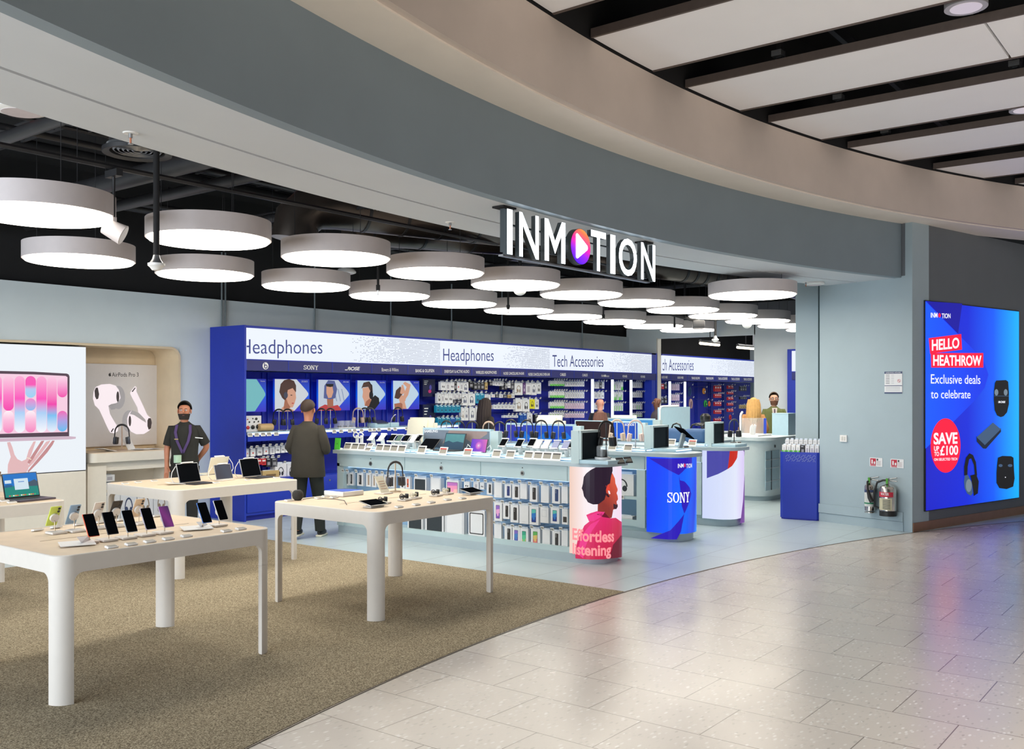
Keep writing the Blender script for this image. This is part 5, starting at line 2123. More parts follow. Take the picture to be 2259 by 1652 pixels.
# bay 1 lower pegs
LG = 'small boxes on the pegs under the lit shelf'
for k, (xa, xb, ya, yb, kd) in enumerate(((543, 549, 990, 1008, 'budr'), (553, 563.5, 988.5, 1007, 'budr'), (568, 578.5, 986.5, 1005, 'bud'), (582.5, 592, 985, 1003, 'budr'), (596.5, 606, 985, 1002.5, 'case'), (608, 618, 983, 1000, 'bud'), (620.5, 628, 982, 999, 'bud'), (630, 637, 981, 998, 'bud'))):
    hang(b1, kd, xa, xb, ya, yb, '%s, upper peg row under the lit shelf, %s from left' % (KN[kd], ORD[k]), LG, 11.4, 0.09)
for k, (xa, xb, ya, yb, kd) in enumerate(((568, 577, 1012, 1025, 'r'), (577.5, 587, 1011, 1026, 'r'), (588, 598, 1010, 1030, 'k'), (600, 612, 1010, 1030, 'kg'))):
    hang(b1, kd, xa, xb, ya, yb, '%s, second peg row beside the big tablet, %s from left' % (KN[kd], ORD[k]), 'red and black boxes under the lit shelf', 11.4, 0.09)
for k, (xa, xb) in enumerate(((607, 632), (634, 651))):
    hang(b1, 'hpk', xa, xb, 1022, 1056, ('tall white headphone box just left of the man in the jacket', 'tall white headphone box partly behind the man in the jacket')[k], 'tall white headphone boxes', 11.4, 0.12)
a = atY(597, 1050, 11.4)
t = product('gold', 'long box with a gold speaker picture behind the right tablet', 'boxed product', 'speaker boxes', (a.x, 11.45, 0.58), 0.3, 0.12, 0.1)

# bay 2, four rows (photo points)
Z4 = lambda x: 900 + x / 5.02
W4 = lambda y: 720 + y / 5.02
rowsB2 = [
    ('top', [(365, 418, 612, 706, 'bud'), (420, 466, 615, 708, 'case'), (468, 514, 612, 706, 'bud'), (516, 540, 610, 708, 'k'), (543, 578, 612, 712, 'budr'), (580, 608, 615, 712, 'case'), (611, 670, 615, 728, 'hp'), (680, 724, 606, 680, 'k'), (729, 770, 622, 702, 'k'),
             (772, 802, 622, 700, 'kg'), (806, 848, 622, 702, 'k'), (854, 882, 618, 700, 'gold'), (906, 934, 606, 654, 'kg'), (936, 960, 604, 650, 'case'), (964, 995, 604, 655, 'case'), (998, 1028, 606, 658, 'case'), (1031, 1060, 606, 656, 'case'),
             (1036, 1066, 662, 702, 'k'), (1070, 1100, 625, 702, 'k'), (1102, 1136, 622, 680, 'bud'), (1140, 1176, 620, 700, 'kg'), (1182, 1270, 622, 760, 'hpg'), (1274, 1304, 622, 745, 'p'), (1307, 1364, 622, 755, 'case'), (1367, 1424, 622, 760, 'hp'), (1428, 1474, 620, 746, 'hpk')]),
    ('second', [(328, 368, 742, 850, 'hpk'), (372, 400, 740, 848, 'case'), (404, 446, 740, 850, 'bud'), (450, 498, 740, 850, 'bud'), (502, 540, 740, 808, 'case'), (502, 540, 812, 850, 'dk'), (544, 592, 740, 800, 'case'), (544, 592, 806, 848, 'dk'), (600, 664, 742, 876, 'hp'), (668, 744, 742, 876, 'hp'),
                (748, 800, 742, 852, 't'), (802, 846, 742, 846, 't'), (852, 915, 756, 830, 'case'), (926, 962, 750, 786, 'budr'), (966, 1008, 748, 788, 'kg'), (1012, 1052, 750, 790, 'case'), (1056, 1100, 752, 792, 'kg'), (1106, 1145, 756, 792, 'gold'), (1148, 1180, 748, 792, 'case')]),
    ('third', [(316, 354, 874, 954, 't'), (358, 396, 876, 955, 't'), (400, 440, 876, 955, 't'), (444, 484, 876, 955, 't'), (488, 530, 876, 954, 't'), (534, 580, 874, 952, 't'), (592, 628, 905, 1042, 'hpg'), (632, 668, 900, 1042, 'hp'), (684, 744, 902, 1042, 'hp'), (752, 820, 902, 1040, 'hpk'),
               (948, 984, 868, 915, 'case'), (988, 1024, 866, 916, 'case'), (1028, 1064, 866, 916, 'case'), (1068, 1104, 866, 916, 'case'), (1108, 1150, 866, 918, 'case'), (1154, 1188, 868, 918, 'case'), (1192, 1268, 806, 942, 'hpg'), (1272, 1346, 806, 944, 'hpk'), (1350, 1404, 806, 912, 'y'), (1408, 1450, 808, 916, 'hpk')]),
    ('bottom', [(330, 372, 1010, 1088, 't'), (376, 420, 1010, 1088, 't'), (424, 470, 1010, 1088, 't'), (474, 526, 1010, 1088, 'b'), (530, 580, 1010, 1088, 't'), (1060, 1096, 985, 1012, 'case'), (1100, 1140, 985, 1012, 'case'), (1144, 1180, 985, 1012, 'case'), (1184, 1220, 985, 1012, 'case'),
                (1242, 1276, 965, 1070, 'b'), (1280, 1314, 965, 1070, 'b'), (1322, 1378, 962, 1072, 'hpk'), (1406, 1450, 975, 1068, 'k')]),
]
for rn, row in rowsB2:
    for k, (xa, xb, ya, yb, kd) in enumerate(row):
        hang(b2, kd, Z4(xa), Z4(xb), W4(ya), W4(yb), '%s, %s peg row of middle display, %s from left' % (KN[kd], rn, ORD[k]), 'headphone boxes on the middle display', Yp, 0.06)
# dotted price rails inside bay 2
# bay 3: cables and power cells
Z5 = lambda x: 1250 + x / 3.765
W5 = lambda y: 720 + y / 3.765
CG = 'cable and power packs on the Tech Accessories display'


def cell(bay_, cn, xs, ya, yb, kinds, rn, Y=Yp, group=CG, d=0.05):
    n = len(kinds)
    for k, kd in enumerate(kinds):
        xa = xs[0] + (xs[1] - xs[0]) * k / n
        xb = xs[0] + (xs[1] - xs[0]) * (k + 0.84) / n
        dy = 0.0
        hang(bay_, kd, Z5(xa), Z5(xb), W5(ya + dy), W5(yb + dy), '%s, %s cell, %s row, %s along' % (KN.get(kd, 'white pack'), cn, rn, ORD[k]), group, Y, d)


RN = ('top', 'second', 'third', 'fourth', 'fifth', 'lowest')
for r, (ya, yb) in enumerate(((458, 498), (546, 596), (636, 684), (722, 758))):
    cell(b3, 'first cables', (-136, -16), ya - 6, yb - 4, ['gn'] * 6 if r < 3 else ['gs'] * 4 + ['case'] * 2, RN[r])
    cell(b3, 'second cables', (-10, 150), ya, yb, (['case'] * 8) if r < 2 else ['pk'] * 8, RN[r])
for r, (ya, yb) in enumerate(((462, 516), (546, 600), (640, 690))):
    cell(b3, 'gadgets', (232, 316), ya, yb, (['case', 'case', 'k', 'case'], ['case', 'case', 'bud'], ['case', 'case'])[r], RN[r])
    cell(b3, 'first power', (394, 472), ya, yb + 12, (['gs', 'case', 'case', 'gn'], ['gn', 'gs', 'gn', 'gs'], ['gs', 'gs', 'gs', 'gs'])[r], RN[r])
for r, (ya, yb) in enumerate(((462, 510), (548, 590), (640, 690), (720, 752))):
    cell(b3, 'second power', (550, 632), ya, yb, (['case'] * 5, ['case'] * 5, ['case', 'case', 'gs', 'gs', 'case'], ['gs'] * 5)[r], RN[r])
# bay 4 in the far room
FG = 'packs in the far room'
for r, (ya, yb) in enumerate(((478, 520), (590, 640))):
    cell(b4, 'first good vibes', (786, 840), ya, yb, ['r', 'k'] if r == 0 else ['dk', 'k'], RN[r], group=FG)
for r, (ya, yb) in enumerate(((478, 530), (566, 616), (638, 690), (712, 760))):
    cell(b4, 'second good vibes', (874, 940), ya, yb, ['pk'] * 4 if r < 3 else ['k', 'case', 'k'], RN[r], group=FG)
for r, (ya, yb) in enumerate(((492, 540), (562, 592), (628, 660), (696, 726), (764, 786))):
    cell(b4, 'first red', (1232, 1288), ya, yb, ['r'] * (3 + r % 2), RN[r], group=FG)
for r, (ya, yb) in enumerate(((492, 518), (544, 564), (588, 612), (636, 658), (684, 710))):
    cell(b4, 'second red', (1342, 1388), ya, yb, ['r'] * (2 + r % 2), RN[r], group=FG)
for r, (ya, yb) in enumerate(((498, 536), (584, 606), (652, 682))):
    cell(b4, 'grey', (1444, 1498), ya, yb, (['kg'] * 3, ['k'] * 4, ['gold'] * 3)[r], RN[r], group=FG)


# travel pillows and plush ones
def pillow(pxc, pyc, w, h, m, label, m2=None):
    p = atY(Z5(pxc), W5(pyc), Yp)
    k = depth(p) / FPX / 3.765
    t = thing('travel_pillow', label, 'neck pillow', (p.x, Yp, p.z - h * k / 2), 0, 'travel pillows in the far room')
    mb = MB()
    R, H = w * k * 0.36, h * k * 0.5
    pts = []
    for i in range(13):
        a = math.radians(-235 + 290 * i / 12)
        pts.append((R * math.cos(a), 0, H + H * 0.72 * math.sin(a + PI)))
    mb.tube(pts, [R * (0.3 + 0.16 * math.sin(PI * i / 12)) for i in range(13)], m, 12)
    mb.build('cushion', t)
    if m2:
        mb = MB()
        mb.sph((R * 0.5, -R * 0.4, H * 0.9), R * 0.42, m2, (1, 0.7, 1), 12, 8)
        mb.build('face_patch', t)
    hook(b4, p.x, Yp - 0.09, p.z + h * k / 2 + 0.02, YB - Yp + 0.09, 0.9)


pillow(1022, 545, 46, 110, mat('pillow_navy', (40, 74, 120), 0.8, noise=0.05), 'dark blue neck pillow hanging in the far room')
pillow(1030, 648, 56, 110, mat('pillow_rose', (196, 160, 156), 0.8, noise=0.05), 'dusty pink neck pillow hanging below the blue one')
pillow(1140, 540, 46, 64, mat('pillow_orange', (226, 150, 60), 0.8, noise=0.05), 'orange and white animal neck pillow in the far room', mat('pillow_white', (230, 226, 216), 0.8))
pillow(1152, 645, 52, 70, mat('pillow_green', (40, 150, 70), 0.8, noise=0.05), 'green animal neck pillow in the far room', mat('pillow_lime', (120, 190, 80), 0.8))
pillow(1184, 645, 34, 56, mat('pillow_coral', (226, 110, 60), 0.8, noise=0.05), 'coral neck pillow beside the green one')
pillow(1358, 758, 40, 52, mat('bag_red', (200, 40, 44), 0.7, noise=0.05), 'red rolled bag on the lowest hook in the far room')
# far room track lamps
for k, (xa, ya, xb, yb) in enumerate(((1545, 757, 1586, 761), (1627, 766, 1662, 769))):
    p, q = at(xa, ya, 2.9), at(xb, yb, 2.95)
    p2 = Vector((q.x, q.y, 2.95))
    t = thing('linear_lamp', ('glowing linear ceiling lamp in the far room, left one', 'glowing linear ceiling lamp in the far room, right one')[k], 'ceiling light', p)
    mb = MB()
    mb.tube([p, p2], 0.03, glow('linear_lamp_glow', (255, 236, 200), 6.0), 8)
    mb.build('tube', t, world=True)
    mb = MB()
    mb.tube([p + Vector((0, 0, 0.05)), p2 + Vector((0, 0, 0.05))], 0.035, m_pipe, 8)
    mb.tube([p.lerp(p2, 0.5) + Vector((0, 0, 0.05)), p.lerp(p2, 0.5) + Vector((0, 0, 0.92))], 0.012, m_pipe, 6)
    mb.build('housing', t, world=True)
area('far_room_light', (23.5, 9.3, 3.7), (4, 3), 130, (1, 0.97, 0.93))
# ================================================================ the pale blue sales counters and what stands on them
m_ctr = mat('counter_pale_blue', (184, 204, 208), 0.45, noise=0.02, nscale=4)
m_slab = mat('counter_top_grey_blue', (170, 186, 194), 0.35, noise=0.03, nscale=5)
m_rec = mat('recess_blue', (150, 184, 216), 0.5, noise=0.02)
m_ledb = glow('led_strip_blue_white', (190, 220, 255), 2.4)
m_rise = MATS['riser_pale_blue']
m_scr = mat('screen_off', (34, 42, 48), 0.4, noise=0.02, spec=0.05)
m_scrd = mat('screen_off_dark', (14, 16, 20), 0.5, noise=0.02, spec=0.0)
m_cream = mat('till_cream', (222, 218, 200), 0.5, noise=0.02)
ZT = 1.08


def end_path(x0, x1, y0, r, ys):
    P = [(x0, ys)]
    P += [(x0 + r - r * math.cos(a), y0 + r - r * math.sin(a)) for a in [PI / 2 * i / 8 for i in range(9)]]
    P += [(x1 - r + r * math.sin(a), y0 + r - r * math.cos(a)) for a in [PI / 2 * i / 8 for i in range(9)]]
    return P


def plan(x0, x1, y0, y1, r):
    return end_path(x0, x1, y0, r, y1) + [(x1, y1)]


def counter(label, x0, x1, y0, y1, yg, cells, r=0.22):
    """x0 side faces the aisle seen in the photo; graphic end at y0; peg recess or glazed bays along the side"""
    t = thing('sales_counter', label, 'counter', ((x0 + x1) / 2, (y0 + y1) / 2, 0), 0, 'pale blue sales counters')
    B_ = lambda mb, nm, sm=30: mb.build(nm, t, world=True, smooth=sm)
    mb = MB()
    mb.prism(plan(x0 - 0.075, x1 + 0.06, y0 - 0.07, y1, r + 0.05), 1.035, ZT, m_slab)
    B_(mb, 'counter_top')
    mb = MB()
    mb.prism(plan(x0 + 0.02, x1 - 0.02, y0 + 0.03, y1, r), 0.0, 0.095, m_slab)
    B_(mb, 'plinth')
    mb = MB()
    mb.prism([(x0, yg)] + end_path(x0, x1, y0, r, yg)[1:] + [(x1, yg)], 0.095, 1.035, m_ctr)
    B_(mb, 'end_block')
    mb = MB()
    mb.box((x0 + 0.26, (yg + y1) / 2, 0.95), (0.52, y1 - yg, 0.17), m_ctr)
    mb.box((x0 + 0.26 + 0.02, (yg + y1) / 2, 0.125), (0.5, y1 - yg, 0.06), m_ctr)
    mb.box(((x0 + x1) / 2 + 0.12, (yg + y1) / 2, 0.55), (x1 - x0 - 0.24, y1 - yg, 0.8), m_ctr)
    mb.box((x0 + 0.12, y1 - 0.06, 0.5), (0.24, 0.12, 0.81), m_ctr)
    B_(mb, 'carcass', 0)
    mb = MB()
    mb.box((x0 + 0.236, (yg + y1) / 2, 0.51), (0.01, y1 - yg - 0.02, 0.71), m_rec)
    B_(mb, 'recess_panel', 0)
    mb = MB()
    mb.box((x0 + 0.1, (yg + y1) / 2, 0.858), (0.03, y1 - yg - 0.15, 0.012), m_ledb)
    B_(mb, 'led_strip', 0)
    for (ya, yb) in cells:
        mb = MB()
        mb.box((x0 - 0.004, (ya + yb) / 2, 0.948), (0.012, abs(yb - ya) - 0.012, 0.16), m_ctr, bev=0.002, seg=1)
        o = B_(mb, 'drawer', 0)
        yc = (ya + yb) / 2
        mb = MB()
        mb.cyl((x0 - 0.012, yc, 0.925), (x0 - 0.018, yc, 0.925), 0.026, m_sil, 20)
        mb.cyl((x0 - 0.018, yc, 0.925), (x0 - 0.02, yc, 0.925), 0.014, m_char, 14)
        mb.cyl((x0 - 0.011, yc, 0.985), (x0 - 0.014, yc, 0.985), 0.006, m_black, 10)
        q = mb.build('lock', o)
        q.data.transform(wm(o).inverted())
    return t, B_


cy = lambda px, X: atX(px, 900, X).y
c1, B1 = counter('pale blue sales counter in front with phone boxes and pink portrait end', 8.5, 9.08, 5.40, 9.46, 5.79,
                 [(cy(749, 8.5), cy(894, 8.5)), (cy(894, 8.5), cy(1061.5, 8.5)), (cy(1061.5, 8.5), cy(1253, 8.5))])
c2, B2 = counter('pale blue sales counter in the middle with bright blue end panel', 10.4, 10.96, 5.45, 10.2, 5.93, [(5.95, 7.3), (7.3, 8.7), (8.7, 10.0)])
c3, B3 = counter('pale blue sales counter farther back with purple and white end panel', 12.02, 12.62, 5.56, 9.6, 5.98, [(6.0, 7.2), (7.2, 8.4), (8.4, 9.5)])

# --- end graphics
w1 = Wrap(end_path(8.5, 9.08, 5.40, 0.22, 5.79))
z7 = lambda x, y: (1050 + x / 4.72, 920 + y / 4.72)


def wrapart(par, w, name, polys, m, off):
    mb = MB()
    for q in polys:
        art_poly(mb, w, q, m, off)
    return mb.build(name, par, world=True, smooth=0)


def backing(par, w, z0, z1, m, L=None, off=0.004):
    mb = MB()
    L = L or w.L[-1]
    art_poly(mb, w, [(0.002, z0), (L - 0.002, z0), (L - 0.002, z1), (0.002, z1)], m, off, uz=True)
    return mb.build('graphic_panel', par, world=True, smooth=0)


backing(c1, w1, 0.10, 1.03, grad2('portrait_ground', [(0, (240, 206, 190)), (0.15, (250, 236, 238)), (0.5, (238, 234, 250)), (1, (250, 206, 224))], c1, (8.5, 5.79, 0.5), (9.08, 5.4, 0.5)))
P7 = lambda L: [z7(*p) for p in L]
wrapart(c1, w1, 'picture_hoodie', [P7([(1040, 1470), (1036, 1400), (1060, 1290), (1130, 1130), (1190, 1080), (1165, 1052), (1150, 1018), (1200, 996), (1260, 978), (1330, 985), (1392, 1052), (1450, 1048), (1492, 1080), (1518, 1130), (1529, 1180), (1529, 1440), (1400, 1468), (1240, 1480)])],
        grad2('hoodie_red', [(0, (150, 22, 50)), (0.45, (200, 26, 72)), (1, (232, 40, 120))], c1, (9.05, 5.45, 0.1), (8.55, 5.6, 0.6)), 0.007)
wrapart(c1, w1, 'picture_hood_fold', [P7([(1160, 1040), (1260, 985), (1335, 990), (1310, 1030), (1230, 1080), (1180, 1085)]), P7([(1060, 1420), (1100, 1240), (1200, 1110), (1290, 1060), (1210, 1180), (1150, 1330), (1120, 1470)])], glow('hoodie_pink', (240, 60, 140), 1.0), 0.009)
for q in (P7([(1380, 1470), (1420, 1330), (1500, 1230), (1529, 1260), (1529, 1440)]), P7([(1255, 1010), (1340, 990), (1385, 1050), (1320, 1040)])):
    wrapart(c1, w1, 'picture_shadow', [q], glow('hoodie_maroon', (112, 18, 44), 0.9), 0.009)
wrapart(c1, w1, 'picture_face', [P7([(1395, 565), (1415, 590), (1438, 640), (1443, 690), (1465, 745), (1466, 762), (1455, 790), (1466, 820), (1470, 855), (1455, 878), (1463, 925), (1450, 955), (1420, 962), (1405, 1046), (1385, 1052), (1330, 985), (1266, 980), (1268, 880), (1345, 720)])],
        grad2('face_tone', [(0, (140, 46, 40)), (0.5, (200, 70, 46)), (1, (232, 100, 64))], c1, (8.78, 5.4, 0.5), (9.02, 5.4, 0.8)), 0.011)
wrapart(c1, w1, 'picture_hair', [P7([(1128, 622), (1158, 580), (1208, 542), (1250, 519), (1330, 517), (1411, 518), (1412, 556), (1396, 618), (1386, 690), (1362, 704), (1346, 756), (1350, 800), (1332, 858), (1272, 905), (1220, 908), (1168, 884), (1150, 852), (1130, 822), (1120, 770), (1108, 740), (1120, 690)])], glow('hair_dark', (40, 20, 44), 0.9), 0.013)
for q in (P7([(1420, 900), (1450, 912), (1464, 905), (1466, 930), (1450, 958), (1422, 950)]), P7([(1350, 790), (1368, 800), (1384, 826), (1370, 836), (1350, 815)])):
    wrapart(c1, w1, 'picture_beard', [q], glow('beard_dark', (58, 20, 36), 0.9), 0.013)
wrapart(c1, w1, 'picture_ear', [P7([(1346, 712), (1372, 706), (1386, 740), (1378, 790), (1356, 780)])], glow('ear_red', (226, 70, 50), 1.0), 0.013)
wrapart(c1, w1, 'picture_earbud', [P7([(1366, 762), (1382, 768), (1388, 798), (1376, 802), (1368, 784)])], glow('earbud_white', (250, 236, 240), 1.0), 0.016)
mb = MB()
m_pk = glow('lettering_salmon', (255, 150, 156), 1.05)
art_text(mb, w1, 'Effortless', 1050 + 1014 / 4.72, 1050 + 1422 / 4.72, 920 + 1268 / 4.72, 920 + 1150 / 4.72, m_pk, 0.03, 0.018, y2base=920 + 1288 / 4.72)
art_text(mb, w1, 'listening', 1050 + 1016 / 4.72, 1050 + 1392 / 4.72, 920 + 1418 / 4.72, 920 + 1306 / 4.72, m_pk, 0.03, 0.018, y2base=920 + 1428 / 4.72)
mb.build('lettering', c1, world=True, smooth=0)

w2 = Wrap(end_path(10.4, 10.96, 5.45, 0.22, 5.93))
z8 = lambda L: [(1350 + x / 4.348, 850 + y / 4.348) for x, y in L]
backing(c2, w2, 0.10, 1.03, grad2('panel2_blue', [(0, (0, 60, 252)), (0.5, (0, 104, 255)), (0.75, (24, 60, 226)), (0.85, (0, 130, 250)), (1, (30, 210, 255))], c2, (10.4, 5.9, 0.4), (10.96, 5.45, 0.3)))
ind = glow('panel2_indigo', (44, 20, 186), 1.0)
wrapart(c2, w2, 'picture_indigo', [z8([(360, 700), (762, 688), (762, 760), (700, 800), (640, 860)]), z8([(640, 860), (650, 910), (690, 920), (740, 980), (755, 1040), (735, 1120), (690, 1230), (668, 1160), (655, 1010)]), z8([(370, 1466), (560, 1390), (640, 1300), (690, 1230), (672, 1330), (660, 1400), (620, 1476)])], ind, 0.008)
mb = MB()
u0, z0 = w2.uz(1350 + 534 / 4.348, 850 + 1122 / 4.348)
u1 = w2.uz(1350 + 737 / 4.348, 850 + 1110 / 4.348)[0]
serif_wordmark(mb, w2, u0, z0, 0.125, u1 - u0, glow('lettering_white', (252, 252, 255), 1.05), 0.011)
m_lw = glow('lettering_white', (252, 252, 255), 1.05)
for word, xa, xb in (('INM', 630, 682), ('TION', 706, 760)):
    art_text(mb, w2, word, 1350 + xa / 4.348, 1350 + xb / 4.348, 850 + 792 / 4.348, 850 + 752 / 4.348, m_lw, 0.015, 0.011, y2base=850 + 786 / 4.348)
art_poly(mb, w2, [(1350 + x / 4.348, 850 + y / 4.348) for x, y in disc_pts(694, 766, 8, 18, 14)], glow('dot_red', (230, 60, 90), 1.0), 0.012)
mb.build('lettering', c2, world=True, smooth=0)

w3 = Wrap(end_path(12.02, 12.62, 5.56, 0.22, 5.98))
backing(c3, w3, 0.10, 1.03, grad2('panel3_white', [(0, (206, 216, 250)), (0.5, (226, 232, 250)), (0.7, (224, 214, 246)), (1, (214, 186, 238))], c3, (12.02, 5.98, 0.5), (12.62, 5.56, 0.5)))
wrapart(c3, w3, 'picture_violet', [z8([(912, 628), (1130, 626), (1128, 700), (1110, 800), (1020, 850), (912, 890)])], glow('panel3_violet', (74, 72, 166), 1.0), 0.007)
wrapart(c3, w3, 'picture_red', [z8([(1128, 628), (1202, 626), (1196, 690), (1150, 770), (1108, 802), (1118, 720)])], glow('panel3_red', (200, 44, 30), 1.0), 0.009)
wrapart(c3, w3, 'picture_plum', [z8([(1252, 622), (1292, 620), (1292, 1296), (1225, 1322), (1250, 1120), (1262, 900), (1276, 760)])], glow('panel3_plum', (120, 70, 150), 1.0), 0.009)

# --- counter 1: boxes hung in the lit recess
XB = 8.56
GB = 'boxes hung on the front counter'
SIDE = -PI / 2


def chang(par, kind, px0, px1, py0, py1, label, X=XB, d=0.04, back=None, gp=GB, hk=True):
    a, b = atX(px0, py1, X), atX(px1, py0, X)
    zc = (atX((px0 + px1) / 2, py1, X).z, atX((px0 + px1) / 2, py0, X).z)
    w, h = a.y - b.y, zc[1] - zc[0]
    product(kind, label, 'phone box' if kind[:2] == 'ph' else 'boxed product', gp, (X + d / 2, (a.y + b.y) / 2, zc[0]), w, d, h, SIDE)
    if hk:
        hook(par, X - 0.07, (a.y + b.y) / 2, zc[1] + 0.03, (back or X + 0.17) - X + 0.07, 0.95, SIDE)


q4 = lambda x: 730 + x / 4.262
r4 = lambda y: 1000 + y / 4.262
KP = {'ph_k': 'white phone box with dark phone picture', 'ph_b': 'white phone box with blue phone picture', 'ph_n': 'white phone box with navy phone picture', 'ph_w': 'plain white phone box', 'ph_f': 'white phone box with framed square', 'ph_h': 'white phone box with dark lower half',
      'ph_purple': 'white phone box with lilac screen picture', 'ph_teal': 'white phone box with blue green screen picture', 'ph_indigo': 'white phone box with violet screen picture', 'ph_green': 'white phone box with green screen picture', 'ph_lime': 'white phone box with lime and orange screen picture',
      'slim': 'slim white box with dark strap picture', 'slimg': 'slim white box with beige strap picture', 'slimo': 'slim white box with orange strap picture', 'tab_k': 'tablet box with dark front', 'tab_w': 'large plain white tablet box', 'tab_pink': 'tablet box with pink screen picture', 'tab_o': 'white tablet box with black outlined frame',
      'bud': 'small white box with two earbuds', 'case': 'small plain white box', 'budr': 'small white box'}
ROWS1 = [
    ('top row, right bay', [(1465, 1514, 278, 388, 'ph_k'), (1534, 1606, 272, 415, 'ph_w'), (1632, 1692, 292, 416, 'ph_b'), (1704, 1772, 296, 432, 'ph_k'), (1778, 1842, 285, 428, 'ph_w'), (1868, 1940, 303, 456, 'ph_k'), (1974, 2048, 302, 464, 'ph_w'), (2078, 2152, 318, 472, 'ph_n'), (2168, 2226, 312, 470, 'ph_w')]),
    ('middle row, right bay', [(1534, 1608, 462, 636, 'ph_purple'), (1618, 1678, 474, 616, 'ph_k'), (1688, 1762, 488, 650, 'ph_k'), (1772, 1856, 488, 662, 'ph_w'), (1866, 1952, 500, 672, 'ph_teal'), (1968, 2044, 512, 654, 'ph_f'), (2066, 2146, 514, 660, 'ph_teal'), (2172, 2226, 524, 668, 'ph_h')]),
    ('bottom row, right bay', [(1534, 1602, 666, 818, 'ph_w'), (1632, 1700, 688, 836, 'ph_k'), (1708, 1778, 700, 852, 'ph_indigo'), (1780, 1854, 708, 872, 'ph_green'), (1880, 1966, 712, 872, 'ph_lime'), (1988, 2058, 720, 870, 'ph_w'), (2080, 2152, 734, 884, 'ph_k'), (2168, 2226, 728, 884, 'ph_w')]),
    ('top row, middle bay', [(1250, 1304, 268, 332, 'bud'), (1340, 1388, 268, 338, 'case'), (1402, 1440, 274, 338, 'bud')]),
    ('top row, left bay', [(134, 166, 180, 300, 'slim'), (172, 210, 180, 300, 'slim'), (246, 302, 186, 306, 'slim'), (330, 376, 186, 312, 'slimg'), (386, 426, 192, 318, 'slimg'), (442, 494, 196, 320, 'slim'), (500, 540, 200, 322, 'slimg'), (550, 600, 206, 322, 'slim'), (650, 692, 220, 330, 'slim'), (700, 744, 224, 330, 'slimo')]),
]
for rn, row in ROWS1:
    for k, (xa, xb, ya, yb, kd) in enumerate(row):
        chang(c1, kd, q4(xa), q4(xb), r4(ya), r4(yb), '%s, %s, %s from left' % (KP[kd], rn, ORD[k]))
for xa, xb, ya, yb, kd, lab in ((780, 896, 228, 372, 'tab_k', 'tablet box with dark front, top row behind the table headphones'), (936, 1030, 232, 372, 'tab_w', 'plain white tablet box right of the dark one, top row'), (1084, 1200, 254, 392, 'tab_pink', 'tablet box with pink screen picture, top row'),
                                (722, 862, 580, 762, 'tab_k', 'dark tablet box beside the table leg, bottom row'), (888, 1058, 560, 786, 'tab_k', 'biggest dark tablet box, bottom row'), (1074, 1250, 540, 810, 'tab_w', 'biggest plain white tablet box, bottom row'), (1292, 1446, 535, 786, 'tab_o', 'white tablet box with black outlined frame, bottom row')):
    chang(c1, kd, q4(xa), q4(xb), r4(ya), r4(yb), lab, d=0.07)
# counter 2 and 3 side shelves with boxes
for par, X0, Bf, yy in ((c2, 10.4, B2, (5.96, 7.2)), (c3, 12.02, B3, (6.0, 7.2))):
    for zz in ((0.5,) if par is c2 else (0.42, 0.66)):
        mb = MB()
        mb.box((X0 + 0.12, (yy[0] + yy[1]) / 2, zz), (0.22, yy[1] - yy[0], 0.035), m_ctr)
        Bf(mb, 'inner_shelf', 0)
    mb = MB()
    mb.box((X0 + 0.01, yy[0] + 0.05, 0.5), (0.03, 0.12, 0.72), m_ctr)
    mb.box((X0 + 0.01, yy[1], 0.5), (0.03, 0.06, 0.72), m_ctr)
    mb.box((X0 + 0.011, (yy[0] + yy[1]) / 2, 0.19), (0.022, yy[1] - yy[0], 0.08), m_ctr)
    Bf(mb, 'door_frame', 0)
SG = 'boxes on the side shelves of the middle counter'
product('hpk', 'large white box with big black headphone picture, middle counter shelf', 'boxed product', SG, (10.52, 6.33, 0.52), 0.36, 0.12, 0.27, SIDE)
product('case', 'dim second box left of the big headphone box', 'boxed product', SG, (10.52, 6.75, 0.52), 0.3, 0.12, 0.25, SIDE)
product('hpk', 'small white headphone box on the low shelf of the middle counter', 'boxed product', SG, (10.5, 6.62, 0.156), 0.2, 0.1, 0.22, SIDE)
product('bud', 'low white box with round speaker picture on the low shelf', 'boxed product', SG, (10.48, 6.28, 0.156), 0.26, 0.1, 0.11, SIDE)
for k, (yy, zz, w, h) in enumerate(((6.35, 0.68, 0.4, 0.13), (6.4, 0.44, 0.36, 0.17), (6.36, 0.156, 0.4, 0.2))):
    product('kg', 'dark grey box on the %s side shelf of the far counter' % ('top', 'middle', 'low')[k], 'boxed product', 'dark boxes in the far counter', (12.14, yy, zz), w, 0.12, h, SIDE)
tkx = price_card(0.09, 0.05, 'small price ticket on the shelf edge of the middle counter', (10.40, 6.3, 0.478), SIDE, 'shelf tickets', 0.1)

# --- tickets along the counter edges
bt = None
TG = 'large framed price tickets on the counters'


def bigticket(px, py, X, label, red=False, s=1.0, z=ZT, rz=SIDE):
    global bt
    p = atX(px, py, X)
    if bt is None or red:
        o = price_card(0.125, 0.10, label, (X, p.y, z), rz, TG, 0.42, red)
        if not red:
            bt = o
    else:
        o = dup(bt, (X, p.y, z), rz, label, TG)
    o.scale = (s, s, s)
    return o


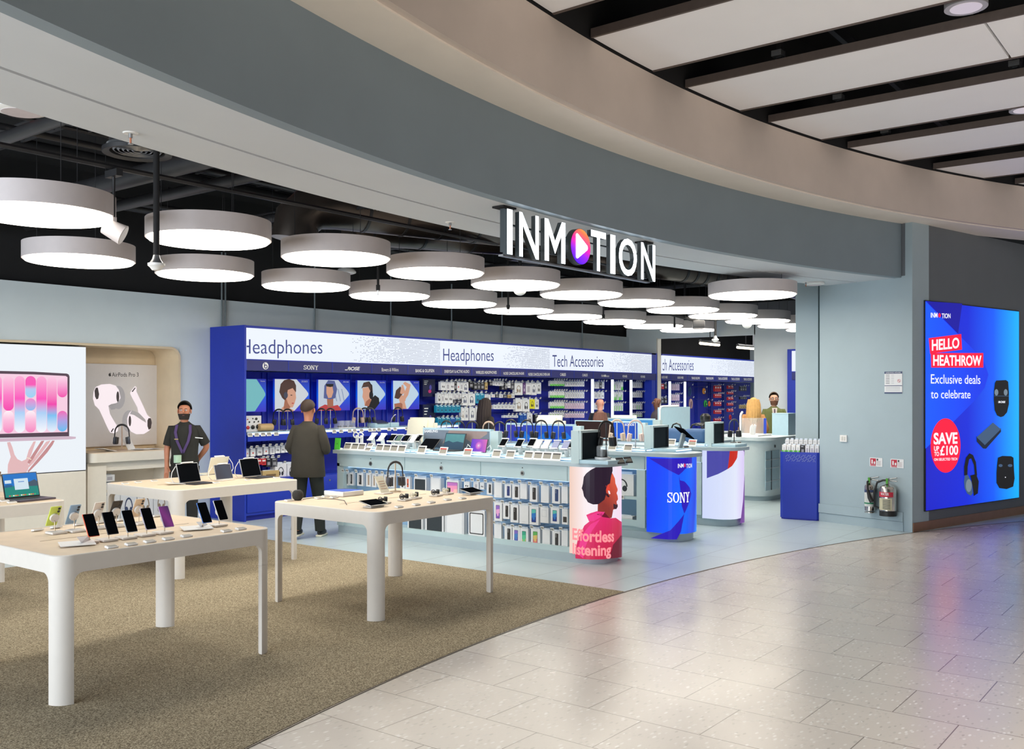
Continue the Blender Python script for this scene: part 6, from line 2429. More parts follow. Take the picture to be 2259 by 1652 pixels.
for k, px in enumerate((764.6, 780.7, 795.6, 835, 851, 867, 884, 928)):
    bigticket(px, 990, 8.50, 'white framed price ticket on the front counter, %s from its left end' % ORD[k], s=1.05)
for k, (px, red) in enumerate(((975.5, True), (1029.5, True), (1093.5, False), (1124, False), (1164, False), (1185, False), (1205, False), (1225.5, False))):
    bigticket(px, 1000, 8.50, 'white framed price ticket on the front counter, %s from the tablets rightwards' % ORD[k], red)
for k, px in enumerate((1349, 1384)):
    bigticket(px, 990, 10.46, 'white framed price ticket under the %s beige headphones' % ('left', 'right')[k])
for k, (px, red) in enumerate(((1480, False), (1526, True))):
    bigticket(px, 980, 12.06, 'white framed price ticket before the %s blue box speaker' % ('left', 'right')[k], red)
p = atX(810.5, 990, 8.5)
for k in range(2):
    dup(bt, (8.49 + 0.04 * k, p.y, ZT + 0.052 * k), SIDE, 'half height price ticket, %s of a stacked pair' % ('lower', 'upper')[k], TG, (0.85, 1, 0.5))
p = atX(750, 985, 8.55)
t = thing('green_card', 'bright green card standing at the left end of the front counter', 'card', (8.5, p.y, ZT))
mb = MB()
mb.box((0, 0, 0.075), (0.012, 0.10, 0.15), rgbm(84, 214, 56, 0.5, noise=0.02), M=Matrix.Rotation(0.12, 4, 'Y'))
mb.build('sheet', t, smooth=0)
mb = MB()
mb.box((0.03, 0, 0.01), (0.06, 0.09, 0.02), m_lab)
mb.build('base', t, smooth=0)
mb = MB()
mb.box((-0.0015, 0, 0.075), (0.012, 0.016, 0.012), rgbm(50, 140, 40, 0.5, noise=0), M=Matrix.Rotation(0.12, 4, 'Y'))
mb.build('printed_mark', t, smooth=0)

# --- lit riser plates


def riser(name_label, xa, xb, ya, yb, z0=ZT, h=0.035):
    t = thing('lit_riser', name_label, 'riser', ((xa + xb) / 2, (ya + yb) / 2, z0), 0, 'lit risers on the counters')
    mb = MB()
    mb.box((0, 0, h * 0.5), (xb - xa, yb - ya, h), m_rise, bev=0.004)
    mb.build('plate', t)
    mb = MB()
    mb.box((-(xb - xa) / 2 - 0.002, 0, h * 0.5), (0.006, yb - ya - 0.03, h * 0.4), m_ledb)
    mb.box((0, -(yb - ya) / 2 - 0.002, h * 0.5), (xb - xa - 0.03, 0.006, h * 0.4), m_ledb)
    mb.build('led_strip', t)


YR = lambda px, X: atX(px, 1000, X).y
riser('lit pale blue riser under the left phones of the front counter', 8.56, 9.04, YR(905, 8.56), YR(790, 8.56))
riser('lit pale blue riser under the tablets of the front counter', 8.56, 9.04, YR(1082, 8.56), YR(915, 8.56))
riser('lit pale blue riser under the right phones of the front counter', 8.56, 9.04, YR(1266, 8.56), YR(1090, 8.56))
riser('lit pale blue riser under the beige headphones', 10.5, 10.94, YR(1425, 10.5), YR(1300, 10.5))
riser('lit pale blue riser under the black headphone row', 10.5, 10.94, YR(1290, 10.5), YR(1110, 10.5))
riser('lit pale blue riser under the blue box speakers', 12.1, 12.58, YR(1556, 12.1), YR(1470, 12.1))

# --- phones on white pedestals
m_wht = mat('pedestal_white', (226, 226, 226), 0.4, noise=0.015)
PH = {'k': m_scrd, 'w': m_lab, 'b': mat('phone_blue', (60, 84, 150), 0.3, noise=0.03), 'g': mat('phone_green', (60, 88, 80), 0.3, noise=0.03)}


def pedestal_phone(c, label):
    t = thing('demo_phone', label, 'phone', (0, 0, 0), 0, 'demo phones on white pedestals')
    M = Matrix.Rotation(-0.35, 4, 'X')
    mb = MB()
    mb.cyl((0, 0, 0), (0, -0.035, 0.115), 0.026, m_wht, 18)
    mb.build('pedestal', t)
    M = Matrix.Translation((0, -0.04, 0.125)) @ Matrix.Rotation(0.62, 4, 'X')
    mb = MB()
    mb.box((0, 0, 0), (0.08, 0.165, 0.012), m_sil, bev=0.005, M=M)
    mb.build('phone_body', t)
    mb = MB()
    mb.box((0, 0, 0.0065), (0.072, 0.155, 0.002), PH[c], M=M)
    mb.build('screen', t, smooth=0)
    mb = MB()
    for sy in (-0.07, 0.07):
        mb.box((0, sy, 0.002), (0.09, 0.014, 0.02), m_wht, M=M)
    mb.build('clamp', t, smooth=0)
    return t


pp = {}
PL = [(825, 'w', 8.9), (846, 'w', 8.86), (869, 'k', 8.78), (884, 'g', 8.76), (900, 'k', 8.78), (915, 'w', 8.78), (926, 'k', 8.9), (1114, 'k', 8.72), (1149, 'k', 8.72), (1176, 'k', 8.9), (1190, 'w', 8.72), (1208, 'w', 8.72), (1229, 'b', 8.72), (1251, 'b', 8.7), (1262, 'k', 8.9)]
for k, (px, c, X) in enumerate(PL):
    p = atX(px, 990, X)
    nm = {'k': 'black', 'w': 'white', 'b': 'blue', 'g': 'green'}[c] + ' screened phone on a white pedestal on the front counter, %s from the left' % ORD[k]
    if c in pp:
        dup(pp[c], (X, p.y, ZT + 0.035), SIDE + 0.25, nm)
    else:
        o = pedestal_phone(c, nm)
        o.location = (X, p.y, ZT + 0.035)
        o.rotation_euler = (0, 0, SIDE + 0.25)
        pp[c] = o
# white charger arms behind the tickets
for k, px in enumerate((788, 798)):
    p = atX(px, 975, 8.8)
    t = thing('watch_stand', 'white stand with curled bands behind the tickets, %s one' % ('left', 'right')[k], 'stand', (8.8, p.y, ZT), SIDE, 'white band stands')
    mb = MB()
    mb.box((0, 0, 0.09), (0.035, 0.03, 0.18), m_wht, bev=0.004)
    mb.build('post', t)
    mb = MB()
    mb.tube([(0.0 + 0.05 * math.cos(a), -0.02, 0.18 + 0.035 * math.sin(a)) for a in [2 * PI * i / 12 for i in range(12)]], 0.009, m_wht, 8)
    mb.build('band', t)


# --- upright screens on the counters
def board(label, X, pxa, pxb, ztop, colr, text, cat='screen', zb=ZT + 0.03, pillar=0.12, emit=True):
    ya, yb = atX(pxa, 950, X).y, atX(pxb, 950, X).y
    t = thing('display_board', label, cat, (X, (ya + yb) / 2, zb), 0, 'upright display boards')
    mb = MB()
    mb.box((X + 0.03, (ya + yb) / 2, (zb + ztop) / 2), (0.06, ya - yb, ztop - zb), m_rise)
    mb.box((X + 0.03, yb - pillar / 2, (zb + ztop) / 2 - 0.01), (0.08, pillar, ztop - zb - 0.02), m_ctr)
    mb.build('frame', t, world=True, smooth=0)
    pl = Plane((X - 0.002, ya), (0, -1))
    L = ya - yb
    mb = MB()
    art_poly(mb, pl, [(0.02, zb + 0.02), (L - 0.02, zb + 0.02), (L - 0.02, ztop - 0.025), (0.02, ztop - 0.025)], colr, 0.0, uz=True)
    mb.build('screen', t, world=True, smooth=0)
    for s, ua, z, h, w, m in text:
        mb = MB()
        text_uz(mb, pl, s, ua * L, z, h, m, 0.03, 0.003, wide=w)
        mb.build('lettering', t, world=True, smooth=0)
    return t, pl, L


zz_ = lambda px, py, X: atX(px, py, X).z
m_wt = glow('board_white', (244, 248, 252), 1.0)
t, pl, L = board('grey blue display board behind the tablets with white lettering at its left', 8.98, 933, 1083, zz_(933, 943, 8.98), mat('board_dusk', (112, 124, 140), 0.25, noise=0.1, nscale=3), [])
mb = MB()
art_text(mb, pl, 'SAMSUNG', 936, 966, 953.5, 948, m_wt, 0.04, 0.003)
mb.build('lettering', t, world=True, smooth=0)
mb = MB()
art_poly(mb, pl, [(L * 0.3, ZT + 0.1), (L * 0.55, ZT + 0.22), (L * 0.75, ZT + 0.12), (L * 0.95, ZT + 0.24), (L * 0.95, ZT + 0.27), (L * 0.4, ZT + 0.27)], rgbm(150, 132, 130, 0.4, noise=0.05), 0.002, uz=True)
mb.build('artwork', t, world=True, smooth=0)
t, pl, L = board('bright blue display board behind a row of black headphones', 10.9, 1116, 1266, zz_(1190, 934.5, 10.9), grad_glow('board_blue', [(0, (36, 48, 190)), (0.5, (20, 90, 220)), (1, (60, 50, 180))], (0, 0.6, 0.5), 0.8, 1.0, 0.5), [])
mb = MB()
art_text(mb, pl, 'beats', 1137, 1154, 940.5, 936.5, m_wt, 0.03, 0.003)
mb.build('lettering', t, world=True, smooth=0)
mb = MB()
for k in range(3):
    art_poly(mb, pl, [(L * (0.15 + 0.3 * k), ZT + 0.08), (L * (0.3 + 0.3 * k), ZT + 0.2), (L * (0.4 + 0.3 * k), ZT + 0.08)], glow('board_sky', (30, 130, 240), 0.8), 0.002, uz=True)
mb.build('artwork', t, world=True, smooth=0)
t, pl, L = board('blue display board with white lettering at its right, on the far counter', 12.56, 1268, 1409, zz_(1330, 928, 12.56), grad_glow('board_azure', [(0, (20, 60, 190)), (0.6, (10, 96, 230)), (1, (30, 40, 150))], (0, -0.5, 0.2), 0.85, 0.9, 0.5), [])
mb = MB()
art_text(mb, pl, 'SONOS', 1378.5, 1399, 939, 934, m_wt, 0.03, 0.003)
mb.build('lettering', t, world=True, smooth=0)
mb = MB()
art_poly(mb, pl, [(0.02, ZT + 0.05), (L * 0.62, ZT + 0.05), (L * 0.62, ZT + 0.3), (0.02, ZT + 0.3)], glow('board_night', (60, 34, 30), 0.6), 0.002, uz=True)
art_poly(mb, pl, [(L * 0.04, ZT + 0.16), (L * 0.06, ZT + 0.24), (L * 0.1, ZT + 0.2), (L * 0.08, ZT + 0.14)], glow('board_orange', (206, 110, 60), 0.8), 0.0035, uz=True)
mb.build('artwork', t, world=True, smooth=0)
t, pl, L = board('pale sky blue display board behind the lettered blue one', 13.6, 1340, 1442, zz_(1390, 922.5, 13.6), glow('board_pale', (84, 170, 236), 0.8), [])


def tablet(label, X, px, w, h, tilt, m, z, cat='tablet', rz=SIDE, stand=True, body=None, gp='demo tablets'):
    p = atX(px, 980, X)
    t = thing('tablet', label, cat, (X, p.y, z), rz, gp)
    M = Matrix.Rotation(-tilt, 4, 'X')
    mb = MB()
    mb.box((0, 0, h / 2), (w, 0.012, h), body or m_char, bev=0.005, M=M)
    mb.build('body', t)
    mb = MB()
    mb.box((0, -0.0065, h / 2), (w * 0.94, 0.002, h * 0.93), m, M=M)
    mb.build('screen', t, smooth=0)
    if stand:
        mb = MB()
        mb.box((0, h * math.sin(tilt) * 0.5 + 0.03, h * 0.2), (w * 0.2, 0.02, h * 0.42), m_wht, M=None)
        mb.box((0, 0.03, 0.006), (w * 0.6, 0.12, 0.012), m_wht)
        mb.build('stand', t)
    return t


tz = ZT + 0.035
tablet('black tablet leaning back left of the teal laptop', 8.78, 939, 0.26, 0.19, 0.85, m_scrd, tz)
t = tablet('tablet in a dark teal case standing before the grey board', 8.80, 999, 0.33, 0.22, 0.3, mat('tablet_teal', (52, 78, 100), 0.25, noise=0.1, nscale=3), tz, stand=False)
mb = MB()
mb.box((0, -0.09, 0.006), (0.33, 0.18, 0.012), m_char)
mb.build('keyboard', t, smooth=0)
mb = MB()
mb.poly([(x, -0.0078, z) for x, z in ((-0.15, 0.10), (-0.09, 0.12), (-0.02, 0.1), (0.05, 0.115), (0.15, 0.1), (0.15, 0.205), (-0.15, 0.205))], mat('tablet_teal_light', (76, 128, 136), 0.3, noise=0.05), M=Matrix.Rotation(-0.3, 4, 'X'))
mb.build('wallpaper', t, smooth=0)
t = tablet('tablet glowing pink and violet on the front counter', 8.68, 1054, 0.25, 0.165, 0.28, grad_glow('tablet_pink', [(0, (96, 60, 220)), (0.5, (170, 80, 216)), (1, (240, 120, 190))], (1, 0, 0.4), 0.9, 3.6, 0.3), tz)
mb = MB()
for r, cl in ((0.045, (214, 110, 220)), (0.028, (236, 150, 226)), (0.012, (250, 220, 240))):
    mb.poly([(x, -0.0078 - (0.05 - r) * 0.01, z) for x, z in disc_pts(0.0, 0.083, r, r, 24)], glow('tablet_ring_%d' % int(r * 1000), cl, 0.9), M=Matrix.Rotation(-0.28, 4, 'X'))
mb.build('wallpaper', t, smooth=0)
mb = MB()
for sx in (-1, 1):
    mb.tube([(sx * 0.12, 0.02, 0.05), (sx * 0.17, 0.02, 0.09), (sx * 0.19, 0.02, 0.05), (sx * 0.16, 0.02, 0.01), (sx * 0.13, 0.03, 0.008)], 0.004, m_wht, 6)
mb.build('cable', t)
# black headphone row on the middle counter, two beige pairs, more behind the first board
HG2 = 'headphones on the middle counter'
for k, px in enumerate((1127, 1162, 1194, 1232)):
    p = atX(px, 970, 10.7)
    dup(hp_k, (10.7, p.y, ZT + 0.035), SIDE + 0.5, 'black headphones before the bright blue board, %s from the left' % ORD[k], HG2, 1.15)
for k, px in enumerate((985, 1012, 1042, 1078, 1102)):
    p = atX(px, 960, 10.7)
    if k == 3:
        headphones('cream headphones peeping over the grey blue board', m_cream, m_cream, m_tan, m_sil, (10.7, p.y, ZT), SIDE + 0.5, HG2, 1.15)
    else:
        dup(hp_k, (10.7, p.y, ZT), SIDE + 0.5, 'black headphones peeping over the grey blue board, %s from the left' % ORD[k], HG2, 1.15)
bh = None
m_beig = mat('headphone_beige', (206, 184, 164), 0.45, noise=0.02)
m_pnk = mat('headphone_blush', (222, 198, 190), 0.45, noise=0.02)
for px, m, lab in ((1361, m_beig, 'beige headphones on a tall silver post on the middle counter'), (1402, m_pnk, 'blush pink headphones on a tall silver post on the middle counter')):
    p = atX(px, 985, 10.62)
    headphones(lab, m, m, m, m_sil, (10.62, p.y, ZT + 0.035), SIDE + 0.6, HG2, 1.25)


# --- boxed screens on the counter ends
def end_screen(label, pa, pb, ytop, w_):
    """pa: photo point of the near lower left corner of the screen face; pb: lower right"""
    a, b = at(pa[0], pa[1], ZT + 0.05), at(pb[0], pb[1], ZT + 0.05)
    x0, x1, y = a.x, b.x, a.y
    h = atY(pa[0], ytop, y).z - ZT
    t = thing('counter_screen', label, 'screen', ((x0 + x1) / 2, y + 0.1, ZT), 0, 'framed screens on the counter ends')
    mb = MB()
    mb.box(((x0 + x1) / 2, y + 0.06, ZT + h / 2), (x1 - x0, 0.1, h), m_ctr)
    mb.build('housing', t, world=True, smooth=0)
    mb = MB()
    mb.box(((x0 + x1) / 2 + 0.022, y - 0.12, ZT + 0.02), (x1 - x0 + 0.03, 0.44, 0.04), m_rise, bev=0.004)
    mb.build('base', t, world=True)
    mb = MB()
    mb.box((x0 + 0.013, y - 0.003, ZT + h / 2 + 0.02), (0.022, 0.026, h - 0.045), m_ctr)
    mb.box(((x0 + x1) / 2, y + 0.0, ZT + h - 0.012), (x1 - x0, 0.03, 0.024), m_ctr)
    mb.box((x1 - 0.008, y + 0.0, ZT + h / 2), (0.016, 0.03, h), m_char)
    mb.build('bezel', t, world=True, smooth=0)
    mb = MB()
    mb.box(((x0 + x1) / 2, y + 0.006, ZT + h / 2), (x1 - x0 - 0.03, 0.006, h - 0.03), m_scr)
    mb.build('screen', t, world=True, smooth=0)
    return t, (x0, x1, y)


s1, e1_ = end_screen('dark framed screen on the end of the front counter', (1279, 1012), (1326, 1008), 950, 0)
s2, e2_ = end_screen('dark framed screen on the end of the middle counter', (1438, 987), (1475.5, 984), 939, 0)
s3, e3_ = end_screen('dark framed screen on the end of the far counter', (1571, 977), (1601, 975), 931, 0)
mb = MB()
mb.box((e2_[0] + 0.2, e2_[2] - 0.345, ZT + 0.02), (0.4, 0.006, 0.016), m_ledb)
mb.build('led_strip', s2, world=True)
# beside the front screen: clear speaker, black headphones, two small dark tickets
x0, x1, y = e1_
t = thing('glass_speaker', 'black speaker in a clear rounded case before the front screen', 'speaker', (x0 + 0.24, y - 0.13, ZT + 0.04))
mb = MB()
mb.cyl((0, 0, 0.0), (0, 0, 0.022), 0.085, m_wht, 28)
mb.build('base', t)
mb = MB()
mb.box((0, 0, 0.085), (0.13, 0.09, 0.12), m_glass, bev=0.02)
mb.build('clear_case', t)
mb = MB()
mb.cyl((0, 0, 0.024), (0, 0, 0.10), 0.05, m_black, 24, r2=0.045)
mb.build('body', t)
headphones('tall black headphones on a dark stand beside the front screen', m_black, m_char, m_black, m_char, (x1 + 0.04, y - 0.06, ZT + 0.04), -0.5, HG2, 1.25, 0.3)
for k, dx in enumerate((0.02, 0.18)):
    o = price_card(0.1, 0.075, 'dark small price stand at the front counter end, %s one' % ('left', 'right')[k], (x1 - 0.16 + dx, y - 0.36, ZT), -0.3, 'dark price stands', 0.6)
    for ch in o.children:
        if ch.name.startswith('holder'):
            ch.data.materials[0] = m_char
# tablet stand on the middle counter end
x0, x1, y = e2_
t = thing('tablet_stand', 'black tablet on a slanted grey stand on the middle counter end', 'tablet', (x1 - 0.08, y - 0.22, ZT + 0.04), -0.2)
mb = MB()
mb.box((0, 0, 0.09), (0.07, 0.03, 0.2), m_slab, M=Matrix.Rotation(0.4, 4, 'Y'), bev=0.004)
mb.build('stand', t)
mb = MB()
mb.box((0, 0, 0), (0.26, 0.17, 0.012), m_scrd, M=Matrix.Translation((0.06, -0.02, 0.19)) @ Matrix.Rotation(0.55, 4, 'Y') @ Matrix.Rotation(0.2, 4, 'X'), bev=0.004)
mb.build('tablet', t)
o = price_card(0.1, 0.075, 'dark small price stand at the corner of the middle counter', (x1 - 0.02, y - 0.30, ZT), -0.3, 'dark price stands', 0.6)
x0, x1, y = e3_
headphones('black and brown headphones on a stand beside the far counter screen', m_black, m_char, m_dusk, m_black, (x1 + 0.1, y - 0.12, ZT + 0.04), -0.5, HG2, 1.15, 0.27)
price_card(0.1, 0.075, 'small tan price stand at the corner of the far counter', (x1 + 0.06, y - 0.24, ZT), -0.2, 'dark price stands', 0.6)
# blue box speakers with handles, soundbar behind
m_spk = mat('speaker_blue', (62, 96, 140), 0.6, noise=0.05)
for k, (pa, pb) in enumerate(((1474, 1511), (1514, 1559))):
    X = 12.35
    ya, yb = atX(pa, 970, X).y, atX(pb, 970, X).y
    t = thing('box_speaker', ('left, partly hidden', 'right, fully seen')[k] + ' slate blue box speaker with black handle on the far counter', 'speaker', (X, (ya + yb) / 2, ZT + 0.035), SIDE, 'blue box speakers')
    w = ya - yb
    mb = MB()
    mb.box((0, 0, 0.1), (w, 0.15, 0.2), m_spk, bev=0.05, seg=4)
    mb.build('body', t)
    mb = MB()
    mb.tube([(-w * 0.32, 0, 0.18), (-w * 0.2, 0, 0.25), (0, 0, 0.27), (w * 0.2, 0, 0.25), (w * 0.32, 0, 0.18)], 0.012, m_black, 8)
    mb.build('handle', t)

# --- tills on the middle counters
def till(label, px, X, z, w=0.36, h=0.3, gp='cream tills'):
    p = atX(px, 940, X)
    t = thing('till', label, 'till', (X, p.y, z), SIDE + 0.35, gp)
    mb = MB()
    M = Matrix.Rotation(-0.28, 4, 'X')
    mb.box((0, 0, h * 0.62), (w, 0.05, h), m_cream, bev=0.012, M=M)
    mb.box((-w * 0.1, -0.05, h * 0.55), (w * 0.8, 0.06, h * 0.86), m_cream, bev=0.012, M=M)
    mb.build('monitor_back', t)
    mb = MB()
    mb.box((0, 0.0, h * 0.12), (w * 0.5, 0.16, h * 0.24), m_cream, bev=0.01)
    mb.build('foot', t)
    mb = MB()
    mb.tube([(0.1, -0.08, h * 0.7), (0.15, -0.1, h * 0.6), (0.16, -0.1, h * 0.35), (0.1, -0.08, h * 0.12), (0.06, -0.06, 0.02)], 0.006, m_black, 8)
    mb.build('cable', t)
    mb = MB()
    mb.box((w * 0.62, 0.02, h * 0.62), (0.05, 0.06, 0.16), m_cream, bev=0.006)
    mb.cyl((w * 0.62, 0.02, 0), (w * 0.62, 0.02, h * 0.5), 0.014, m_cream, 10)
    mb.build('customer_display', t)
    return t


till('cream till seen from behind, at left above the grey board', 926, 10.62, ZT, 0.4, 0.34)
till('cream till seen from behind, between the two blue boards', 1210, 12.3, ZT, 0.4, 0.36)
o = till('cream till facing forward with grey screen, behind the pale board', 1375, 13.9, ZT, 0.42, 0.34)
# sales desk the far tills and people stand behind
t = thing('sales_desk', 'pale blue sales desk in the back with the tills and boards', 'counter', (13.85, 7.9, 0), 0, 'pale blue sales counters')
mb = MB()
mb.box((0, 0, 0.52), (0.55, 2.6, 1.04), m_ctr, bev=0.01)
mb.build('body', t)
mb = MB()
mb.box((0, 0, 1.06), (0.68, 2.7, 0.04), m_slab, bev=0.008)
mb.build('counter_top', t)

# --- white curved desk at the back right
x0, x1, y0, y1 = 15.28, 16.9, 6.42, 7.6
m_wdesk = mat('desk_white', (206, 218, 222), 0.4, noise=0.015)
t = thing('curved_desk', 'white desk with rounded corner and glazed front before the back room', 'counter', ((x0 + x1) / 2, (y0 + y1) / 2, 0), 0, 'pale blue sales counters')
mb = MB()
mb.prism(plan(x0, x1, y0, y1, 0.3), 0.08, 1.02, m_wdesk)
mb.build('body', t, world=True)
mb = MB()
mb.prism(plan(x0 - 0.08, x1 + 0.05, y0 - 0.08, y1, 0.36), 1.02, 1.075, m_wdesk)
mb.build('counter_top', t, world=True)
mb = MB()
mb.prism(plan(x0 + 0.03, x1 - 0.03, y0 + 0.03, y1, 0.28), 0.0, 0.08, m_slab)
mb.build('plinth', t, world=True)
xa, xb = atY(1688, 1000, y0).x, atY(1718.5, 1000, y0).x
mb = MB()
mb.box(((xa + xb) / 2, y0 - 0.004, 0.52), (xb - xa, 0.012, 0.66), mat('door_glass', (160, 186, 200), 0.08, noise=0.05, nscale=5))
o = mb.build('glazed_door', t, world=True, smooth=0)
mb = MB()
for zz in (0.34, 0.56, 0.7):
    mb.box(((xa + xb) / 2, y0 - 0.012, zz), (xb - xa, 0.006, 0.02), m_slab)
mb.box(((xa + xb) / 2 - 0.06, y0 - 0.013, 0.52), (0.02, 0.008, 0.66), m_char)
mb.build('shelf_edge', t, world=True, smooth=0)
mb = MB()
mb.box(((xa + xb) / 2 + 0.1, y0 - 0.01, 0.92), (0.03, 0.02, 0.045), m_char, bev=0.006)
mb.build('lock', t, world=True)
# things on it
pl_ = lambda px, py: at(px, py, 1.075)
p = pl_(1662, 961)
t = thing('acrylic_cube', 'clear acrylic cube with earphones and a blue printed side on the white desk', 'display case', p)
mb = MB()
mb.box((0, 0, 0.16), (0.42, 0.3, 0.3), m_glass)
mb.build('cover', t, smooth=0)
mb = MB()
mb.box((0, 0, 0.01), (0.6, 0.42, 0.02), m_lab)
mb.build('plinth', t, smooth=0)
mb = MB()
mb.box((0.15, -0.152, 0.17), (0.11, 0.004, 0.27), glow('cube_print_blue', (30, 70, 220), 0.8))
mb.build('printed_side', t, smooth=0)
mb = MB()
for k in range(5):
    mb.tube([(-0.14 + 0.05 * k, 0.0, 0.02), (-0.13 + 0.05 * k, 0.0, 0.12), (-0.14 + 0.05 * k, -0.02, 0.18 + 0.02 * (k % 2))], 0.012, m_lab, 8)
mb.build('earphones', t)
p = pl_(1634, 965)
t = thing('white_arch', 'white tubular arch standing on the white desk', 'frame', p)
mb = MB()
mb.tube([(0, 0, 0), (0, 0, 0.36), (0.02, 0, 0.4), (0.06, 0, 0.42), (0.28, 0.1, 0.42), (0.31, 0.12, 0.4)], 0.02, m_lab, 10)
mb.build('tube', t)
p = Vector((16.62, 6.66, 1.075))
t = thing('pale_box', 'plain pale blue box standing on the white desk at right', 'box', p)
mb = MB()
mb.box((0, 0, 0.19), (0.34, 0.3, 0.38), m_rise)
mb.build('carton', t, smooth=0)
mb = MB()
mb.box((0, 0, 0.384), (0.35, 0.31, 0.012), m_rise, bev=0.003)
mb.build('lid', t, smooth=0)
# mannequin head with cap and a pale screen, beyond the far counter
p = at(1556, 951, 1.1)
t = thing('mannequin_head', 'black mannequin head in a cap facing right', 'mannequin head', p)
mb = MB()
mb.lathe([(0.0, 0.0), (0.075, 0.0), (0.06, 0.04), (0.052, 0.09), (0.085, 0.14), (0.105, 0.2), (0.1, 0.26), (0.06, 0.31), (0, 0.32)], (0, 0, 0), m_char, 24, sc_=(1.05, 0.9))
mb.sph((0.1, -0.03, 0.19), 0.024, m_char, (1, 0.8, 1.4), 10, 8)
mb.build('head', t)
mb = MB()
mb.lathe([(0.108, 0.23), (0.105, 0.29), (0.06, 0.335), (0, 0.34)], (0, 0, 0), m_black, 24, sc_=(1.05, 0.92))
mb.box((-0.15, 0.0, 0.2), (0.14, 0.16, 0.012), m_black, M=Matrix.Rotation(-0.35, 4, 'Y'))
mb.build('cap', t)
p = at(1540, 955, 1.1)
t = thing('pale_screen_board', 'pale blue board with white tubular edge behind the mannequin head', 'display board', (16.35, 8.72, 1.1))
mb = MB()
mb.box((0, 0, 0.24), (1.2, 0.05, 0.44), m_rise)
mb.build('board', t, smooth=0)
mb = MB()
mb.tube([(-0.62, -0.03, 0), (-0.62, -0.03, 0.42), (-0.58, -0.03, 0.47), (-0.5, -0.03, 0.48), (0.1, -0.03, 0.48)], 0.018, m_lab, 8)
mb.build('tube_edge', t)
t = thing('low_cabinet', 'pale low cabinet carrying the mannequin head and boards', 'cabinet', (16.25, 8.35, 0), 0)
mb = MB()
mb.box((0, 0, 0.54), (1.5, 1.0, 1.06), m_ctr, bev=0.01)
mb.build('body', t)
mb = MB()
mb.box((0, 0, 1.085), (1.6, 1.1, 0.03), m_slab, bev=0.006)
mb.build('counter_top', t)
# blue perforated bin with boxes
a, b = Vector((13.34, 5.41, 0)), Vector((13.42, 4.84, 0))
t = thing('dump_bin', 'tall blue perforated bin full of white boxes by the side wall', 'bin', (13.55, 5.12, 0), 0)
d = (b - a).normalized()
n_ = Vector((-d.y, d.x, 0))
if n_.x < 0:
    n_ = -n_
mb = MB()
Q = [a + d * 0.05, b - d * 0.05, b + n_ * 0.05, b + n_ * 0.36, a + n_ * 0.36, a + n_ * 0.05]
mb.prism(Q, 0.02, 0.97, m_blue)
mb.build('body', t, world=True)
mb = MB()
mb.prism([q + (Vector((13.55, 5.12, 0)) - q) * 0.04 for q in Q], 0.0, 0.02, m_blue2)
mb.build('foot', t, world=True)
bp_ = Plane(a - n_ * 0.001, d)
mb = MB()
rn = random.Random(3)
for i in range(17):
    for j in range(40):
        u, z = 0.09 + i * 0.025 + (0.0125 if j % 2 else 0), 0.93 - j * 0.0125
        big = j < 8 and (i + j) % 3 != 0
        if j > 8 and j > 38:
            continue
        r = 0.0048 if big else 0.0026
        art_poly(mb, bp_, [(u - r, z), (u, z - r), (u + r, z), (u, z + r)], m_slab if big else m_blue2, 0.001, uz=True)
mb.build('perforation', t, world=True, smooth=0)
mb = MB()
mb.prism([a + n_ * 0.28 + d * 0.02, b + n_ * 0.28 - d * 0.02, b + n_ * 0.33 - d * 0.02, a + n_ * 0.33 + d * 0.02], 0.97, 1.09, m_cream)
mb.build('back_rail', t, world=True, smooth=0)
for k in range(8):
    p = a + d * (0.055 + 0.066 * k) + n_ * 0.1
    product('gn' if k < 4 else 'k' if k == 4 else 'case', 'white box with green foot standing in the blue bin, %s in front row' % ORD[k] if k < 4 else 'box standing in the blue bin, %s in front row' % ORD[k], 'boxed product', 'boxes in the blue bin', (p.x, p.y, 0.94), 0.056, 0.12, 0.13, math.atan2(d.y, d.x))
for k in range(8):
    p = a + d * (0.055 + 0.066 * k) + n_ * 0.25
    product('case', 'plain white box standing in the blue bin, %s in back row' % ORD[k], 'boxed product', 'boxes in the blue bin', (p.x, p.y, 0.94), 0.056, 0.05, 0.2, math.atan2(d.y, d.x))
# ================================================================ the alcove, the four display tables and everything laid out on them
m_tw = mat('table_white', (222, 216, 208), 0.45, noise=0.012)
m_mdl = mat('table_wood_pale', (226, 206, 180), 0.5, noise=0.05, nscale=7)
m_alc = mat('alcove_birch', (224, 204, 172), 0.5, noise=0.04, nscale=5)
m_alcw = mat('alcove_white', (232, 224, 210), 0.5, noise=0.015)
TT = 0.87


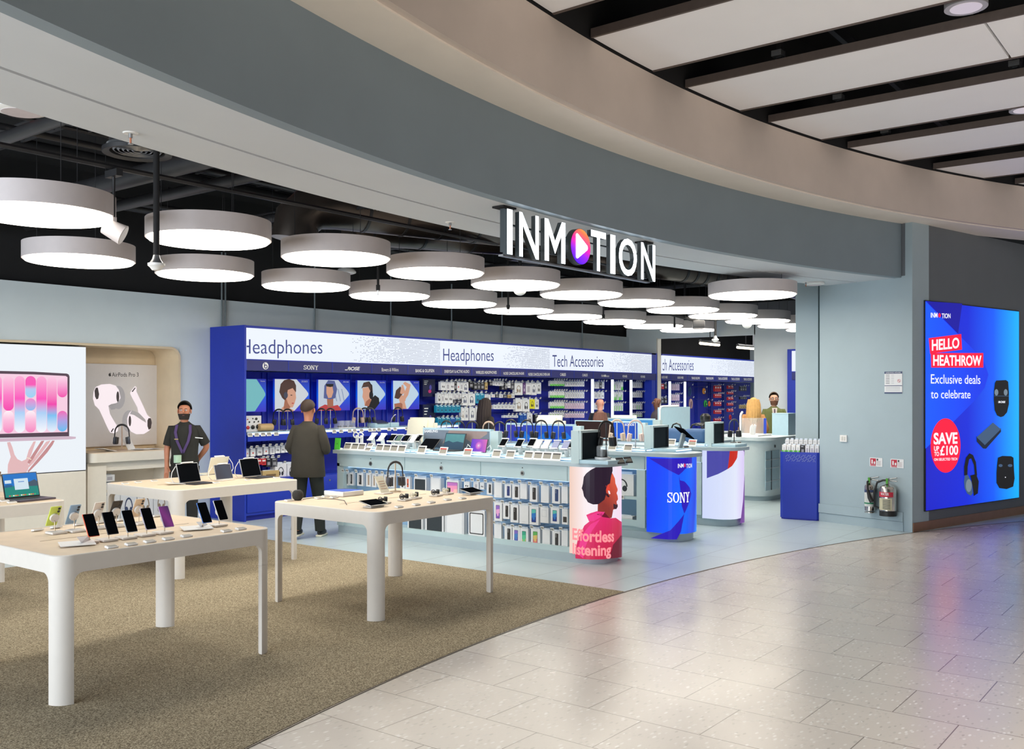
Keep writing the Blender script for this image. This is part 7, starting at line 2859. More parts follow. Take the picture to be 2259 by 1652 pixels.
def table(label, x0, x1, y0, y1):
    t = thing('display_table', label, 'table', ((x0 + x1) / 2, (y0 + y1) / 2, 0), 0, 'white display tables with rounded corners')
    W, D, R, TH_ = (x1 - x0) / 2, (y1 - y0) / 2, 0.10, 0.036
    ZA, ZL, FR = TT - 0.105, 0.62, 0.06

    def outline(r_in):
        """samples around the rounded rectangle: (x, y, distance past the corner arc, corner index or None)"""
        P = []
        w, d, r = W - r_in, D - r_in, R - r_in
        for k, (sx, sy) in enumerate(((1, -1), (1, 1), (-1, 1), (-1, -1))):
            a0 = -PI / 2 + PI / 2 * k
            cx, cyy = sx * (w - r), sy * (d - r)
            dirx, diry = math.cos(a0), math.sin(a0)
            tin = Vector((-diry, dirx))
            S = Vector((cx + r * dirx, cyy + r * diry))
            for q in (0.30, FR, FR * 0.9, FR * 0.7, FR * 0.45, FR * 0.25, FR * 0.1, 0.02 * FR):
                P.append((S - tin * q, q))
            for i in range(13):
                a = a0 + PI / 2 * i / 12
                P.append((Vector((cx + r * math.cos(a), cyy + r * math.sin(a))), 0.0 if 0 < i < 12 else 0.0))
            a1 = a0 + PI / 2
            tout = Vector((-math.sin(a1), math.cos(a1)))
            E3 = Vector((cx + r * math.cos(a1), cyy + r * math.sin(a1)))
            for q in (0.02 * FR, FR * 0.1, FR * 0.25, FR * 0.45, FR * 0.7, FR * 0.9, FR, 0.30):
                P.append((E3 + tout * q, q))
        return P

    def zlow(q):
        if q >= FR:
            return ZA
        if q <= 0:
            return ZL
        return ZA - FR + math.sqrt(max(0, FR * FR - (FR - q) ** 2))
    out, inn = outline(0.0), outline(TH_)
    rows = []
    mb = MB()
    rt, ro, rb, ri = [], [], [], []
    for (p, q), (p2, q2) in zip(out, inn):
        z = zlow(q)
        ro.append((p.x, p.y, TT - 0.004))
        rt.append((p.x * (1 - 0.004 / W), p.y * (1 - 0.004 / D), TT))
        rb.append((p.x, p.y, z))
        ri.append((p2.x, p2.y, z))
    mb.grid([[(x * (1 - 0.012 / W), y * (1 - 0.012 / D), TT) for x, y, z in rt], rt, ro, rb, ri, [(x, y, TT - 0.02) for x, y, z in ri]], m_tw, close_u=True)
    mb.build('apron_frame', t, fix=True, smooth=40)
    mb = MB()
    pts = [(x * (1 - 0.012 / W), y * (1 - 0.012 / D)) for x, y, z in rt]
    mb.prism(pts, TT - 0.02, TT - 0.001, m_mdl)
    mb.build('wooden_top', t, smooth=0)
    mb = MB()
    mb.box((0, 0.02, TT - 0.0005), (2 * W * 0.7, 0.006, 0.0015), mat('groove_brown', (150, 128, 100), 0.6, noise=0.02))
    mb.build('cable_groove', t, smooth=0)
    for k, (sx, sy) in enumerate(((1, -1), (1, 1), (-1, 1), (-1, -1))):
        a0 = -PI / 2 + PI / 2 * k
        cx, cyy = sx * (W - R), sy * (D - R)
        pts = [(cx + R * math.cos(a0 + PI / 2 * i / 12), cyy + R * math.sin(a0 + PI / 2 * i / 12)) for i in range(13)]
        p0, p1 = (Vector((cx + (R - 0.026) * math.cos(a), cyy + (R - 0.026) * math.sin(a))) for a in (a0 + PI / 2, a0))
        nin = -Vector((math.cos(a0 + PI / 4), math.sin(a0 + PI / 4)))
        pts += [tuple(p0.lerp(p1, i / 12) + nin * 0.014 * math.sin(PI * i / 12)) for i in range(13)]
        pts = [(cx + (x - cx) * 0.995, cyy + (y - cyy) * 0.995) for x, y in pts]
        mb = MB()
        mb.prism(pts, 0.006, ZL - 0.003, m_tw)
        mb.prism([(cx + (x - cx) * 0.99, cyy + (y - cyy) * 0.99) for x, y in pts], ZL - 0.004, ZL + 0.002, m_tw)
        mb.build('leg', t, smooth=40)
    return t


T1 = table('white display table nearest the camera, with two rows of phones', 2.735, 4.265, 5.40, 6.70)
T3 = table('white display table by the counter, with watches and a round speaker', 5.295, 6.83, 5.445, 6.75)
T2 = table('white display table in the second row, with three tablets', 5.325, 6.86, 8.22, 9.54)
T0 = table('white display table at the far left edge, with a laptop', 2.735, 4.275, 8.24, 9.54)

# ---------- alcove
XA, ZA0 = 7.87, 2.47
mb = MB()
pr0, pr1 = [], []
for x, z in ((2.0, ZA0), (XA - 0.14, ZA0)):
    pass
arc_o = [(XA - 0.16 + 0.16 * math.sin(a), ZA0 - 0.16 + 0.16 * math.cos(a)) for a in [PI / 2 * i / 8 for i in range(9)]]
arc_i = [(XA - 0.16 + 0.13 * math.sin(a), ZA0 - 0.16 + 0.13 * math.cos(a)) for a in [PI / 2 * i / 8 for i in range(9)]]
outer = [(-0.5, ZA0)] + arc_o + [(XA, 0.0)]
inner = [(-0.5, ZA0 - 0.03)] + arc_i + [(XA - 0.03, 0.0)]
rows = []
for (a, b_), (c, d_) in zip(outer, inner):
    rows.append([(a, 12.03, b_), (c, 12.03, d_), (c, 12.62, d_), (a, 12.62, b_)])
mb.grid(rows, m_alc, close_u=True)
struct(mb.build('trim_alcove', smooth=40), 'pale birch lining of the alcove')
mb = MB()
mb.box((3.7, 12.66, 1.25), (8.4, 0.06, 2.5), m_alc)
struct(mb.build('wall_alcove', smooth=0), 'birch back wall of the alcove')
# big laptop lightbox and the panel below it
pl0 = Plane((0, 12.03), (1, 0))
xr = atY(189.5, 900, 12.03).x
zb0 = atY(189.5, 1038, 12.03).z
t = thing('picture_lightbox', 'wide white lightbox poster of a pink laptop balanced on a hand', 'lightbox', ((3.0 + xr) / 2, 12.3, zb0))
mb = MB()
mb.box(((2.6 + xr) / 2, 12.33, (zb0 + ZA0 - 0.045) / 2), (xr - 2.6, 0.57, ZA0 - 0.045 - zb0), m_char)
mb.build('frame', t, world=True, smooth=0)
mb = MB()
art_poly(mb, pl0, [(2.62, zb0 + 0.012), (xr - 0.012, zb0 + 0.012), (xr - 0.012, ZA0 - 0.055), (2.62, ZA0 - 0.055)], glow('lightbox_ground', (236, 242, 248), 1.0), 0.02, uz=True)
mb.build('picture_ground', t, world=True, smooth=0)
zq = lambda L: [(x / 4.13, 700 + y / 4.13) for x, y in L]


def lb(name, L, m, off):
    mb = MB()
    art_poly(mb, pl0, zq(L) if not hasattr(L, 'uz') else L, m, off)
    mb.build(name, t, world=True, smooth=0)


lb('picture_laptop_lid', [(-400, 478), (300, 495), (600, 512), (618, 520), (626, 540), (622, 1082), (-400, 1106)], glow('lid_dark', (84, 66, 80), 1.0), 0.022)
lb('picture_laptop_screen', [(-400, 505), (300, 520), (590, 534), (606, 545), (606, 1044), (-400, 1072)], glow('screen_pink', (246, 206, 226), 1.0), 0.024)
lb('picture_laptop_base', [(-400, 1112), (620, 1082), (682, 1088), (680, 1104), (640, 1110), (-400, 1146)], glow('base_mauve', (206, 180, 196), 1.0), 0.026)
PKG = {'a': [(0, (246, 180, 216)), (0.45, (250, 214, 232)), (0.5, (250, 214, 232)), (1, (244, 90, 180))], 'b': [(0, (244, 246, 252)), (0.3, (246, 246, 252)), (0.55, (150, 200, 240)), (0.8, (250, 120, 200)), (1, (246, 150, 210))]}
for k, (xa, xb, ya, yb, st) in enumerate(((-90, 8, 530, 1050, 1), (20, 116, 534, 850, 0), (20, 116, 850, 1052, 2), (124, 218, 534, 1048, 1), (222, 318, 534, 732, 3), (222, 318, 738, 848, 4), (222, 318, 850, 1046, 2), (322, 416, 538, 1046, 1), (420, 508, 540, 1042, 5), (514, 604, 542, 728, 6), (514, 604, 852, 1038, 7))):
    stops = {0: [(0, (244, 60, 170)), (0.45, (250, 120, 196)), (1, (248, 200, 224))], 1: [(0, (246, 246, 252)), (0.35, (170, 206, 244)), (0.6, (250, 80, 186)), (1, (248, 170, 212))], 2: [(0, (244, 130, 190)), (0.6, (250, 190, 220)), (1, (252, 240, 246))], 3: [(0, (150, 210, 240)), (0.4, (180, 200, 240)), (0.6, (246, 80, 180)), (1, (240, 90, 180))],
             4: [(0, (130, 190, 240)), (1, (240, 130, 200))], 5: [(0, (230, 238, 250)), (0.3, (120, 190, 240)), (0.5, (240, 60, 170)), (1, (250, 200, 226))], 6: [(0, (240, 70, 170)), (0.4, (244, 140, 200)), (1, (248, 210, 230))], 7: [(0, (90, 190, 240)), (0.5, (170, 160, 226)), (1, (240, 100, 180))]}[st]
    u0, z1 = pl0.uz(xa / 4.13, 700 + ya / 4.13)
    u1, z0 = pl0.uz(xb / 4.13, 700 + yb / 4.13)
    mb = MB()
    art_poly(mb, pl0, rrect(u0, z0, u1, z1, (u1 - u0) * 0.495, 8), grad2('pill_%d' % k, stops, t, (u0, 12, z0), (u0, 12, z1)), 0.026, uz=True)
    mb.build('picture_pill', t, world=True, smooth=0)
skn, skd = glow('hand_skin', (226, 184, 186), 1.0), glow('hand_skin_shade', (196, 140, 142), 1.0)
lb('picture_hand', [(60, 1420), (64, 1340), (90, 1270), (60, 1160), (56, 1138), (84, 1134), (104, 1180), (124, 1250), (150, 1290), (190, 1310), (232, 1290), (250, 1280), (250, 1330), (250, 1380), (230, 1412)], skn, 0.024)
for k, L in enumerate(([(226, 1300), (252, 1210), (296, 1130), (318, 1128), (300, 1180), (276, 1250), (250, 1310)], [(240, 1320), (290, 1240), (366, 1126), (394, 1122), (380, 1150), (330, 1230), (262, 1340)], [(245, 1350), (330, 1240), (410, 1132), (448, 1120), (440, 1140), (380, 1220), (300, 1320), (250, 1370)], [(240, 1400), (330, 1290), (400, 1206), (466, 1122), (488, 1122), (470, 1160), (420, 1230), (330, 1330), (250, 1410)])):
    lb('picture_finger', L, skn if k % 2 == 0 else skd, 0.026 + 0.001 * k)
lb('picture_ring', [(236, 1272), (276, 1290), (272, 1298), (234, 1280)], glow('ring_gold', (240, 220, 200), 1.0), 0.032)
mb = MB()
mb.box(((2.6 + xr) / 2, 12.32, zb0 / 2), (xr - 2.6, 0.58, zb0 - 0.004), m_alcw)
struct(mb.build('wall_alcove_front', smooth=0), 'cream panel under the wide lightbox')
# poster with two earbuds
pl1 = Plane((0, 12.585), (1, 0))
a, b = pl1.uz(186, 987), pl1.uz(354.5, 806)
zt_ = pl1.uz(186, 801)[1]
t = thing('earbud_poster', 'white poster of two earbuds on the birch back wall of the alcove', 'poster', ((a[0] + b[0]) / 2, 12.6, a[1]))
mb = MB()
mb.box(((a[0] + b[0]) / 2, 12.605, (a[1] + zt_) / 2), (b[0] - a[0], 0.045, zt_ - a[1]), mat('poster_paper', (232, 230, 234), 0.45, noise=0.01), bev=0.01)
mb.build('panel', t, world=True)
e1w, e1s, e1d = mat('earbud_white', (244, 244, 248), 0.4, noise=0.01), mat('earbud_shade', (204, 204, 214), 0.5, noise=0.02), mat('earbud_grille', (84, 76, 82), 0.5, noise=0.05)


def ep(name, L, m, off):
    mb = MB()
    art_poly(mb, pl1, zq(L), m, off)
    mb.build(name, t, world=True, smooth=0)


ep('picture_bud_tip', disc_pts(1076, 730, 62, 106, 24), e1s, 0.004)
ep('picture_bud', [(868, 636), (920, 612), (1000, 606), (1052, 622), (1080, 660), (1096, 730), (1080, 800), (1040, 836), (1010, 842), (985, 806), (1000, 880), (1046, 960), (1074, 1000), (1072, 1036), (1040, 1056), (1004, 1050), (985, 1020), (930, 900), (902, 840), (862, 800), (846, 740), (850, 680)], e1w, 0.006)
ep('picture_bud_shade', [(985, 806), (1010, 842), (1046, 836), (1080, 800), (1094, 740), (1060, 780), (1010, 790)], e1s, 0.0075)
ep('picture_grille', [(870, 640), (888, 640), (900, 700), (892, 740), (876, 748), (862, 720), (858, 670)], e1d, 0.009)
ep('picture_grille', disc_pts(1070, 722, 13, 48, 16), e1d, 0.009)
ep('picture_grille', [(1006, 1040), (1024, 1012), (1036, 1012), (1014, 1048)], e1d, 0.009)
ep('picture_bud_tip', disc_pts(1176, 946, 64, 100, 24), e1s, 0.004)
ep('picture_bud', [(1182, 690), (1194, 670), (1228, 626), (1244, 640), (1240, 672), (1262, 720), (1300, 800), (1340, 890), (1376, 920), (1382, 980), (1360, 1030), (1310, 1062), (1240, 1064), (1190, 1040), (1160, 990), (1156, 920), (1176, 870), (1200, 846), (1260, 868), (1250, 820), (1206, 740)], e1w, 0.006)
ep('picture_bud_shade', [(1200, 846), (1260, 868), (1320, 930), (1330, 960), (1280, 930), (1220, 890), (1180, 880)], e1s, 0.0075)
ep('picture_grille', disc_pts(1180, 944, 12, 48, 16), e1d, 0.009)
ep('picture_grille', [(1350, 918), (1372, 918), (1380, 960), (1372, 1010), (1352, 1024), (1340, 990), (1340, 940)], e1d, 0.009)
ep('picture_grille', [(1196, 676), (1224, 640), (1234, 642), (1206, 680)], e1d, 0.009)
inkk = mat('ink_charcoal', (48, 46, 50), 0.5, noise=0)
mb = MB()
art_text(mb, pl1, 'AirPods Pro 3', 1018 / 4.13, 1260 / 4.13, 700 + 540 / 4.13, 700 + 502 / 4.13, inkk, 0.0, 0.004)
mb.build('lettering', t, world=True, smooth=0)
mb = MB()
art_poly(mb, pl1, zq([(990, 515), (995, 508), (1000, 510), (1006, 508), (1011, 512), (1007, 517), (1007, 523), (1012, 528), (1006, 538), (1001, 536), (996, 538), (989, 531), (987, 522)]), inkk, 0.004)
art_poly(mb, pl1, zq([(1000, 506), (1001, 500), (1006, 497), (1005, 503)]), inkk, 0.004)
mb.build('apple_symbol', t, world=True, smooth=0)
# ledge counter and open cabinet in the alcove
ZC = 1.03
t = thing('alcove_counter', 'pale alcove counter with rounded corner and white product niches below', 'counter', (7.2, 12.3, 0))
xl, xrr = atY(190, 1050, 12.1).x + 0.02, 7.82
mb = MB()
mb.prism(plan(xl, 7.83, 12.02, 12.62, 0.1)[0:10] + [(7.83, 12.02), (7.83, 12.62)], ZC - 0.13, ZC - 0.012, m_alcw)
mb.build('apron', t, world=True)
mb = MB()
mb.prism(plan(xl + 0.004, 7.83, 12.024, 12.62, 0.1)[0:10] + [(7.83, 12.024), (7.83, 12.62)], ZC - 0.012, ZC, m_mdl)
mb.build('wooden_top', t, world=True)
mb = MB()
for bx in ((xl + 0.13, 0.26), (7.80, 0.05)):
    mb.box((bx[0], 12.36, 0.43), (bx[1], 0.52, 0.84), m_alcw)
mb.box(((xl + 7.83) / 2, 12.37, 0.835), (7.81 - xl, 0.49, 0.12), m_alcw)
mb.box(((xl + 7.83) / 2, 12.37, 0.036), (7.81 - xl, 0.49, 0.06), m_alcw)
mb.box(((xl + 7.83) / 2, 12.575, 0.4), (7.80 - xl, 0.04, 0.74), m_alcw)
mb.box(((xl + 7.83) / 2, 12.37, 0.5), (7.80 - xl, 0.46, 0.03), m_alcw)
mb.build('niche_cabinet', t, world=True, smooth=0)
# tall white boxes with headphone pictures in the niche
for k, (px, kd, lab) in enumerate(((246, 'hpk', 'white headphone box with dark picture in the alcove niche'), (283, 'hp', 'white headphone box with blue picture in the alcove niche'), (320, 'hpg', 'white headphone box with beige picture in the niche'), (355, 'hpg', 'rightmost white headphone box with cream picture in the niche'))):
    x = atY(px, 1110, 12.2).x
    product(kd, lab, 'boxed product', 'headphone boxes in the alcove niche', (x, 12.25, 0.06), 0.235, 0.12, 0.42)
for k, zz in enumerate((0.52, 0.66)):
    product('case', 'small white box on the %s niche shelf at left' % ('lower', 'upper')[k], 'boxed product', 'small boxes in the alcove niche', (xl + 0.36, 12.25, 0.516 + 0.11 * k), 0.14, 0.12, 0.09)
# on the alcove counter
p = atY(269, 1024, 12.3)
headphones('dark grey headphones on a thin stand on the alcove counter', m_dusk, m_char, m_char, m_tan, (p.x, 12.3, ZC), -0.7, 'headphones on the alcove counter', 1.25, 0.27)
p = atY(291, 1018, 12.35)
t = thing('white_stand', 'slanted white stand beside the headphones on the alcove counter', 'stand', (p.x, 12.35, ZC))
mb = MB()
mb.box((0, 0, 0.1), (0.1, 0.012, 0.21), m_lab, M=Matrix.Rotation(-0.5, 4, 'Y'))
mb.build('plate', t, smooth=0)
mb = MB()
mb.box((0.06, 0, 0.006), (0.16, 0.12, 0.012), m_lab, bev=0.004)
mb.build('base', t)
for k, px in enumerate((234, 316, 342)):
    p = atY(px, 1030, 12.2)
    t = thing('leaflet', 'white leaflet lying on the alcove counter, %s from the left' % ORD[k], 'leaflet', (p.x, 12.22, ZC), 0.3, 'leaflets on the alcove counter')
    mb = MB()
    mb.box((0, 0, 0.025 if k == 0 else 0.008), (0.24, 0.16, 0.006), m_lab, M=Matrix.Rotation(0.2 if k == 0 else 0.06, 4, 'Y'))
    mb.build('sheet', t, smooth=0)
    mb = MB()
    for j in range(3):
        mb.box((-0.03, 0.03 - 0.03 * j, 0.0295 if k == 0 else 0.0125), (0.14, 0.008, 0.002), m_cardg, M=Matrix.Rotation(0.2 if k == 0 else 0.06, 4, 'Y'))
    mb.build('printed_lines', t, smooth=0)

# ---------- phones on rods
m_pad = mat('stand_pad_white', (224, 218, 212), 0.4, noise=0.01)
m_rod = mat('stand_rod', (196, 176, 150), 0.3, metal=0.7, noise=0.03)


def rod_phone(label, loc, rz, body, screen, back=False, tilt=0.52, s=1.0):
    t = thing('demo_phone', label, 'phone', loc, rz, 'phones on rod stands on the nearest table')
    mb = MB()
    mb.box((0.0, 0.02, 0.008), (0.105, 0.105, 0.016), m_pad, bev=0.006)
    mb.build('stand_pad', t)
    mb = MB()
    mb.tube([(0, 0, 0.016), (0, 0.0, 0.075), (0, -0.012, 0.10)], 0.003, m_rod, 8)
    mb.cyl((0, 0.003, 0.1), (0, -0.012, 0.106), 0.03, m_pad, 20)
    mb.build('stand_rod', t)
    M = Matrix.Translation((0, -0.016, 0.115)) @ Matrix.Rotation(-tilt, 4, 'X')
    mb = MB()
    mb.box((0, 0, 0.0), (0.075, 0.009, 0.155), body, bev=0.004, M=M)
    mb.build('phone_body', t)
    mb = MB()
    q = rrect(-0.035, -0.075, 0.035, 0.075, 0.008, 4)
    mb.poly([(x, -0.0049, z) for x, z in q], screen, M=M)
    mb.build('screen', t, smooth=0, fix=False)
    mb = MB()
    mb.cyl((-0.022, 0.0045, 0.06), (-0.022, 0.0065, 0.06), 0.009, m_char, 14, M=M)
    mb.cyl((-0.022, 0.0045, 0.038), (-0.022, 0.0065, 0.038), 0.009, m_char, 14, M=M)
    mb.build('camera_lenses', t)
    return t


PB = {'orange': (226, 96, 62), 'dark': (74, 74, 80), 'silver': (176, 184, 194), 'lav': (188, 180, 206), 'blue': (70, 120, 200), 'green': (206, 220, 96), 'sky': (140, 168, 196), 'whitegold': (222, 210, 200), 'black': (58, 52, 46), 'gold': (216, 190, 160), 'white': (226, 228, 230)}
PBm = {k: mat('handset_' + k, v, 0.35, noise=0.02) for k, v in PB.items()}
scr_p = grad_glow('phone_wall_purple', [(0, (70, 30, 80)), (0.5, (130, 50, 130)), (1, (80, 40, 100))], (8, 0, 4), 0.8, 1.0, 0.1)
for k, (px, py, bd, sc_, lab) in enumerate(((197.4, 1193, 'orange', m_scrd, 'orange edged phone, first in the front row of the nearest table'), (240, 1188, 'dark', m_scrd, 'dark edged phone, second in the front row of the nearest table'), (282, 1183, 'silver', m_scrd, 'silver edged phone, third in the front row of the nearest table'),
                                            (323.5, 1177, 'lav', m_scrd, 'lavender edged phone, fourth in the front row of the nearest table'), (363, 1172, 'lav', scr_p, 'phone with purple lit screen, fifth in the front row of the nearest table'), (447.5, 1162, 'blue', m_scrd, 'blue edged phone near the right end of the nearest table'), (483.5, 1156, 'white', m_scrd, 'white edged phone at the right end of the nearest table'))):
    p = at(px, py, TT + 0.016)
    rod_phone(lab, (p.x, p.y, TT), 0.0, PBm[bd], sc_)
for px, py, bd, lab in ((121, 1171, 'green', 'green phone seen from behind in the back row'), (164, 1167, 'sky', 'pale blue phone seen from behind in the back row'), (217.5, 1160, 'whitegold', 'white phone seen from behind in the back row'), (257, 1156, 'black', 'black phone seen from behind in the back row'), (306.5, 1151, 'gold', 'gold phone seen from behind in the back row')):
    p = at(px, py, TT + 0.016)
    rod_phone(lab, (p.x, p.y, TT), PI, PBm[bd], m_scrd, True)
# small flat tags
ft = None


def flat_tag(px, py, label, group, z=TT, rz=0.0):
    global ft
    p = at(px, py, z + 0.01)
    if ft is None:
        t = thing('price_tag', label, 'price tag', (p.x, p.y, z), rz, group)
        M = Matrix.Rotation(0.14, 4, 'X')
        mb = MB()
        mb.box((0, 0, 0.008), (0.07, 0.042, 0.012), m_lab, bev=0.003, M=M)
        mb.build('holder', t)
        mb = MB()
        mb.box((0, -0.002, 0.0145), (0.055, 0.028, 0.002), m_lcd, M=M)
        mb.build('display', t, smooth=0)
        ft = t
        return t
    return dup(ft, (p.x, p.y, z), rz, label, group)


for k, (px, py) in enumerate(((246, 1205), (289, 1199), (330, 1193), (371, 1187), (411, 1181), (499, 1170), (531, 1165))):
    flat_tag(px, py, 'small price tag along the front edge of the nearest table, %s from left' % ORD[k], 'tags on the nearest table')
for k, (px, py) in enumerate(((83, 1168), (124, 1162), (175, 1156), (222, 1151), (268, 1146), (347, 1137))):
    flat_tag(px, py, 'small price tag along the back edge of the nearest table, %s from left' % ORD[k], 'tags on the nearest table', rz=PI)
for k, (px, py) in enumerate(((170, 1203), (434, 1168))):
    p = at(px, py, TT)
    t = thing('folded_leaflet', 'white folded leaflet with a grey triangular flap on the nearest table, %s one' % ('left', 'right')[k], 'leaflet', (p.x, p.y, TT), -0.35, 'folded leaflets on the nearest table')
    mb = MB()
    mb.box((0, 0, 0.014), (0.2, 0.13, 0.004), m_lab, M=Matrix.Rotation(0.08, 4, 'X'))
    mb.build('sheet', t, smooth=0)
    mb = MB()
    mb.grid([[(0.02, -0.03, 0.018), (0.09, 0.055, 0.018)], [(0.0, 0.02, 0.05), (0.07, 0.06, 0.045)]], m_cardg)
    mb.poly([(0.02, -0.03, 0.018), (0.09, 0.055, 0.018), (0.03, 0.05, 0.018)], m_cardg)
    mb.build('flap', t, smooth=0)

# ---------- table by the counter
p = at(657, 1103, TT)
t = thing('ball_speaker', 'small black ball speaker at the left corner of the middle table', 'speaker', (p.x, p.y, TT))
mb = MB()
mb.lathe([(0, 0), (0.028, 0), (0.044, 0.018), (0.05, 0.042), (0.047, 0.065), (0.036, 0.082), (0.026, 0.087), (0, 0.087)], (0, 0, 0), mat('speaker_mesh', (52, 50, 48), 0.85, noise=0.3, nscale=160, bump=0.4), 28)
mb.build('body', t)
mb = MB()
mb.lathe([(0, 0.0872), (0.025, 0.0872), (0.0245, 0.0885), (0, 0.0885)], (0, 0, 0), m_char, 24)
mb.build('touch_top', t)
p = at(762, 1092, TT)
t = thing('product_tray', 'white shallow tray box with a glowing blue screen on the middle table', 'box', (p.x, p.y, TT), 0.0)
mb = MB()
mb.box((0, 0.02, 0.022), (0.26, 0.26, 0.044), m_lab, bev=0.008)
mb.build('box', t)
mb = MB()
mb.box((0, 0.02, 0.045), (0.23, 0.23, 0.003), grad_glow('tray_blue', [(0, (30, 40, 160)), (0.5, (40, 110, 240)), (1, (30, 30, 80))], (2.5, 2, 0), 0.9, 1.0, 0.5))
mb.build('screen', t, smooth=0)
p = at(872, 1084, TT)
headphones('graphite headphones on a thin stand on the middle table', m_dusk, m_char, m_char, m_rod, (p.x, p.y, TT), -0.3, 'headphones on the middle table', 1.08, 0.25)
p = at(853, 1088, TT)
t = thing('paper_stand', 'cream printed card leaning back beside the table headphones', 'card', (p.x - 0.03, p.y - 0.02, TT))
mb = MB()
mb.box((0, 0, 0.085), (0.11, 0.006, 0.2), m_cream, M=Matrix.Rotation(-0.55, 4, 'X'))
mb.build('card', t, smooth=0)
mb = MB()
for j in range(4):
    mb.box((0, -0.004, 0.13 - 0.025 * j), (0.07, 0.002, 0.008), m_tan, M=Matrix.Rotation(-0.55, 4, 'X'))
mb.build('printed_lines', t, smooth=0)
mb = MB()
mb.box((0, 0.03, 0.005), (0.13, 0.13, 0.01), m_pad, bev=0.003)
mb.build('base', t)
for k, (px, py, rz) in enumerate(((824, 1118, 0.0), (1040, 1090, 0.0))):
    p = at(px, py, TT)
    t = thing('tablet', ('black tablet propped low at the front corner of the middle table', 'black tablet propped low at the right end of the middle table')[k], 'tablet', (p.x, p.y, TT), rz, 'tablets on the middle table')
    M = Matrix.Translation((0, 0, 0.035)) @ Matrix.Rotation(0.22, 4, 'X')
    mb = MB()
    mb.box((0, 0, 0), (0.2, 0.145, 0.008), m_sil, bev=0.003, M=M)
    mb.build('body', t)
    mb = MB()
    mb.box((0, 0, 0.0045), (0.19, 0.135, 0.002), m_scrd, M=M)
    mb.build('screen', t, smooth=0)
    mb = MB()
    mb.box((0, 0.02, 0.018), (0.05, 0.05, 0.036), m_pad)
    mb.box((0, 0, 0.005), (0.15, 0.1, 0.01), m_pad, bev=0.003)
    mb.build('stand', t)
wt = None
for k, (px, py, light) in enumerate(((846, 1111, 0), (893, 1104, 0), (915, 1100, 1), (962, 1094, 0), (986, 1090, 1))):
    p = at(px, py, TT)
    lab = 'smart watch with %s band lying on a white pad, %s from the left' % (('black', 'pale')[light], ORD[k])
    t = thing('smart_watch', lab, 'watch', (p.x, p.y, TT), 0.15, 'watches on the middle table')
    bm_ = m_black if not light else m_cream
    mb = MB()
    mb.box((0.0, 0.0, 0.007), (0.11, 0.09, 0.014), m_pad, bev=0.005)
    mb.build('pad', t)
    mb = MB()
    mb.tube([(-0.045 + 0.022 * math.cos(a) * 0 + 0.0, 0.022 * math.cos(a), 0.038 + 0.022 * math.sin(a)) for a in [2 * PI * i / 14 for i in range(15)]], 0.004, bm_, 6)
    mb.cyl((-0.05, 0, 0.038), (0.018, 0, 0.038), 0.013, bm_, 12)
    mb.build('band', t)
    mb = MB()
    mb.box((0.03, 0, 0.038), (0.014, 0.036, 0.042), m_black, bev=0.006)
    mb.build('watch_case', t)
for k, (px, py) in enumerate(((637, 1103), (703, 1098), (719, 1094), (737, 1096), (880, 1117), (918, 1112), (951, 1107), (987, 1101), (1020, 1098))):
    flat_tag(px, py, 'small price tag on the middle table, %s from the left' % ORD[k], 'tags on the middle table')
p0, p1, p2 = at(690, 1098, TT + 0.004), at(740, 1101, TT + 0.004), at(765, 1113, TT + 0.004)
run('charging_cable', 'thin grey cable lying on the left half of the middle table', [at(668, 1101, TT + 0.004), p0, p1, at(760, 1104, TT + 0.004), p2], 0.003, m_char, 6, 'cable')

# ---------- tablets on the second row table
TG2 = 'tablets on the second row table'


def kb_tablet(px, py, label, w, h, scr, body, keyboard, tilt=0.3, rz=0.12):
    p = at(px, py, TT)
    t = thing('tablet', label, 'tablet', (p.x, p.y, TT), rz, TG2)
    M = Matrix.Translation((0, 0, 0.012)) @ Matrix.Rotation(-tilt, 4, 'X')
    mb = MB()
    mb.box((0, 0, h / 2), (w, 0.01, h), body, bev=0.004, M=M)
    mb.build('body', t)
    mb = MB()
    mb.box((0, -0.0058, h / 2), (w * 0.95, 0.002, h * 0.94), scr, M=M)
    mb.build('screen', t, smooth=0)
    mb = MB()
    mb.box((0, -0.01, h + 0.004), (w * 0.5, 0.03, 0.012), m_lab, M=M)
    mb.build('security_clip', t, smooth=0)
    mb = MB()
    if keyboard:
        mb.box((0.02, -0.11, 0.005), (w, 0.2, 0.01), keyboard, bev=0.003)
        mb.build('keyboard', t)
    else:
        mb.box((0, 0.0, 0.006), (w * 0.8, 0.13, 0.012), m_pad, bev=0.003)
        mb.build('stand', t)
    mb = MB()
    mb.tube([(-w / 2, 0.06, h * 0.9), (-w / 2 - 0.03, 0.08, h * 0.6), (-w / 2 - 0.05, 0.07, h * 0.3), (-w / 2 - 0.02, 0.08, 0.03), (-w / 2 + 0.02, 0.1, 0.006)], 0.004, m_lab, 6)
    mb.build('cable', t)
    return t


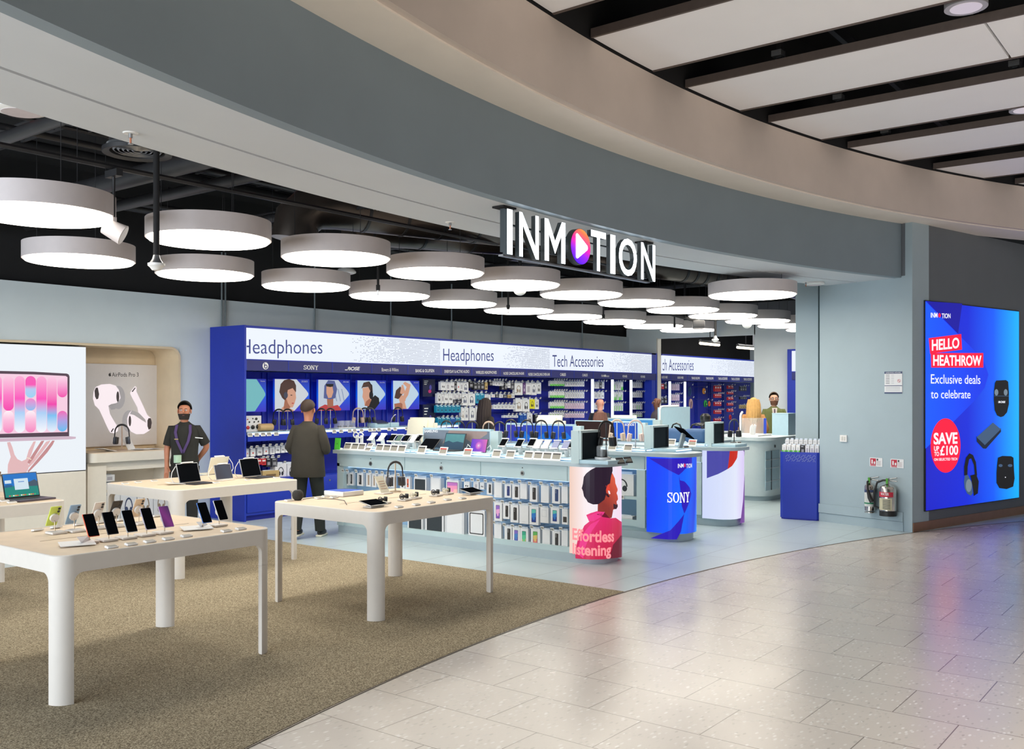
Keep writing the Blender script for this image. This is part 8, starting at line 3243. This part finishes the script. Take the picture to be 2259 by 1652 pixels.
kb_tablet(420, 1066, 'big black tablet with keyboard at the front left of the second row table', 0.28, 0.205, m_scrd, m_sil, m_char)
kb_tablet(496, 1059, 'smaller tablet with dim blue screen between the two big tablets', 0.235, 0.165, grad_glow('tablet_dim_blue', [(0, (16, 22, 60)), (0.5, (24, 46, 80)), (1, (22, 24, 70))], (4, 0, 2), 0.7, 1.0, 0.2), m_sil, None)
kb_tablet(556, 1053, 'black tablet with keyboard at the right end of the second row table', 0.28, 0.205, m_scrd, m_sil, m_char)
t = kb_tablet(478, 1046, 'tablet in a cream cover seen from behind on the second row table', 0.27, 0.2, m_cream, m_cream, m_cream)
t.rotation_euler = (0, 0, PI + 0.1)
p = at(395, 1068, TT)
for k, (px, py) in enumerate(((477, 1064), (547, 1058), (610, 1053), (276, 1066), (305, 1063), (340, 1060))):
    flat_tag(px, py, 'small price tag on the second row table, %s of six' % ORD[k], 'tags on the second row table')
t = thing('printed_sheet', 'white printed sheet lying at the front of the second row table', 'leaflet', (p.x - 0.03, p.y, TT), -0.3)
mb = MB()
mb.box((0, 0, 0.012), (0.2, 0.14, 0.004), m_lab, M=Matrix.Rotation(0.1, 4, 'Y'))
mb.build('sheet', t, smooth=0)
mb = MB()
for j in range(3):
    mb.box((0, 0.03 - 0.03 * j, 0.015), (0.13, 0.008, 0.001), m_cardg, M=Matrix.Rotation(0.1, 4, 'Y'))
mb.build('printed_lines', t, smooth=0)

# ---------- laptop on the far left table
p = at(50, 1101, TT)
t = thing('laptop', 'open laptop with a blue and green landscape screen on the far left table', 'laptop', (p.x, p.y, TT), 0.12)
mb = MB()
mb.box((0.0, -0.12, 0.008), (0.33, 0.235, 0.016), mat('laptop_mauve', (96, 88, 98), 0.35, metal=0.5, noise=0.03), bev=0.005)
mb.build('base', t)
mb = MB()
for j in range(5):
    for i in range(12):
        mb.box((-0.13 + 0.0236 * i, -0.045 - 0.024 * j, 0.0168), (0.019, 0.018, 0.0015), m_char)
mb.build('keyboard', t, smooth=0)
M = Matrix.Translation((0, 0, 0.014)) @ Matrix.Rotation(-0.25, 4, 'X')
mb = MB()
mb.box((0, 0, 0.112), (0.33, 0.008, 0.224), m_black, bev=0.004, M=M)
mb.build('lid', t)
mb = MB()
S = lambda pts, m, o: mb.poly([(x * 0.312 - 0.156, -0.0045 - o, 0.012 + z * 0.205) for x, z in pts], m, M=M)
S([(0, 0), (1, 0), (1, 1), (0, 1)], glow('landscape_sky', (30, 120, 206), 0.9), 0)
S([(0, 0), (1, 0), (1, 0.42), (0.7, 0.5), (0.4, 0.46), (0, 0.5)], glow('landscape_green', (30, 140, 130), 0.9), 0.0006)
S([(0.5, 0.5), (0.62, 0.58), (0.78, 0.62), (0.92, 0.7), (1, 0.6), (1, 0.4), (0.7, 0.42)], glow('landscape_rock', (70, 90, 110), 0.9), 0.0012)
S([(0, 0.5), (0.1, 0.56), (0.24, 0.52), (0.24, 0.44), (0, 0.42)], glow('landscape_hill', (40, 100, 150), 0.9), 0.0012)
S([(0.3, 0.3), (0.72, 0.3), (0.72, 0.78), (0.3, 0.78)], glow('landscape_window', (214, 232, 244), 0.95), 0.0018)
S([(0.03, 0.6), (0.22, 0.6), (0.22, 0.74), (0.03, 0.74)], glow('landscape_window', (214, 232, 244), 0.95), 0.0018)
S([(0.42, 0.62), (0.6, 0.62), (0.6, 0.66), (0.42, 0.66)], glow('landscape_blue', (120, 160, 220), 0.9), 0.0024)
for i in range(14):
    S([(0.1 + 0.058 * i, 0.03), (0.145 + 0.058 * i, 0.03), (0.145 + 0.058 * i, 0.08), (0.1 + 0.058 * i, 0.08)], glow('dock_%d' % (i % 4), ((230, 90, 80), (90, 200, 110), (240, 240, 245), (240, 190, 70))[i % 4], 0.9), 0.0018)
mb.build('screen', t, smooth=0, fix=False)
for k, (px, py) in enumerate(((10, 1104), (26, 1107))):
    flat_tag(px, py, 'small price tag on the far left table, %s one' % ('left', 'right')[k], 'tags on the far left table')
p = at(-8, 1096, TT)
t = thing('laptop', 'brown backed laptop lid cut off by the left edge of the photo', 'laptop', (p.x - 0.12, p.y + 0.05, TT), 0.1)
mb = MB()
mb.box((0, 0, 0.115), (0.33, 0.01, 0.23), mat('laptop_brown', (146, 122, 98), 0.4, noise=0.03), M=Matrix.Rotation(0.2, 4, 'X'))
mb.build('lid', t, smooth=0)
mb = MB()
mb.box((0, 0.12, 0.008), (0.33, 0.23, 0.016), m_char)
mb.build('base', t, smooth=0)
# ================================================================ people
SK = {'light': (214, 166, 140), 'tan': (190, 126, 96), 'dark': (112, 72, 54), 'pink': (222, 160, 138)}


def skinmesh(name, nodes, edges, m, parent, extra=None):
    ks = list(nodes)
    me = bpy.data.meshes.new('s')
    me.from_pydata([nodes[k][0] for k in ks], [(ks.index(a), ks.index(b)) for a, b in edges], [])
    ob = bpy.data.objects.new('s', me)
    col.objects.link(ob)
    md = ob.modifiers.new('k', 'SKIN')
    md.use_smooth_shade = True
    sub = ob.modifiers.new('u', 'SUBSURF')
    sub.levels = sub.render_levels = 2
    sv = me.skin_vertices[0].data
    for i, k in enumerate(ks):
        r = nodes[k][1]
        sv[i].radius = (r, r) if not isinstance(r, tuple) else r
        sv[i].use_root = i == 0
    dg = bpy.context.evaluated_depsgraph_get()
    ev = bpy.data.meshes.new_from_object(ob.evaluated_get(dg))
    bpy.data.objects.remove(ob)
    mb = MB()
    mb.merge_mesh(ev, m)
    if extra:
        extra(mb)
    return mb.build(name, parent, smooth=60)


def person(label, loc, rz, H, skin, hair, top, legs, arms, sleeve, hem=0.9, hairstyle='short', lead=0.0, beard=None, extras=None, coat=1.0):
    """faces -Y before rotation; arms = ((elbow), (wrist)) for its right (x<0) and left"""
    t = thing('person', label, 'person', loc, rz)
    k = H / 1.75
    t.scale = (k, k, k)
    ms = mat('skin_' + skin, SK[skin], 0.5, noise=0.03)
    N_ = {'pelvis': ((0, 0, 0.95), 0.12), 'waist': ((0, 0, 1.08), 0.115), 'chest': ((0, 0.01, 1.28), 0.125), 'neckb': ((0, 0.015, 1.43), 0.06), 'neck': ((0, 0.0, 1.5), 0.052), 'jaw': ((0, -0.018, 1.575), 0.066),
          'face': ((0, -0.012, 1.635), 0.08), 'brow': ((0, 0.004, 1.685), 0.082), 'crown': ((0, 0.01, 1.725), 0.06)}
    E_2 = [('pelvis', 'waist'), ('waist', 'chest'), ('chest', 'neckb'), ('neckb', 'neck'), ('neck', 'jaw'), ('jaw', 'face'), ('face', 'brow'), ('brow', 'crown')]
    feet = {-1: (-0.1, -lead, 0.08), 1: (0.1, lead, 0.08 + 0.04 * (lead > 0))}
    for sx, (el, wr_) in zip((-1, 1), arms):
        s = 'l%d' % sx
        sh_ = (sx * 0.17, 0.01, 1.4)
        N_.update({s + 'sh': (sh_, 0.06), s + 'el': (el, 0.043), s + 'wr': (wr_, 0.028)})
        d = (Vector(wr_) - Vector(el)).normalized()
        pm = Vector(wr_) + d * 0.07
        N_[s + 'pm'] = (tuple(pm), (0.034, 0.02))
        E_2 += [('chest', s + 'sh'), (s + 'sh', s + 'el'), (s + 'el', s + 'wr'), (s + 'wr', s + 'pm')]
        w = d.cross(Vector((0, 1, 0.2))).normalized()
        for f, L in enumerate((0.065, 0.075, 0.07, 0.055)):
            a = pm + w * (0.024 - 0.016 * f) + d * 0.02
            N_[s + 'f%d' % f] = (tuple(a), 0.009)
            N_[s + 'g%d' % f] = (tuple(a + d * L * 0.6 + Vector((0, -0.01, -0.012))), 0.008)
            N_[s + 'h%d' % f] = (tuple(a + d * L + Vector((0, -0.028, -0.012))), 0.007)
            E_2 += [(s + 'pm', s + 'f%d' % f), (s + 'f%d' % f, s + 'g%d' % f), (s + 'g%d' % f, s + 'h%d' % f)]
        tb = Vector(wr_) + d * 0.03 + w * 0.03
        N_[s + 't'] = (tuple(tb), 0.011)
        N_[s + 'u'] = (tuple(tb + d * 0.045 + w * 0.018), 0.009)
        E_2 += [(s + 'wr', s + 't'), (s + 't', s + 'u')]
        kn = (sx * 0.1, -lead * sx * -0.45 - 0.03 if lead else -0.01, 0.52)
        N_.update({s + 'hp': ((sx * 0.095, 0, 0.9), 0.095), s + 'kn': (kn, 0.058), s + 'an': (feet[sx], 0.04), s + 'to': ((feet[sx][0], feet[sx][1] - 0.13, 0.04), 0.035)})
        E_2 += [('pelvis', s + 'hp'), (s + 'hp', s + 'kn'), (s + 'kn', s + 'an'), (s + 'an', s + 'to')]

    def face(mb):
        mb.tube([(0, -0.09, 1.655), (0, -0.108, 1.625), (0, -0.098, 1.612)], [0.009, 0.016, 0.012], ms, 8)
        for sx in (-1, 1):
            mb.sph((sx * 0.083, 0.0, 1.635), 0.026, ms, (0.4, 0.8, 1.2), 10, 8)
    b = skinmesh('body', N_, E_2, ms, t, face)
    mb = MB()
    for sx in (-1, 1):
        mb.sph((sx * 0.032, -0.082, 1.652), 0.011, m_lab, (1.2, 0.6, 0.8), 8, 6)
        mb.sph((sx * 0.032, -0.089, 1.652), 0.006, m_black, (1, 0.6, 1), 8, 6)
        mb.box((sx * 0.032, -0.086, 1.672), (0.036, 0.01, 0.006), mat('hair_%d_%d_%d' % hair, hair, 0.7, noise=0.1))
    mb.build('eyes', t)
    mb = MB()
    mb.sph((0, -0.081, 1.585), 0.022, rgbm(150, 84, 76, 0.5), (1.1, 0.5, 0.3), 10, 6)
    mb.build('mouth', t)
    mh = MATS['hair_%d_%d_%d' % hair]
    if hairstyle != 'bald':
        mb = MB()
        long_ = hairstyle == 'long'
        P = []
        for i in range(1, 10):
            R_ = []
            for q in range(24):
                a = 2 * PI * q / 24
                y = math.sin(a)
                f = (1.06 + (1.0 * y if y > 0 else 0.50 * y) + (0.35 * (abs(math.cos(a)) ** 4))) * i / 9
                R_.append((0.096 * math.cos(a) * math.sin(f), 0.012 + 0.11 * y * math.sin(f), 1.672 + 0.112 * math.cos(f)))
            P.append(R_)
        mb.grid(P, mh, close_u=True)
        mb.poly(P[0], mh)
        if long_:
            for q in range(11):
                a = PI * (-0.08 + 1.16 * q / 10)
                x, y = math.cos(a), math.sin(a)
                mb.tube([(0.08 * x, 0.01 + 0.09 * y, 1.74), (0.1 * x, 0.015 + 0.105 * y, 1.64), (0.105 * x, 0.03 + 0.11 * y, 1.5), (0.12 * x, 0.03 + 0.12 * y, 1.36), (0.1 * x, 0.03 + 0.12 * y, 1.27)], [0.03, 0.038, 0.042, 0.036, 0.01], mh, 8)
        mb.build('hair', t, smooth=60)
    if beard:
        mb = MB()
        rows = [[((0.084 - 0.02 * j / 3) * math.sin(a), -0.02 - (0.074 - 0.004 * j) * math.cos(a), 1.605 - 0.026 * j) for a in [-1.35 + 2.7 * i / 10 for i in range(11)]] for j in range(4)]
        mb.grid(rows, rgbm(*beard, 0.8))
        mb.build('beard', t, smooth=60)
    # top garment
    mt = mat('cloth_%d_%d_%d' % top, top, 0.85, noise=0.08, nscale=9, bump=0.15)
    mb = MB()
    c = coat
    rows = []
    for z, rx, ry in ((hem, 0.185 * c, 0.135 * c), (hem + 0.03, 0.187 * c, 0.14 * c), (1.05, 0.172 * c, 0.13 * c), (1.16, 0.178 * c, 0.132 * c), (1.28, 0.196, 0.14), (1.38, 0.2, 0.128), (1.43, 0.17, 0.105), (1.465, 0.1, 0.08), (1.49, 0.068, 0.066), (1.5, 0.06, 0.06)):
        rows.append([(rx * math.cos(a), 0.012 + ry * math.sin(a), z) for a in [2 * PI * i / 24 for i in range(24)]])
    mb.grid(rows, mt, close_u=True)
    mb.poly(rows[0], mt)
    for sx, (el, wr_) in zip((-1, 1), arms):
        s0, e0_, w0 = Vector((sx * 0.165, 0.012, 1.395)), Vector(el), Vector(wr_)
        if sleeve == 'short':
            mb.tube([s0 - Vector((sx * 0.07, 0, -0.005)), s0, s0.lerp(e0_, 0.4), s0.lerp(e0_, 0.8)], [0.05, 0.066, 0.066, 0.066], mt, 14)
        else:
            mb.tube([s0 - Vector((sx * 0.07, 0, -0.005)), s0, s0.lerp(e0_, 0.5), e0_.lerp(s0, 0.12), e0_.lerp(w0, 0.15), e0_.lerp(w0, 0.6), w0], [0.05, 0.07, 0.068, 0.064, 0.062, 0.054, 0.046], mt, 14)
    mb.build('top_garment', t, smooth=60)
    ml = mat('cloth_%d_%d_%d' % legs, legs, 0.85, noise=0.08, nscale=9)
    mb = MB()
    mb.grid([[(rx * math.cos(a), 0.01 + ry * math.sin(a), z) for a in [2 * PI * i / 20 for i in range(20)]] for z, rx, ry in ((1.04, 0.16, 0.118), (0.95, 0.178, 0.128), (0.86, 0.182, 0.13), (0.8, 0.16, 0.1))], ml, close_u=True)
    for sx in (-1, 1):
        h_, q, f = (Vector(N_['l%d%s' % (sx, w)][0]) for w in ('hp', 'kn', 'an'))
        mb.tube([h_, h_.lerp(q, 0.4), q, q.lerp(f, 0.5), f + Vector((0, 0, 0.0))], [0.1, 0.092, 0.078, 0.072, 0.066], ml, 14)
    mb.build('trousers', t, smooth=60)
    for sx in (-1, 1):
        f = Vector(feet[sx])
        mb = MB()
        mb.sph((f.x, f.y - 0.06, f.z - 0.03), 0.06, m_black, (0.78, 2.1, 0.75), 14, 8)
        mb.box((f.x, f.y - 0.06, f.z - 0.067), (0.086, 0.25, 0.026), m_cream if lead else m_black, bev=0.012)
        mb.build('shoe', t, smooth=60)
    if extras:
        extras(t)
    return t


DOWN = lambda sx, y=0.0: ((sx * 0.23, 0.03 + y, 1.13), (sx * 0.22, -0.05 + y, 0.9))
FOLD = lambda sx: ((sx * 0.25, 0.02, 1.13), (sx * 0.12, -0.22, 1.12))
BACK = lambda sx: ((sx * 0.28, 0.1, 1.15), (sx * 0.12, 0.2, 0.95))


def lanyard(t):
    m = mat('lanyard_purple', (74, 52, 104), 0.7, noise=0.05)
    mb = MB()
    for sx in (-1, 1):
        pts = [(sx * 0.085, -0.07, 1.46), (sx * 0.095, -0.128, 1.36), (sx * 0.07, -0.139, 1.24), (0.0, -0.136, 1.08)]
        w = Vector((0.018, 0, 0))
        mb.grid([[tuple(Vector(p) - w), tuple(Vector(p) + w)] for p in pts], m)
    mb.build('lanyard', t)
    mb = MB()
    mb.box((0.08, -0.146, 1.3), (0.1, 0.004, 0.012), m_lab, M=Matrix.Rotation(0.1, 4, 'Y'))
    mb.box((-0.08, -0.146, 1.27), (0.05, 0.004, 0.012), rgbm(170, 150, 90, 0.5))
    mb.build('badge', t)
    mb = MB()
    mb.cyl((-0.06, -0.17, 0.96), (-0.06, -0.17, 1.06), 0.05, rgbm(176, 206, 180, 0.5), 20)
    mb.build('pale_cup', t)


def glasses(t):
    mb = MB()
    for sx in (-1, 1):
        mb.tube([(sx * 0.036 + 0.026 * math.cos(a), -0.1, 1.648 + 0.02 * math.sin(a)) for a in [2 * PI * i / 12 for i in range(13)]], 0.003, m_char, 6)
        mb.tube([(sx * 0.062, -0.098, 1.65), (sx * 0.086, 0.0, 1.645)], 0.003, m_char, 6)
    mb.build('glasses', t)
    mb = MB()
    mb.poly([(-0.05, -0.125, 1.47), (0.05, -0.125, 1.47), (0.02, -0.146, 1.14), (-0.02, -0.146, 1.14)], rgbm(224, 216, 210, 0.6))
    mb.build('shirt_front', t)
    mb = MB()
    mb.poly([(-0.014, -0.131, 1.45), (0.014, -0.131, 1.45), (0.02, -0.15, 1.18), (-0.01, -0.15, 1.18)], rgbm(104, 84, 104, 0.6))
    mb.build('tie', t)


person('person in black T-shirt with purple lanyard standing by the alcove', (7.22, 10.95, 0), -0.75, 1.69, 'tan', (40, 36, 30), (36, 36, 32), (34, 34, 32), (DOWN(-1), BACK(1)), 'short', 0.93, 'short', 0.0, (36, 28, 24), lanyard)
person('person in a dark loose jacket walking away beside the front counter', (7.93, 9.36, 0), math.radians(118), 1.71, 'tan', (50, 33, 22), (52, 48, 40), (36, 40, 38), (FOLD(-1), FOLD(1)), 'long', 0.79, 'short', 0.16, None, None, 1.22)
person('person with long dark hair and black coat before the peg boxes', (13.0, 10.62, 0), math.radians(70), 1.71, 'light', (44, 32, 30), (40, 34, 32), (36, 34, 34), (FOLD(-1), DOWN(1)), 'long', 0.7, 'long', 0.0, None, None, 1.1)
person('bald person in black behind the far counter, facing the light bars', (16.2, 10.3, 0), math.radians(95), 1.73, 'pink', (150, 110, 90), (44, 46, 54), (40, 40, 44), (DOWN(-1), DOWN(1)), 'long', 0.9, 'bald')
person('person with brown hair seen from behind between the blue boards', (13.22, 8.4, 0), math.radians(130), 1.51, 'pink', (110, 72, 60), (110, 60, 58), (50, 48, 52), (FOLD(-1), FOLD(1)), 'long', 0.9, 'long')
person('bald person in dark grey top looking down by the cream jamb', (16.95, 9.42, 0), math.radians(-130), 1.75, 'dark', (50, 34, 28), (72, 66, 74), (44, 44, 50), (FOLD(-1), FOLD(1)), 'long', 0.9, 'bald')
person('person with long blond hair and tan coat seen from behind', (17.5, 7.62, 0), math.radians(118), 1.71, 'light', (206, 160, 96), (190, 136, 84), (60, 56, 60), (FOLD(-1), FOLD(1)), 'long', 0.75, 'long', 0.0, None, None, 1.1)
person('person in green blazer, tie and glasses facing the blond person', (18.6, 7.66, 0), math.radians(-62), 1.82, 'light', (74, 56, 44), (104, 112, 66), (60, 58, 60), (DOWN(-1), FOLD(1)), 'long', 0.82, 'short', 0.0, (104, 70, 52), glasses, 1.1)
